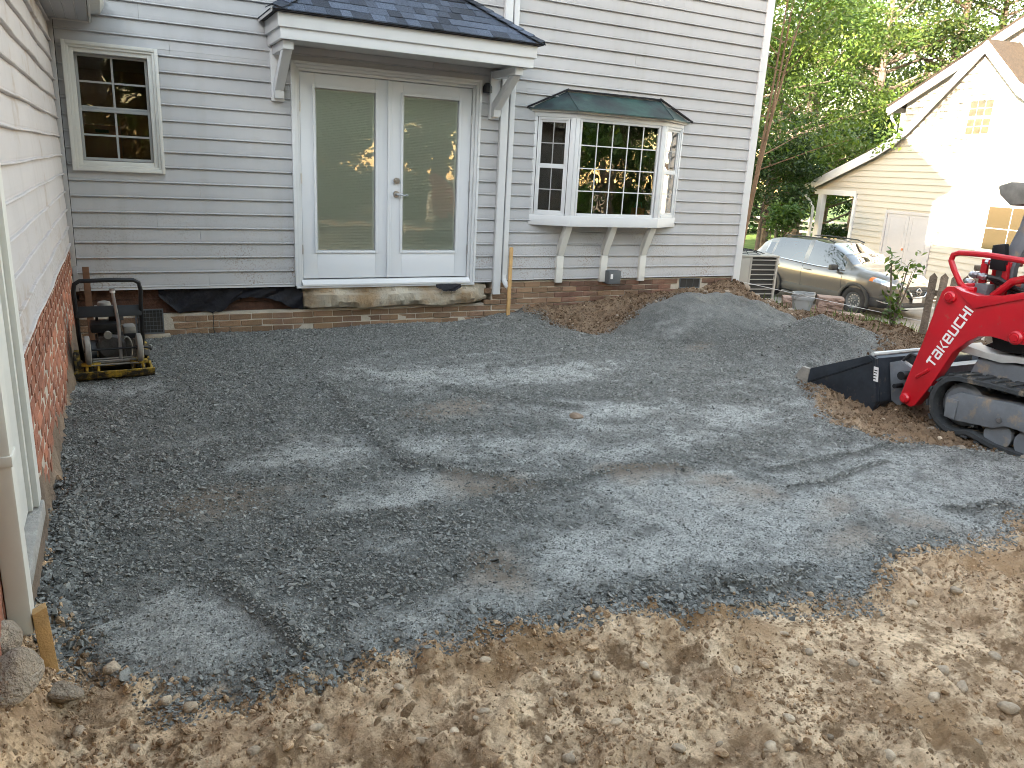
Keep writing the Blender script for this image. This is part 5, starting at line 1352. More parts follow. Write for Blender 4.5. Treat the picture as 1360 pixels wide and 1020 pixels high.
    mb = MB(); mb.tube([(2.13, -.44, .80), (2.225, -.33, .72), (2.245, -.20, .56), (2.25, 0, .545), (2.245, .20, .56), (2.225, .33, .72), (2.13, .44, .80)], .024, 8); mb.build('chrome_vee', MT['chrome'], gr, smooth=True)
    mb = MB(); mb.tube([(2.24, .075*math.cos(a), .68+.075*math.sin(a)) for a in np.linspace(0, 2*math.pi, 21)[:-1]], .011, 6, closed=True); mb.box((2.232, -.10, .662), (2.256, .10, .698)); mb.build('badge', MT['chrome'], gr, smooth=False)
    mb = MB(); mb.box((2.236, -.155, .42), (2.25, .155, .53)); mb.build('number_plate', MT['tag_'], root, bevel=.004)
    mb = MB(); mb.prism([(-.62, .30), (.62, .30), (.56, .42), (-.56, .42)], 'x', 1.98, 2.21); mb.build('lower_intake', MT['plastic'], root, bevel=.02)
    mb = MB(); mb.prism([(-.70, .262), (.70, .262), (.66, .296), (-.66, .296)], 'x', 1.90, 2.235); mb.build('skid_plate', MT['lightgrey'], root, bevel=.008)
    mb = MB(); mb.tube([(1.02, -.55, 1.10), (.86, -.1, 1.20)], .010, 6); mb.tube([(1.02, .0, 1.12), (.86, .45, 1.19)], .010, 6); mb.build('wiper', MT['plastic'], root)
    return root
cz = [H1(16.0, 4.0)+.03, H1(16.0, 6.5)+.03]
CS = 1.0
car = make_car((16.3, 5.2, (cz[0]*0.52+cz[1]*0.48)), R(-90), 0.0)
car.scale = (CS, CS, CS*.95)
car.rotation_euler = (0, math.atan2(cz[1]-cz[0], 2.65), R(-90))
print('car z', cz)

# ================================================================== TRACK LOADER
LO = Vector((6.65, -5.3, -0.06))
ldr = thing('track_loader', 'red compact track loader with black bucket lowered onto the gravel', 'loader', tuple(LO), abs_=True)
XN = 5.95; XF = 7.45            # near and far flank
ARM = [(-4.23,.15),(-4.26,.31),(-4.33,.61),(-4.385,.93),(-4.405,1.03),(-4.44,1.075),(-4.50,1.085),(-4.57,1.06),(-4.70,1.045),(-4.86,1.07),(-5.01,1.12),(-5.7,1.38),(-6.35,1.60),(-6.50,1.52),(-6.42,1.28),(-5.9,1.05),(-5.4,.86),
       (-5.09,.76),(-5.01,.752),(-4.92,.765),(-4.84,.768),(-4.76,.75),(-4.69,.70),(-4.59,.59),(-4.53,.44),(-4.47,.29),(-4.37,.10),(-4.33,.075),(-4.27,.09)]
CRE = [(-4.50,1.084),(-4.57,1.06),(-4.70,1.045),(-4.86,1.07),(-5.01,1.12),(-5.7,1.38),(-6.35,1.60),(-6.35,1.55),(-5.7,1.33),(-5.02,1.075),(-4.68,.945)]
for (xa, xb, near) in ((6.0, 6.10, True), (7.30, 7.40, False)):
    mb = MB(); mb.prism(ARM, 'x', xa, xb); arm = mb.build('lift_arm', MT['red'], ldr, bevel=.012)
    xo = xa if near else xb; s = -1 if near else 1
    mb = MB(); mb.prism(CRE, 'x', xo+s*.001, xo+s*.016); mb.build('arm_plate', MT['red'], arm, bevel=.004)
    for (py, pz, rr) in ((-4.285, .14, .042), (-4.49, 1.0, .045), (-5.03, .80, .05), (-6.38, 1.45, .06)):
        mb = MB(); mb.lathe([(rr, 0), (rr, s*.022), (rr*.75, s*.034), (rr*.55, s*.034), (rr*.5, s*.042), (.01, s*.042)] if s > 0 else [(.01, -.042), (rr*.5, -.042), (rr*.55, -.034), (rr*.75, -.034), (rr, -.022), (rr, 0)], 20, (xo, py, pz), 'x'); mb.build('pivot_pin', MT['red'], arm, smooth=True)
    mb = MB(); a = Vector((xo+s*.012, -4.345, .335)); b = Vector((xo+s*.012, -4.435, .415)); mb.tube([a, b], .014, 6); mb.build('arm_rib', MT['red'], arm)
# lettering on the near arm
TB0, TB1, TT0 = Vector((0, -4.462, .437)), Vector((0, -4.685, .925)), Vector((0, -4.385, .425))
tdir = (TB1-TB0); TL = tdir.length; tdir.normalize(); tup = Vector((0, -tdir.z, tdir.y)); 
if tup.y < 0: tup = -tup
TH = .078
GL = {  # strokes on a unit cell: boxes (x0, y0, x1, y1)
 'T': [('p', [(0, .78), (1, .78), (1, 1), (0.12, 1), (0, .9)]), ('p', [(.40, 0), (.62, 0), (.62, .78), (.40, .78)])],
 'A': [('p', [(.08, .8), (.78, .8), (.78, .6), (1, .6), (1, .88), (.88, 1), (.08, 1)]), ('p', [(.78, 0), (1, 0), (1, .6), (.78, .6)]), ('p', [(.12, .6), (.78, .6), (.78, .43), (.22, .43), (.22, .18), (0, .12), (0, .48)]), ('p', [(.12, 0), (.78, 0), (.78, .18), (.22, .18), (0, .12)])],
 'K': [('p', [(0, 0), (.22, 0), (.22, 1), (0, 1)]), ('p', [(.22, .40), (.45, .40), (.78, 1), (1.02, 1), (.58, .50), (1.04, 0), (.78, 0), (.45, .40-.06), (.22, .40)][:]),],
 'E': [('p', [(0, .12), (.12, 0), (1, 0), (1, .19), (.22, .19), (.22, .82), (.0, .88)]), ('p', [(.0, .88), (.22, .82), (.78, .82), (1, .88), (.88, 1), (.12, 1)]), ('p', [(.78, .57), (1, .38), (1, .88), (.78, .82)]), ('p', [(.22, .38), (1, .38), (.78, .57), (.22, .57)])],
 'U': [('p', [(0, .12), (.22, .2), (.22, 1), (0, 1)]), ('p', [(.78, .2), (1, .12), (1, 1), (.78, 1)]), ('p', [(0, .12), (.12, 0), (.88, 0), (1, .12), (.78, .2), (.22, .2)])],
 'C': [('p', [(0, .12), (.12, 0), (1, 0), (1, .2), (.22, .2), (.22, .8), (1, .8), (1, 1), (.12, 1), (0, .88)])],
 'H': [('p', [(0, 0), (.22, 0), (.22, 1), (0, 1)]), ('p', [(.78, 0), (1, 0), (1, 1), (.78, 1)]), ('p', [(.22, .4), (.78, .4), (.78, .6), (.22, .6)])],
 'I': [('p', [(0, 0), (.22, 0), (.22, 1), (0, 1)])]}
arm0 = [o for o in ldr.children if o.name.startswith('lift_arm')][0]
cw = TL/ (7*1.0+.22+7*.20); xcur = 0.0
for ch in 'TAKEUCHI':
    mb = MB()
    for _, poly in GL[ch]:
        P2 = []
        for (gx_, gy_) in poly:
            q = TB0+tdir*(xcur+gx_*cw+gy_*TH*0.0)+tup*(gy_*TH); P2.append((q.y, q.z))
        mb.prism(P2, 'x', 5.9975, 5.9992)
    mb.build('letter', MT['white'], arm0); xcur += (cw*.22 if ch == 'I' else cw)+cw*.20
# bucket
BK = [(-3.14,-.035),(-3.24,.155),(-3.32,.17),(-3.92,.42),(-3.985,.40),(-4.07,.05),(-4.03,-.055),(-3.34,-.05)]
mb = MB(); mb.prism([(-3.30,-.045),(-3.36,.158),(-3.92,.415),(-3.985,.40),(-4.07,.05),(-4.03,-.055)], 'x', XN, XN+.03); bk = mb.build('bucket', MT['bucket'], ldr, bevel=.004)
mb = MB(); mb.prism([(-3.30,-.045),(-3.36,.158),(-3.92,.415),(-3.985,.40),(-4.07,.05),(-4.03,-.055)], 'x', XF-.03, XF); mb.build('bucket_side', MT['bucket'], bk, bevel=.004)
mb = MB(); mb.prism([(-3.985,.40),(-3.93,.425),(-3.90,.41),(-3.96,.385),(-4.04,.06),(-4.0,-.035),(-3.30,-.030),(-3.30,-.052),(-4.03,-.057),(-4.075,.05)], 'x', XN+.031, XF-.031); mb.build('bucket_shell', MT['bucket'], bk, bevel=.003)
mb = MB(); mb.prism([(-3.13,-.05),(-3.30,-.028),(-3.42,-.028),(-3.42,-.050)], 'x', XN-.005, XF+.005); mb.build('cutting_edge', MT['blade'], bk)
mb = MB(); mb.prism([(-3.14,-.030),(-3.25,.150),(-3.335,.150),(-3.33,-.027)], 'x', XN-.012, XN+.026); mb.build('side_cutter', MT['blade'], bk, bevel=.005)
mb = MB(); mb.prism([(-3.14,-.030),(-3.25,.150),(-3.335,.150),(-3.33,-.027)], 'x', XF-.026, XF+.012); mb.build('side_cutter', MT['blade'], bk, bevel=.005)
mb = MB(); mb.prism([(-3.335,.020),(-3.345,.155),(-3.92,.412),(-3.985,.375),(-3.95,.36)], 'x', XN-.010, XN-.0005); mb.build('bucket_stiffener', MT['bucket'], bk, bevel=.004)
mb = MB(); mb.prism([(-3.985,.40),(-4.07,.05),(-4.045,.045),(-3.965,.39)], 'x', XN-.010, XN-.0005); mb.build('bucket_rib', MT['bucket'], bk)
mb = MB(); mb.prism([(-3.99,.335),(-4.035,.335),(-4.055,.215),(-4.01,.215)], 'x', XN-.0135, XN-.0105); st = mb.build('sticker', MT['tag_'], bk)
mb = MB(); 
for z in (.24, .265, .29, .31): mb.prism([(-4.000,z),(-4.030,z),(-4.032,z-.008),(-4.002,z-.008)], 'x', XN-.0145, XN-.0137)
mb.build('sticker_print', MT['black'], bk)
mb = MB(); mb.tube([(XN+.02, -3.935, .425), (XF-.02, -3.935, .425)], .020, 8); mb.build('bucket_lip', MT['lightgrey'], bk)
# quick coupler
mb = MB(); mb.prism([(-4.08,.05),(-4.0,.36),(-4.10,.40),(-4.22,.36),(-4.25,.12),(-4.16,.02)], 'x', 6.11, 6.17); mb.prism([(-4.08,.05),(-4.0,.36),(-4.10,.40),(-4.22,.36),(-4.25,.12),(-4.16,.02)], 'x', 7.22, 7.28); mb.box((6.17, -4.20, .10), (7.22, -4.10, .34)); mb.build('coupler', MT['machgrey'], ldr, bevel=.006)
mb = MB(); mb.cyl((6.02, -4.19, .30), (6.12, -4.19, .30), .035, 14); mb.cyl((6.02, -4.15, .20), (6.12, -4.15, .20), .02, 12); mb.build('coupler_pin', MT['black'], ldr, smooth=True)
mb = MB(); mb.tube([(6.14, -4.10, .40), (6.14, -4.16, .47), (6.16, -4.26, .45), (6.18, -4.34, .36)], .014, 8); mb.tube([(6.20, -4.06, .38), (6.20, -4.13, .45), (6.2, -4.22, .43)], .010, 8); mb.build('hydraulic_hose', MT['plastic'], ldr, smooth=True)
# tracks: a closed rubber belt with lugs outside and drive teeth inside
def belt_path():
    c = [(-4.735, .215, .245, 95, 205), (-6.55, .30, .27, -95+0, 90)]
    pts = []
    for a in np.linspace(88, 232, 12): pts.append((-4.735-.245*math.cos(R(180-a)) if False else -4.735+.245*math.sin(R(a))*1.0*(1 if False else 1)*math.cos(0) if False else -4.735, 0)) if False else None
    for a in np.linspace(95, -120, 16):      # front idler: angle measured from +Y (forward)
        pts.append((-4.735+.235*math.cos(R(a)), .215+.235*math.sin(R(a))))
    for t in np.linspace(0, 1, 9)[1:-1]:
        pts.append((-4.85+(-1.55)*t, .013-.02*(1 if t > .08 else 0)-.03*min(t*6, 1)))
    for a in np.linspace(-75, -262, 14):
        pts.append((-6.45+.25*math.cos(R(a)), .235+.25*math.sin(R(a))))
    for t in np.linspace(0, 1, 9)[1:-1]:
        pts.append((-6.42+(1.66)*t, .482-.034*t+.006*math.sin(t*9)))
    return pts
bp_ = belt_path()
def resample(pts, n):
    P = np.array(pts+[pts[0]]); d_ = np.r_[0, np.cumsum(np.hypot(*np.diff(P, axis=0).T))]; s = np.linspace(0, d_[-1], n, endpoint=False)
    return [(float(np.interp(q, d_, P[:, 0])), float(np.interp(q, d_, P[:, 1]))) for q in s]
bpts = resample(bp_, 120)
def normals(pts):
    out = []
    for i in range(len(pts)):
        a, b = pts[i-1], pts[(i+1) % len(pts)]; t = Vector((0, b[0]-a[0], b[1]-a[1])).normalized(); nrm = Vector((0, -t.z, t.y))
        out.append(nrm)
    c = Vector((0, np.mean([p[0] for p in pts]), np.mean([p[1] for p in pts])))
    s = sum(n_.dot(Vector((0, p[0], p[1]))-c) for n_, p in zip(out, pts))
    return [n_ if s > 0 else -n_ for n_ in out]
bn = normals(bpts)
for (xa, xb) in ((XN, XN+.33), (XF-.33, XF)):
    vs = []; fs = []; k = len(bpts)
    for p, n_ in zip(bpts, bn):
        P = Vector((0, p[0], p[1])); o_ = P+n_*.0; i_ = P-n_*.045
        for (xx, q) in ((xa+.012, o_), (xb-.012, o_), (xb, o_-n_*.015), (xb, i_), (xa, i_), (xa, o_-n_*.015)): vs.append((xx, q.y, q.z))
    for i in range(k):
        j = (i+1) % k
        for q in range(6): fs.append((i*6+q, j*6+q, j*6+(q+1) % 6, i*6+(q+1) % 6))
    mb = MB(); mb.add(vs, fs); trk = mb.build('track', MT['rubber'], ldr, smooth=True)
    lp = resample(bp_, 46); ln = normals(lp); lug = []
    for p, n_ in zip(lp, ln):
        t = Vector((0, n_.z, -n_.y)); c = Vector(((xa+xb)/2, p[0], p[1]))+n_*.006
        m3 = Matrix((Vector((1, 0, 0)), t, n_)).transposed()
        b = MB(); b.obox(c+Vector((-(xb-xa)*.24, 0, 0)), (.17, .046, .015), m3); b.obox(c+Vector(((xb-xa)*.24, 0, 0))+t*.03, (.17, .046, .015), m3); b.build('lug', MT['rubber'], trk)
        b = MB(); b.obox(c-n_*.075, (.05, .03, .05), m3); b.build('drive_tooth', MT['rubber'], trk)
    sgn = -1 if xa < 6.5 else 1; xo = xa if sgn < 0 else xb
    # undercarriage frame and wheels
    FR = [(-4.645,.10),(-4.64,.255),(-4.73,.315),(-4.86,.325),(-5.0,.33),(-5.12,.345),(-5.4,.33),(-6.1,.33),(-6.2,.25),(-6.15,.12),(-5.9,.115),(-5.8,.15),(-5.6,.15),(-5.5,.115),(-5.32,.125),(-5.22,.165),(-5.10,.165),(-5.02,.125),(-4.74,.095)]
    mb = MB(); mb.prism(FR, 'x', min(xo-sgn*.02, xo-sgn*.30), max(xo-sgn*.02, xo-sgn*.30)); fr_ = mb.build('track_frame', MT['machgrey'], ldr, bevel=.008)
    mb = MB(); mb.prism([(-4.65,.105),(-4.645,.255),(-4.735,.255),(-4.735,.10)], 'x', min(xo-sgn*.019, xo-sgn*.008), max(xo-sgn*.019, xo-sgn*.008)); mb.build('frame_cap', MT['machgrey'], fr_, bevel=.004)
    for by, bz in ((-5.06, .20), (-5.36, .17)):
        mb = MB(); mb.cyl((xo-sgn*.02, by, bz), (xo-sgn*.005, by, bz), .018, 6); mb.build('bolt', MT['steel'], fr_)
    for ry in (-5.05, -5.27, -5.6, -5.9):
        mb = MB(); x0 = xo-sgn*.05; x1 = xo-sgn*.26; mb.lathe([(.06, min(x0, x1)), (.10, min(x0, x1)), (.10, min(x0, x1)+.05), (.07, min(x0, x1)+.06), (.07, max(x0, x1)-.06), (.10, max(x0, x1)-.05), (.10, max(x0, x1)), (.06, max(x0, x1))], 24, (0, ry, .075), 'x'); mb.build('roller', MT['machgrey'], ldr, smooth=True)
    mb = MB(); mb.lathe([(.02, xo-sgn*.06), (.13, xo-sgn*.06), (.165, xo-sgn*.09), (.165, xo-sgn*.25), (.02, xo-sgn*.25)], 26, (0, -4.735, .215), 'x'); mb.build('idler', MT['machgrey'], ldr, smooth=True)
    mb = MB(); mb.lathe([(.02, xo-sgn*.06), (.16, xo-sgn*.06), (.18, xo-sgn*.12), (.18, xo-sgn*.22), (.02, xo-sgn*.25)], 18, (0, -6.45, .235), 'x'); mb.build('sprocket', MT['machgrey'], ldr)
# chassis, engine hood, belly
mb = MB(); mb.prism([(-4.62,.30),(-4.60,.62),(-4.72,.70),(-5.4,.72),(-6.6,.78),(-6.85,.70),(-6.85,.36),(-6.3,.25),(-4.8,.22)], 'x', 6.30, 7.10); mb.build('chassis', MT['black'], ldr, bevel=.02)
mb = MB(); mb.prism([(-4.63,.34),(-4.70,.57),(-5.3,.60),(-6.5,.66),(-6.7,.60),(-6.7,.50),(-4.9,.36)], 'x', 6.14, 6.299); mb.build('side_tank', MT['machgrey'], ldr, bevel=.03)
mb = MB(); mb.prism([(-4.545,.598),(-4.585,.648),(-4.78,.625),(-5.0,.645),(-5.8,.70),(-5.8,.64),(-5.0,.60),(-4.90,.575),(-4.57,.585)], 'x', 6.115, 6.31); mb.build('fender', MT['lightgrey'], ldr, bevel=.008)
mb = MB(); mb.prism([(-4.80,.655),(-4.75,.80),(-5.2,.84),(-5.9,.90),(-5.9,.70)], 'x', 6.14, 6.32); mb.build('side_panel', MT['black'], ldr, bevel=.015)
mb = MB(); mb.prism([(-5.95,.75),(-6.0,1.25),(-6.85,1.28),(-6.95,.75)], 'x', 6.2, 7.2); mb.build('engine_cover', MT['red'], ldr, bevel=.03)
# guard rail, valve block and hoses at the front
for xx in (6.10, 7.30):
    mb = MB(); mb.tube([(xx, -4.60, 1.07), (xx, -4.53, 1.065), (xx, -4.475, 1.10), (xx, -4.40, 1.20), (xx, -4.365, 1.26), (xx, -4.375, 1.305), (xx, -4.42, 1.325), (xx, -4.62, 1.335), (xx, -4.90, 1.325), (xx, -5.15, 1.30), (xx, -5.22, 1.2)], .022, 10); mb.build('guard_rail', MT['red'], ldr, smooth=True)
mb = MB(); mb.tube([(6.10, -4.50, 1.075), (7.30, -4.50, 1.075)], .03, 10); mb.build('cross_tube', MT['red'], ldr, smooth=True)
for (y0, y1, xx) in ((-4.50, -4.545, 6.28), (-4.555, -4.62, 6.34), (-4.68, -4.72, 6.26)):
    mb = MB(); mb.prism([(y0, 1.0), (y0+.01, 1.25), (y1+.01, 1.28), (y1-.01, 1.0)], 'x', xx, xx+.03); mb.build('valve_bracket', MT['red'], ldr, bevel=.004)
mb = MB(); mb.obox((6.36, -4.60, 1.27), (.16, .22, .035), Matrix.Identity(3)); mb.build('top_plate', MT['red'], ldr, bevel=.006)
for (yy, zz, xx) in ((-4.50, 1.17, 6.24), (-4.56, 1.165, 6.23), (-4.46, 1.10, 6.26), (-4.42, 1.105, 6.30), (-4.53, 1.27, 6.30), (-4.57, 1.275, 6.30), (-4.44, 1.16, 6.3)):
    mb = MB(); mb.cyl((xx, yy+.03, zz), (xx, yy-.03, zz-.005), .020, 12); mb.cyl((xx, yy+.012, zz), (xx, yy-.012, zz-.003), .028, 6); mb.build('hydraulic_fitting', MT['steel'], ldr, smooth=False)
for s in range(5):
    o_ = s*.03
    mb = MB(); mb.tube([(6.24+o_, -4.58, 1.165-o_*.3), (6.24+o_, -4.68, 1.16-o_), (6.25+o_, -4.80, 1.11-o_), (6.27+o_, -4.95, 1.08-o_), (6.3+o_, -5.2, 1.1)], .016, 8); mb.build('hydraulic_hose', MT['plastic'], ldr, smooth=True)
mb = MB(); mb.tube([(6.2, -4.68, 1.03), (6.2, -4.80, 1.16), (6.2, -5.05, 1.25)], .03, 10); mb.build('tilt_cylinder', MT['red'], ldr, smooth=True)
mb = MB(); mb.box((6.18, -4.70, 1.0), (7.22, -4.50, 1.03)); mb.build('front_plate', MT['red'], ldr, bevel=.005)
mb = MB(); mb.obox((6.24, -4.58, 1.07), (.10, .10, .08), Matrix.Identity(3)); mb.build('valve_block', MT['machgrey'], ldr, bevel=.008)
# cab: posts, roof, seat back
for xx in (6.30, 7.05):
    mb = MB(); mb.prism([(-4.635,1.02),(-4.60,1.20),(-4.70,1.55),(-4.72,1.72),(-4.80,1.72),(-4.80,1.5),(-4.73,1.25),(-4.74,1.02)], 'x', xx, xx+.06); mb.build('cab_post', MT['machgrey'], ldr, bevel=.008)
    mb = MB(); mb.box((xx, -6.0, 1.0), (xx+.06, -5.9, 1.75)); mb.build('cab_post', MT['machgrey'], ldr, bevel=.008)
    mb = MB(); mb.box((xx+.015, -5.9, 1.02), (xx+.03, -4.80, 1.45)); mb.build('cab_side', MT['machgrey'], ldr)
    mb = MB(); mb.prism([(-4.58,1.22),(-4.57,1.40),(-4.66,1.42),(-4.70,1.22)], 'x', xx-.06, xx-.005); mb.build('work_lamp', MT['black'], ldr, bevel=.01)
mb = MB(); mb.prism([(-4.515,1.83),(-4.54,1.765),(-4.63,1.69),(-4.68,1.70),(-4.9,1.735),(-6.05,1.75),(-6.05,1.86),(-4.6,1.86)], 'x', 6.24, 7.17); mb.build('cab_roof', MT['dustgrey'], ldr, bevel=.015)
mb = MB(); mb.box((6.45, -5.7, .95), (6.95, -5.2, 1.10)); mb.box((6.45, -5.8, 1.10), (6.95, -5.68, 1.6)); mb.build('seat', MT['black'], ldr, bevel=.03)
mb = MB(); mb.tube([(6.36, -4.62, 1.37), (6.36, -4.66, 1.42), (6.36, -4.78, 1.42), (6.36, -4.82, 1.36)], .012, 8); mb.build('grab_handle', MT['black'], ldr, smooth=True)

# ================================================================== PLATE COMPACTOR
cp = thing('plate_compactor', 'worn yellow and black plate compactor parked in the corner by the brick walls', 'plate compactor', (0.295, -1.38, H1(0.3, -1.4)+.005), R(3))
# local: x across, y away from us (its front), z up; we look at its handle end
mb = MB(); mb.prism([(-.27,.075),(-.245,.02),(-.20,.0),(.22,.0),(.29,.045),(.33,.12),(.318,.125),(.28,.06),(.21,.018),(-.19,.018),(-.235,.035),(-.258,.08)], 'x', -.285, .275); bpz = mb.build('base_plate', MT['yellow'], cp, bevel=.004)
for xx in (-.275, .245):
    mb = MB(); mb.prism([(-.25,.03),(-.22,.085),(.20,.11),(.30,.10),(.22,.019),(-.2,.019)], 'x', xx, xx+.018); mb.build('side_rail', MT['yellow'], bpz, bevel=.003)
mb = MB(); mb.box((-.20, -.16, .019), (-.17, .16, .10)); mb.box((.17, -.16, .019), (.20, .16, .10)); mb.box((-.20, -.20, .10), (.20, .17, .118)); mb.build('deck', MT['yellow'], cp, bevel=.004)
for xx in (-.18, .18):
    for yy in (-.17, .14): 
        mb = MB(); mb.cyl((xx, yy, .03), (xx, yy, .10), .035, 12); mb.build('rubber_mount', MT['rubber'], cp)
mb = MB(); mb.cyl((-.12, -.02, .075), (.12, -.02, .075), .062, 18); mb.build('exciter', MT['engine'], cp, smooth=True)
for z, hw in ((.135, .165), (.165, .15)):
    mb = MB(); mb.tube([(-hw, -.22, z), (hw, -.22, z), (hw, -.25, z-.01), (-hw, -.25, z-.01)], .007, 6, closed=True); mb.build('lift_bar', MT['dustgrey'], cp)
for xx in (-.20, -.12, .12, .20):
    mb = MB(); mb.tube([(xx, -.21, .02), (xx, -.235, .06), (xx*.95, -.235, .13)], .011, 6); mb.build('tie_bar', MT['yellow'], cp)
mb = MB(); mb.box((-.23, -.255, .118), (-.10, -.20, .142)); mb.box((.10, -.255, .118), (.23, -.20, .142)); mb.build('tie_plate', MT['yellow'], cp, bevel=.004)
# engine
mb = MB(); mb.box((-.10, -.12, .125), (.09, .10, .32)); en = mb.build('engine', MT['engine'], cp, bevel=.02)
mb = MB(); mb.lathe([(.02, -.155), (.085, -.155), (.10, -.14), (.10, -.12), (.02, -.118)], 24, (-.01, 0, .235), 'y'); mb.build('recoil_cover', MT['engine'], en, smooth=True)
mb = MB(); mb.cyl((-.03, -.175, .335), (-.03, -.12, .335), .028, 14); mb.build('starter_knob', MT['dustgrey'], en, smooth=True)
for z in (.20, .23, .26, .29): MB().box((-.115, -.10, z), (-.1005, .09, z+.008)).build('cooling_fin', MT['engine'], en)
mb = MB(); mb.box((-.145, -.11, .34), (.055, .10, .415)); mb.build('fuel_tank', MT['black'], en, bevel=.025)
mb = MB(); mb.box((-.13, -.05, .46), (.085, .16, .505)); mb.box((-.10, -.02, .505), (.06, .14, .52)); mb.build('water_tank', MT['dustgrey'], cp, bevel=.018)
mb = MB(); mb.lathe([(.045, .52), (.05, .535), (.045, .56), (.02, .568)], 16, (-.03, .05, 0)); mb.build('tank_cap', MT['dustgrey'], cp, smooth=True)
mb = MB(); mb.cyl((.045, .02, .42), (.045, .02, .46), .06, 6); mb.cyl((-.09, .05, .118), (-.09, .05, .46), .012, 6); mb.cyl((.07, .08, .118), (.07, .08, .46), .012, 6); mb.build('tank_leg', MT['black'], cp)
mb = MB(); mb.box((.085, -.10, .305), (.175, .04, .385)); mb.build('air_filter', MT['dustgrey'], cp, bevel=.02)
mb = MB(); mb.box((.088, -.108, .29), (.172, -.05, .33)); mb.build('filter_clip', MT['black'], cp, bevel=.006)
mb = MB(); mb.tube([(.10+.07*0, -.10+.0, .215+.085*math.sin(a)) if False else (.10+.035*math.cos(a), -.11, .215+.09*math.sin(a)) for a in np.linspace(0, 2*math.pi, 25)[:-1]], .008, 6, closed=True); mb.build('belt_guard', MT['dustgrey'], cp, smooth=True)
mb = MB(); mb.lathe([(.01, -.09), (.085, -.09), (.085, -.06), (.01, -.06)], 20, (.10, 0, .215), 'y'); mb.build('pulley', MT['engine'], cp, smooth=True)
mb = MB(); mb.cyl((-.20, -.04, .20), (-.115, -.04, .20), .075, 18); mb.build('muffler', MT['slate'], cp, smooth=True)
# carrying wheels
for xx in (-.178, .178):
    mb = MB(); mb.lathe([(.02, -.020), (.085, -.022), (.108, -.016), (.112, 0), (.108, .016), (.085, .022), (.02, .020)], 26, (xx, -.245, .245), 'x'); wh = mb.build('carry_wheel', MT['dustgrey'], cp, smooth=True)
    mb = MB(); mb.cyl((xx-.026, -.245, .245), (xx+.026, -.245, .245), .018, 10); mb.build('hub', MT['black'], wh)
mb = MB(); mb.cyl((-.16, -.245, .245), (.16, -.245, .245), .008, 8); mb.build('axle', MT['black'], cp)
# folding handle
mb = MB(); hp = [(-.215, .05, .11), (-.225, -.12, .30), (-.232, -.24, .58), (-.235, -.27, .70), (-.225, -.282, .755), (-.19, -.287, .778), (.0, -.29, .782), (.17, -.287, .778), (.205, -.282, .755), (.215, -.27, .70), (.212, -.24, .58), (.215, -.12, .30), (.215, .05, .11)]
mb.tube(hp, .016, 10); hd = mb.build('handle', MT['black'], cp, smooth=True)
mb = MB(); mb.obox((-.01, -.225, .535), (.445, .012, .085), Matrix.Rotation(R(-22), 3, 'X')); mb.build('handle_panel', MT['black'], hd, bevel=.003)
mb = MB(); mb.tube([(.045, -.225, .14), (.045, -.24, .45), (.028, -.262, .62), (.022, -.268, .70)], .013, 10); mb.tube([(.022, -.268, .70), (.021, -.27, .715)], .02, 10); mb.build('throttle_rod', MT['steel'], hd, smooth=True)
mb = MB(); mb.cyl((.0225, -.267, .685), (.022, -.269, .70), .019, 12); mb.build('clamp', MT['tag_'], hd)
mb = MB(); mb.prism([(.03,.11),(.06,.16),(.30,.17),(.335,.13),(.33,.11)], 'x', .15, .273); mb.build('front_guard', MT['yellow'], cp, bevel=.008)
mb = MB(); mb.tube([(.20, -.1, .22), (.262, -.08, .20), (.275, -.05, .18)], .012, 8); mb.build('lock_lever', MT['black'], cp, smooth=True)
# brown stake leaning in the corner behind the compactor
mb = MB(); mb.prism([(.095, -.05), (.150, -.05), (.150, .70), (.095, .70)], 'y', -.105, -.070); tag(mb.build('stake', MT['wood_brown'], bevel=.003), 'dark brown wooden stake upright against the back wall behind the plate compactor', 'stake')

# ================================================================== AIR CONDITIONER, BLOCKS, PAIL
AZ = H1(8.6, .3)-.12
ac = thing('air_conditioner', 'beige outdoor air conditioner with louvred side at the house corner', 'air conditioner', (8.70, 0.62, AZ), R(-8))
h = .742-AZ
mb = MB(); mb.box((-.42, -.40, 0), (.40, .40, .03)); mb.build('base_pan', MT['acbox'], ac)
mb = MB(); mb.box((-.40, -.38, .03), (-.10, .38, h-.03)); mb.build('cabinet', MT['acbox'], ac, bevel=.008)
mb = MB(); mb.box((-.10, -.355, .03), (.36, .355, h-.04)); mb.build('coil', MT['acin'], ac)
mb = MB(); mb.box((-.41, -.39, h-.03), (.395, .39, h)); mb.build('lid', MT['acbox'], ac, bevel=.01)
for (xx, yy) in ((-.10, -.385), (.355, -.385), (.355, .355)):
    mb = MB(); mb.box((xx, yy, .03), (xx+.03, yy+.03, h-.031)); mb.build('corner_post', MT['acbox'], ac)
nl = 11
for i in range(nl):
    z = .05+(h-.12)*i/(nl-1)
    mb = MB(); mb.obox((.14, -.378, z), (.43, .012, .012), Matrix.Identity(3)); mb.build('louvre', MT['acbox'], ac)
    mb = MB(); mb.obox((.378, 0, z), (.012, .70, .012), Matrix.Identity(3)); mb.build('louvre', MT['acbox'], ac)
mb = MB(); mb.box((-.385, -.40, .22), (-.125, -.3805, h-.05)); cv = mb.build('service_cover', MT['acbox'], ac, bevel=.006)
for i, c in enumerate(('tag_', 'black', 'tag_', 'black', 'tag_', 'black')):
    MB().box((-.325, -.403, .27+i*.04), (-.285, -.4005, .305+i*.04)).build('label', MT[c], cv)
MB().box((-.265, -.403, .27), (-.195, -.4005, .35)).build('label', MT['tag_'], cv)
mb = MB()
for rr in (.10, .17, .24, .31): mb.tube([(rr*math.cos(a), rr*math.sin(a), h+.055*(1-(rr/.33)**2)) for a in np.linspace(0, 2*math.pi, 25)[:-1]], .005, 5, closed=True)
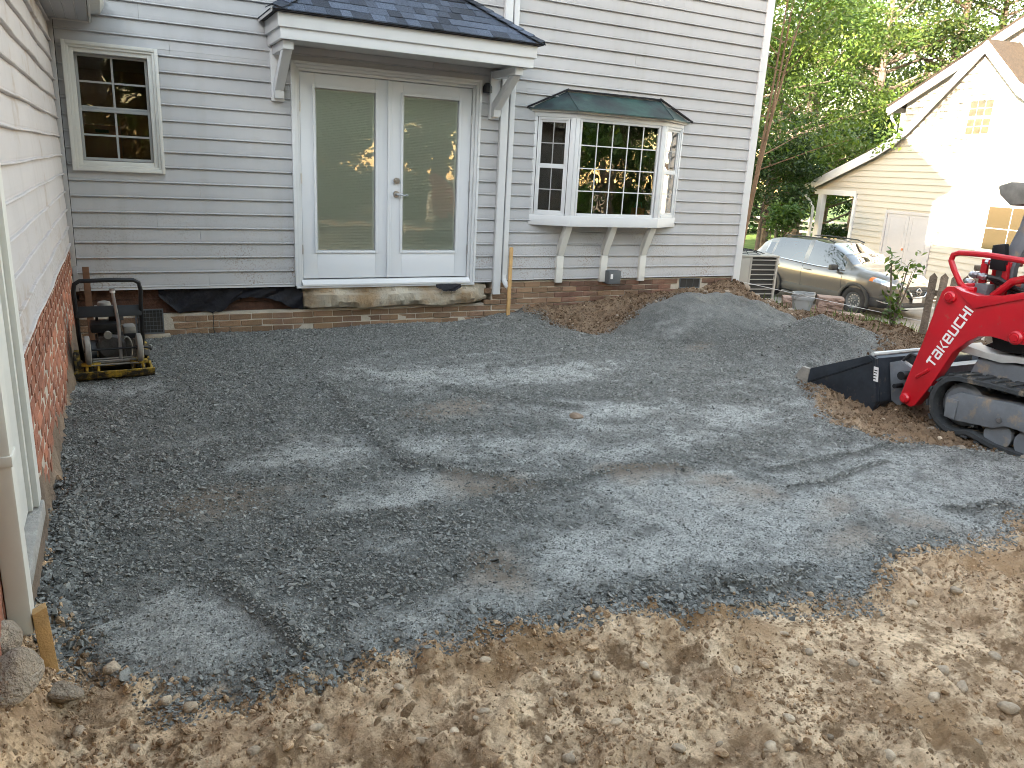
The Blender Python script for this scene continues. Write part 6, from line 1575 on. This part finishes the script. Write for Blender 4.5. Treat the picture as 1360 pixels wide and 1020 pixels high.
for k in range(10):
    a = math.pi*2*k/10; mb.tube([(.06*math.cos(a), .06*math.sin(a), h+.055), (.2*math.cos(a), .2*math.sin(a), h+.038), (.33*math.cos(a), .33*math.sin(a), h+.002)], .005, 5)
mb.build('fan_grille', MT['black'], ac)
# second round unit peeping over it
zz = H1(9.4, 2.0)
mb = MB(); mb.lathe([(.36, 0), (.37, .05), (.37, .80), (.33, .86), (.10, .90), (.0001, .90)], 32); o = mb.build('air_conditioner', MT['black'], smooth=False)
o.location = (9.10, 1.55, .68-.90); tag(o, 'black domed top of a second outdoor unit behind the beige air conditioner', 'air conditioner')

blk_mesh = None
def block_mesh(seed, s):
    r = random.Random(seed); mb = MB(); bm = bmesh.new(); bmesh.ops.create_cube(bm, size=1.0)
    for v in bm.verts: v.co = Vector((v.co.x*s[0], v.co.y*s[1], v.co.z*s[2]))
    bmesh.ops.subdivide_edges(bm, edges=bm.edges[:], cuts=4, use_grid_fill=True)
    for v in bm.verts:
        if v.co.y < -s[1]*.49: v.co.y -= r.uniform(0, .022)
        v.co += Vector((r.gauss(0, .003), r.gauss(0, .003), r.gauss(0, .003)))
    me = bpy.data.meshes.new('retaining_block'); bm.to_mesh(me); bm.free(); me.materials.append(MT['block']); return me
def blk(x, y, z, rz, s, label, seed):
    o = link_mesh('retaining_block', block_mesh(seed, s)); o.location = (x, y, z+s[2]/2); o.rotation_euler = (0, 0, rz)
    tag(o, label, 'concrete block', 'rough retaining wall blocks by the drive'); return o
BS = (.34, .24, .145)
def gz(x, y): return H1(x, y)
blk(8.98, -.28, gz(8.98, -.3)+.02, R(-42), (.36, .24, .15), 'single pinkish concrete block lying right beside the air conditioner', 1)
blk(8.95, -.78, gz(8.95, -.8)-.02, R(-38), BS, 'lower left pinkish concrete block of the small stack beside the grey pail', 2)
blk(9.22, -1.02, gz(9.22, -1.0)-.02, R(-38), BS, 'lower right pinkish concrete block of the small stack beside the grey pail', 3)
blk(9.02, -.84, gz(8.95, -.8)+.126, R(-40), (.32, .24, .15), 'top pinkish concrete block of the small stack beside the grey pail', 4)
pl = thing('pail', 'grey plastic pail half sunk in soil between the concrete blocks', 'bucket', (8.70, -.66, gz(8.7, -.66)-.03))
mb = MB(); mb.lathe([(.118, 0), (.140, .20), (.150, .20), (.152, .235), (.146, .24), (.145, .262), (.152, .265), (.150, .285), (.138, .285), (.120, .03), (.0, .03)], 36); mb.build('pail_body', MT['pail'], pl, smooth=True)
mb = MB(); mb.tube([(.152*math.cos(a), .152*math.sin(a), .215-.10*math.sin(a)) for a in np.linspace(math.pi, 2*math.pi, 12)], .004, 5); mb.build('bail', MT['steel'], pl)
# string line from the wall to the drive
mb = MB(); mb.tube([(8.08, -.05, .42), (8.7, -.9, .30), (9.6, -2.3, .14)], .003, 4); tag(mb.build('string_line', MT['tag_']), 'thin pale string line stretched low over the spoil near the blocks', 'string')

# stakes
st = thing('stake', 'short pale pine stake in the soil at the left front corner of the gravel', 'stake', (0.062, -5.45, H1(.06, -5.45)-.10), R(12), rot=(R(2), R(-3), R(10)))
mb = MB(); mb.prism([(-.020, .012), (-.020, .325), (.024, .340), (.024, .012), (.006, -.02)], 'y', -.018, .018); mb.build('stake_shaft', MT['wood_new'], st, bevel=.002)
st = thing('stake', 'tall thin pine stake standing against the back wall beside the downspout elbow', 'stake', (4.445, -.17, H1(4.44, -.17)-.05), rot=(R(-1), R(0.8), R(8)))
mb = MB(); mb.prism([(-.021, 0), (-.021, .83), (-.016, .84), (.018, .84), (.021, .83), (.021, 0)], 'y', -.010, .012); mb.build('stake_shaft', MT['wood_new'], st, bevel=.002)

# rocks and loose stones one can pick out
def rock(name, x, y, s, seed, label, cat, m='rock', flat=.7, sink=.25, group=None, lump=.22):
    r = random.Random(seed); bm = bmesh.new(); bmesh.ops.create_icosphere(bm, subdivisions=3 if s[0] > .08 else 2, radius=.5)
    ph = [r.uniform(0, 6) for _ in range(6)]
    pl_ = [(Vector((r.gauss(0, 1), r.gauss(0, 1), r.gauss(0, 1))).normalized(), r.uniform(.33, .45)) for _ in range(6)] if lump > .15 else []
    for v in bm.verts:
        c = v.co.copy()
        k = 1+lump*.5*(math.sin(c.x*5+ph[0])*math.sin(c.y*6+ph[1])+.6*math.sin(c.z*8+ph[2]))+lump*.12*math.sin(c.x*21+ph[3])*math.sin(c.y*19+ph[4]+c.z*17)
        c *= k
        for nrm, dd in pl_:
            e = c.dot(nrm)-dd
            if e > 0: c -= nrm*e*.85
        v.co = Vector((c.x*s[0], c.y*s[1], c.z*s[2]))
    for f in bm.faces: f.smooth = True
    me = bpy.data.meshes.new(name); bm.to_mesh(me); bm.free(); me.materials.append(MT[m])
    o = link_mesh(name, me); o.location = (x, y, H1(x, y)+s[2]*(.5-sink)); o.rotation_euler = (r.gauss(0, .15), r.gauss(0, .15), r.uniform(0, 6.28))
    tag(o, label, cat, group); return o
rock('boulder', -.02, -5.72, (.16, .20, .19), 3, 'big pale boulder at the bottom left beside the pine stake', 'rock', lump=.3, sink=.3)
rock('boulder', -.06, -5.55, (.16, .14, .11), 5, 'smaller pale rock just behind the big boulder at the left edge', 'rock', lump=.3)
rock('boulder', .10, -5.60, (.14, .09, .07), 8, 'flat grey rock right of the big boulder, in front of the pine stake', 'rock', lump=.3)
rock('cobble', .245, -5.50, (.062, .055, .05), 11, 'round pale cobble at the left front edge of the gravel near the stake', 'stone', 'pebble', lump=.24)
rock('cobble', .40, -5.71, (.05, .045, .04), 12, 'small buff cobble where the gravel meets soil below the smooth patch', 'stone', 'pebble', lump=.24)
rock('cobble', .47, -5.78, (.052, .05, .045), 13, 'tan rounded cobble alone on the soil just below the gravel edge', 'stone', 'pebble', lump=.24)
STN = [(1.6,-6.22,.035),(1.77,-6.22,.045),(2.78,-6.49,.048),(3.09,-6.65,.055),(2.77,-6.60,.032),(3.41,-6.28,.05),(1.32,-6.24,.036),(1.52,-6.46,.042),(2.11,-6.73,.045),(2.28,-6.64,.05),(2.91,-6.74,.045),
       (3.06,-6.75,.05),(3.35,-6.78,.045),(2.66,-6.38,.04),(1.2,-6.28,.036),(1.11,-6.01,.04),(2.33,-6.34,.036),(2.62,-6.52,.03),(3.37,-6.68,.05),(1.1,-6.27,.034),(.83,-6.01,.04),(1.02,-5.88,.03),(1.84,-6.6,.045),
       (2.45,-6.9,.05),(2.8,-6.96,.045),(3.1,-6.9,.055),(1.74,-6.4,.04),(.3,-5.9,.04),(.15,-5.78,.05),(.62,-6.1,.035),(3.6,-6.35,.05),(3.9,-6.5,.05),(4.3,-6.4,.06),(4.6,-6.3,.05),(2.0,-6.2,.04),(1.45,-5.98,.04),
       (5.9,-4.6,.06),(5.6,-5.05,.07),(5.85,-5.35,.07),(5.3,-6.1,.06),(7.9,-.9,.07),(8.3,-.5,.09),(8.1,-.62,.08),(7.6,-.35,.07),(8.0,-.3,.10),(8.4,-.75,.08),(7.2,-.4,.06),(8.25,-.25,.09),(6.3,-.55,.05),(5.7,-.6,.05)]
for i, (x_, y_, s_) in enumerate(STN):
    r = random.Random(100+i)
    far = x_ > 5
    rock('cobble', x_, y_, (s_*r.uniform(.95, 1.45), s_*r.uniform(.8, 1.1), s_*r.uniform(.5, .8)), 200+i,
         'brown stone lying loose on the dark soil around the heaps and the loader' if far else 'pale rounded stone lying loose in the trodden tan soil', 'stone', 'rock' if far else 'pebble', lump=.25 if far else .2, sink=.36,
         group='stones on the spoil banks' if far else 'pale stones in the tan soil')
rock('clod', 3.28, -3.62, (.11, .07, .05), 77, 'lone brown clod of earth lying in the middle of the gravel', 'clod', 'parge', lump=.3, sink=.3)

# ================================================================== TREES AND PLANTS
LM = dict(
    bright=leaf_mat('leaf_bright', (0.055, 0.105, 0.022), (0.085, 0.140, 0.028), (0.130, 0.180, 0.040)),
    mid=leaf_mat('leaf_mid', (0.035, 0.075, 0.020), (0.055, 0.105, 0.026), (0.090, 0.140, 0.036)),
    dark=leaf_mat('leaf_dark', (0.018, 0.042, 0.015), (0.032, 0.065, 0.022), (0.055, 0.090, 0.030)),
    oak=leaf_mat('leaf_oak', (0.028, 0.055, 0.017), (0.048, 0.085, 0.022), (0.10, 0.125, 0.032)),
)
def leaves(name, centers, radii, n, L, m, parent=None, seed=0, aspect=.55, up_bias=.5, shell=.35):
    g = np.random.default_rng(seed); C_ = np.array(centers, float); Rr = np.array(radii, float)
    vol = Rr.prod(1)**.8; pick = g.choice(len(C_), n, p=vol/vol.sum())
    u = g.normal(size=(n, 3)); u /= np.linalg.norm(u, axis=1)[:, None]
    rad = (shell+(1-shell)*g.random(n))**.6
    p = C_[pick]+u*rad[:, None]*Rr[pick]*(1+.18*g.normal(size=n))[:, None]
    nrm = g.normal(size=(n, 3)); nrm[:, 2] = np.abs(nrm[:, 2])+up_bias; nrm /= np.linalg.norm(nrm, axis=1)[:, None]
    d_ = np.cross(nrm, g.normal(size=(n, 3))); d_ /= np.linalg.norm(d_, axis=1)[:, None]
    s_ = np.cross(nrm, d_); l = L*g.uniform(.6, 1.3, n)[:, None]
    droop = np.array([0, 0, -1.0])*l*.18
    V = np.stack([p-d_*l*.5, p+s_*l*aspect*.5+droop*0, p+d_*l*.5+droop, p-s_*l*aspect*.5], 1).reshape(-1, 3)
    off = origin_of(parent) if parent is not None else Vector((0, 0, 0))
    me = fast_mesh(name, V-np.array(off), np.arange(4*n).reshape(n, 4))
    return link_mesh(name, me, parent, [m])
def tree(name, label, x, y, H, tr, crown, nl, L, m, bark='bark', seed=0, stems=1, group=None, z=None, lean=(0, 0), nb=16, cat='tree', **k):
    """crown = (base height, radius); limbs carry clumps of leaves"""
    r = random.Random(seed); z0 = (H1(x, y) if z is None else z)-.2
    root = thing(name, label, cat, (x, y, z0), abs_=True, group=group)
    cb, cr = crown; mb = MB(); cen = []; rad = []
    for s in range(stems):
        a0 = r.uniform(0, 6.28); sp = 0 if stems == 1 else .15*H*r.uniform(.4, 1.0)
        path = []; rs = []; n = 9; ph = r.uniform(0, 6)
        for i in range(n):
            t = i/(n-1); wob = .02*H*t
            path.append((x+lean[0]*t*H+sp*t**1.3*math.cos(a0)+wob*math.sin(t*5+ph), y+lean[1]*t*H+sp*t**1.3*math.sin(a0)+wob*math.cos(t*4+ph), z0+H*.88*t)); rs.append(tr*(1-.85*t)*(1.35 if i == 0 else 1))
        mb.tube(path, rs, 9 if stems == 1 else 6)
        for b in range(max(4, nb//stems)):
            t = r.uniform(max(.2, cb/H*.85), .97); i = int(t*(n-1)); p0 = Vector(path[i]).lerp(Vector(path[min(i+1, n-1)]), t*(n-1)-i)
            a = r.uniform(0, 6.28); k_ = math.sqrt(max(0, 1-((t-(cb/H+1)/2)/((1-cb/H)/2+.12))**2)); ln = cr*(.45+.6*k_)*r.uniform(.7, 1.1)
            p1 = p0+Vector((math.cos(a)*ln*.55, math.sin(a)*ln*.55, ln*.22)); p2 = p0+Vector((math.cos(a)*ln, math.sin(a)*ln, ln*r.uniform(.2, .55)))
            r0 = max(.012, tr*(1-.85*t)*.5); mb.tube([p0, p1, p2], [r0, r0*.6, r0*.25], 5)
            for q in (p1.lerp(p2, .35), p2, p2+Vector((r.gauss(0, .25), r.gauss(0, .25), r.gauss(0, .15)))*cr*.5):
                c = r.uniform(.16, .30)*cr; cen.append(tuple(q)); rad.append((c*1.25, c*1.25, c*.62))
    mb.build('trunk', MT[bark], root, smooth=True)
    leaves('crown', cen, rad, nl, L, m, root, seed, **k)
    return root
# right of the house
tree('crape_myrtle', 'many stemmed crape myrtle rising right behind the grey house corner trim', 12.9, 5.2, 9.6, .045, (3.6, 2.5), 19000, .105, LM['bright'], 'bark_pale', 21, stems=6, nb=46)  # unseen top made taller to shade the cream house's upper wall
tree('dogwood_tree', 'layered bright green tree overhanging the porch eave of the cream house', 25.4, 17.0, 10.8, .20, (2.6, 3.9), 34000, .145, LM['bright'], 'bark', 22, nb=34)
tree('maple_tree', 'tall light green tree rising between the grey house and the layered tree', 21.5, 16.0, 12.5, .22, (3.0, 4.0), 30000, .145, LM['mid'], 'bark', 23, nb=30)
tree('understorey_tree', 'dark low tree between the grey house corner and the porch post', 21.3, 13.1, 5.0, .10, (2.3, 1.5), 9000, .13, LM['dark'], 'bark', 24, nb=24)
tree('understorey_tree', 'dark bushy young tree seen through the open porch', 29.5, 17.5, 6.5, .16, (.5, 3.2), 12000, .22, LM['dark'], 'bark', 25, nb=24)
oaks = [(34.0, 19.6, 17, .34, 'dark straight oak trunk rising directly above the cream house eave', 31, (.012, 0)),
        (36.0, 18.3, 19, .36, 'leaning forked oak standing right of the straight oak above the eave', 32, (.07, -.05)),
        (33.0, 22.5, 16, .28, 'slim dark oak left of the straight oak, deep in the wood', 33, (0, 0)),
        (41.0, 18.5, 20, .34, 'tall thin crowned oak behind the roof slope of the cream house', 34, (.02, 0)),
        (43.5, 13.5, 19, .32, 'tall oak behind the ridge of the cream house at the right edge', 35, (-.02, .02)),
        (30.5, 25.5, 17, .30, 'shaded oak at the back of the wood left of the porch', 36, (0, .02)),
        (38.0, 27.0, 18, .3, 'far pale trunked oak in the gap above the porch roof', 37, (0, 0))]
for (x_, y_, H_, t_, lb, sd_, ln_) in oaks:
    tree('oak_tree', lb, x_, y_, H_, t_, (7.0, 4.2), 15000, .18, LM['oak'], 'bark', sd_, group='oaks of the wood', lean=ln_, nb=30, shell=.2)
# shrubs
def shrub(name, label, x, y, rx, h_, n, L, m, seed, z=None, nst=7):
    r = random.Random(seed); z0 = (H1(x, y) if z is None else z)-.05
    root = thing(name, label, 'shrub', (x, y, z0), abs_=True); mb = MB(); cen = []; rad = []
    for i in range(nst):
        a = r.uniform(0, 6.28); q = r.uniform(.4, 1)
        p = [(x, y, z0), (x+rx*.3*q*math.cos(a), y+rx*.3*q*math.sin(a), z0+h_*.5*q), (x+rx*.75*q*math.cos(a), y+rx*.75*q*math.sin(a), z0+h_*(.6+.35*q))]
        mb.tube(p, [.012*h_, .008*h_, .004*h_], 5)
        cen += [p[1], p[2]]; rad += [(rx*.32, rx*.32, h_*.18)]*2
    mb.build('stem', MT['bark'], root)
    leaves('foliage', cen, rad, n, L, m, root, seed, shell=.1)
    return root
shrub('shrub', 'broad leaved green shrub below the layered tree, behind the car roof', 19.8, 10.7, .85, 2.3, 3000, .15, LM['mid'], 41, nst=12)
shrub('shrub', 'loose green shrub between the red loader arm and the storage doors', 8.98, -1.86, .36, 1.0, 190, .085, LM['bright'], 42, nst=9)
shrub('shrub', 'low dark shrub behind the porch of the cream house', 27.0, 14.0, 1.6, 1.6, 3000, .16, LM['dark'], 43, nst=10)
# distant wood closing the view
g = np.random.default_rng(5); cen = []; rad = []
for i in range(150):
    a = R(g.uniform(30, 82)); dd = g.uniform(54, 82); hh = g.uniform(2, 17 if a < R(52) else 11.5)
    cen.append((CAM_POS[0]+math.sin(a)*dd, CAM_POS[1]+math.cos(a)*dd, hh-1.5)); rr = g.uniform(2.0, 4.2); rad.append((rr, rr, rr*.8))
o = leaves('distant_wood', cen, rad, 60000, .40, LM['oak'], None, 50, shell=.2); tag(o, kind='stuff')
g = np.random.default_rng(6); cen = []; rad = []
for i in range(70):
    a = R(g.uniform(30, 82)); dd = g.uniform(50, 60)
    cen.append((CAM_POS[0]+math.sin(a)*dd, CAM_POS[1]+math.cos(a)*dd, g.uniform(-1.5, 2.2))); rr = g.uniform(1.6, 2.6); rad.append((rr, rr, rr*.8))
o = leaves('undergrowth', cen, rad, 16000, .4, LM['dark'], None, 51, shell=.2); tag(o, kind='stuff')
g = np.random.default_rng(8); cen = []; rad = []
for i in range(110):
    a = R(g.uniform(105, 226)); dd = g.uniform(30, 44); rr = g.uniform(2.2, 4.0)
    cen.append((CAM_POS[0]+math.sin(a)*dd, CAM_POS[1]+math.cos(a)*dd, g.uniform(-1, 9))); rad.append((rr, rr, rr*.8))
o = leaves('distant_wood', cen, rad, 30000, .7, LM['dark'], None, 52, shell=.2); tag(o, kind='stuff')  # unseen wood added behind the viewer so the windows reflect darker
# woodland behind the viewer: it shades the yard and shows in the glass
back = [(2.5,-21),(7,-24),(11.5,-20),(15.2,-17.5),(19.5,-20.5),(24,-17),(14,-28),(22,-28),(29,-22),(4,-31),(18.5,-24.5)]
for i, (x_, y_) in enumerate(back):
    tree('woodland_tree', 'tree of the woodland behind the photographer, seen only in the window glass', x_, y_, 13+(i*37 % 5), .30+.03*(i % 3), (2.2, 4.2), 7500, .34, LM['oak' if i % 3 else 'mid'], 'bark', 60+i, group='woodland behind the yard', z=-.6, nb=22, shell=.2)

for i, (x_, y_, H_) in enumerate(((0.8, -19.5, 8.0), (4.4, -21.0, 8.0), (11.5, -14.5, 11.5))):  # unseen trees added to darken reflections and block low sky
    tree('added_evergreen', 'dense dark evergreen added behind the photographer to darken the door and window glass', x_, y_, H_, .2, (.4, 1.9), 9000, .26, LM['dark'], 'bark', 90+i, group='added evergreens behind the yard', z=-.4, nb=30, shell=.1)

for i, (x_, y_) in enumerate(((13.4, -13.8), (17.4, -16.2), (19.6, -15.0), (9.2, -17.0), (4.2, -17.6), (6.6, -16.4), (7.6, -18.5), (2.4, -18.0))):
    shrub('shrub', 'sunlit bright shrub behind the photographer, seen only in the door and bay window glass', x_, y_, 1.5, 3.4, 3600, .17, LM['bright'], 120+i, z=-.4, nst=14)['group'] = 'shrubs behind the yard'
# white rail fence far across the lawn
def rail_fence(x0, y0, x1, y1, n, label, h=1.15):
    f = thing('rail_fence', label, 'fence', (x0, y0, H1(x0, y0)), abs_=True)
    a, b = Vector((x0, y0, 0)), Vector((x1, y1, 0)); u = (b-a).normalized(); an = math.atan2(u.y, u.x); mrot = Matrix.Rotation(an, 3, 'Z')
    for i in range(n+1):
        p = a.lerp(b, i/n); z = H1(p.x, p.y); mb = MB(); mb.obox((p.x, p.y, z+h/2), (.13, .13, h), mrot); mb.obox((p.x, p.y, z+h+.02), (.17, .17, .04), mrot); mb.build('post', MT['trim'], f)
        if i < n:
            q = a.lerp(b, (i+1)/n); c = (p+q)/2; L_ = (q-p).length-.14; zc = (z+H1(q.x, q.y))/2
            for hh in (.35, .68, 1.0):
                mb = MB(); mb.obox((c.x, c.y, zc+hh), (L_, .045, .13), mrot); mb.build('rail', MT['trim'], f)
rail_fence(32.5, 30.5, 41, 22.5, 5, 'white two tone rail fence far across the lawn behind the crape myrtle')
# weathered picket fence by the loader
f = thing('picket_fence', 'short run of weathered grey wooden pickets behind the loader guard rail', 'fence', (9.35, -2.6, H1(9.35, -2.6)), abs_=True)
zf = H1(9.35, -2.6)
mr_ = Matrix.Rotation(math.atan2(.85, -.525), 3, 'Z')
mb = MB(); mb.obox((9.35, -2.6, zf+.40), (.12, .12, .96), mr_); mb.build('post', MT['wood_old'], f, bevel=.008)
mb = MB(); mb.obox((9.35, -2.6, zf+.90), (.14, .14, .05), mr_); mb.build('post_cap', MT['wood_old'], f, bevel=.008)
for k_ in list(range(-2, 0))+list(range(1, 5)):
    s_ = .115*k_; z1 = .80+.03*math.sin(k_*3.1); mb = MB()
    mb.prism([(-.042, 0), (.042, 0), (.042, z1-.05), (0, z1), (-.042, z1-.05)], 'y', -.01, .01)
    mb.v = [tuple(mr_ @ Vector((p[0]+s_, p[1]+.05, p[2]))+Vector((9.35, -2.6, zf))) for p in mb.v]; mb.build('picket', MT['wood_old'], f)
mb = MB(); mb.obox((9.35-.525*.1, -2.6+.85*.1, zf+.55), (.8, .03, .07), mr_); mb.build('fence_rail', MT['wood_old'], f)
# grass tufts by the blocks and along the drive
g = np.random.default_rng(9); P = []
for (cx, cy, n_, rr) in ((8.78, -.30, 130, .16), (9.45, -1.05, 160, .28), (9.9, -1.2, 120, .4), (9.7, -1.6, 80, .4), (8.75, -1.55, 60, .3)):
    P.append(np.stack([cx+g.normal(0, rr, n_), cy+g.normal(0, rr, n_)], 1))
P = np.concatenate(P); zb = height(P[:, 0], P[:, 1]); n_ = len(P)
an = g.uniform(0, 6.28, n_); hh = g.uniform(.05, .15, n_); dx_ = np.cos(an); dy_ = np.sin(an)
V = np.stack([np.stack([P[:, 0]-dy_*.006, P[:, 1]+dx_*.006, zb-.01], 1), np.stack([P[:, 0]+dy_*.006, P[:, 1]-dx_*.006, zb-.01], 1),
              np.stack([P[:, 0]+dx_*hh*.5+dy_*.002, P[:, 1]+dy_*hh*.5-dx_*.002, zb+hh], 1), np.stack([P[:, 0]+dx_*hh*.5-dy_*.002, P[:, 1]+dy_*hh*.5+dx_*.002, zb+hh], 1)], 1).reshape(-1, 3)
o = link_mesh('grass', fast_mesh('grass', V, np.arange(4*n_).reshape(n_, 4)), None, [LM['bright']]); tag(o, kind='stuff')
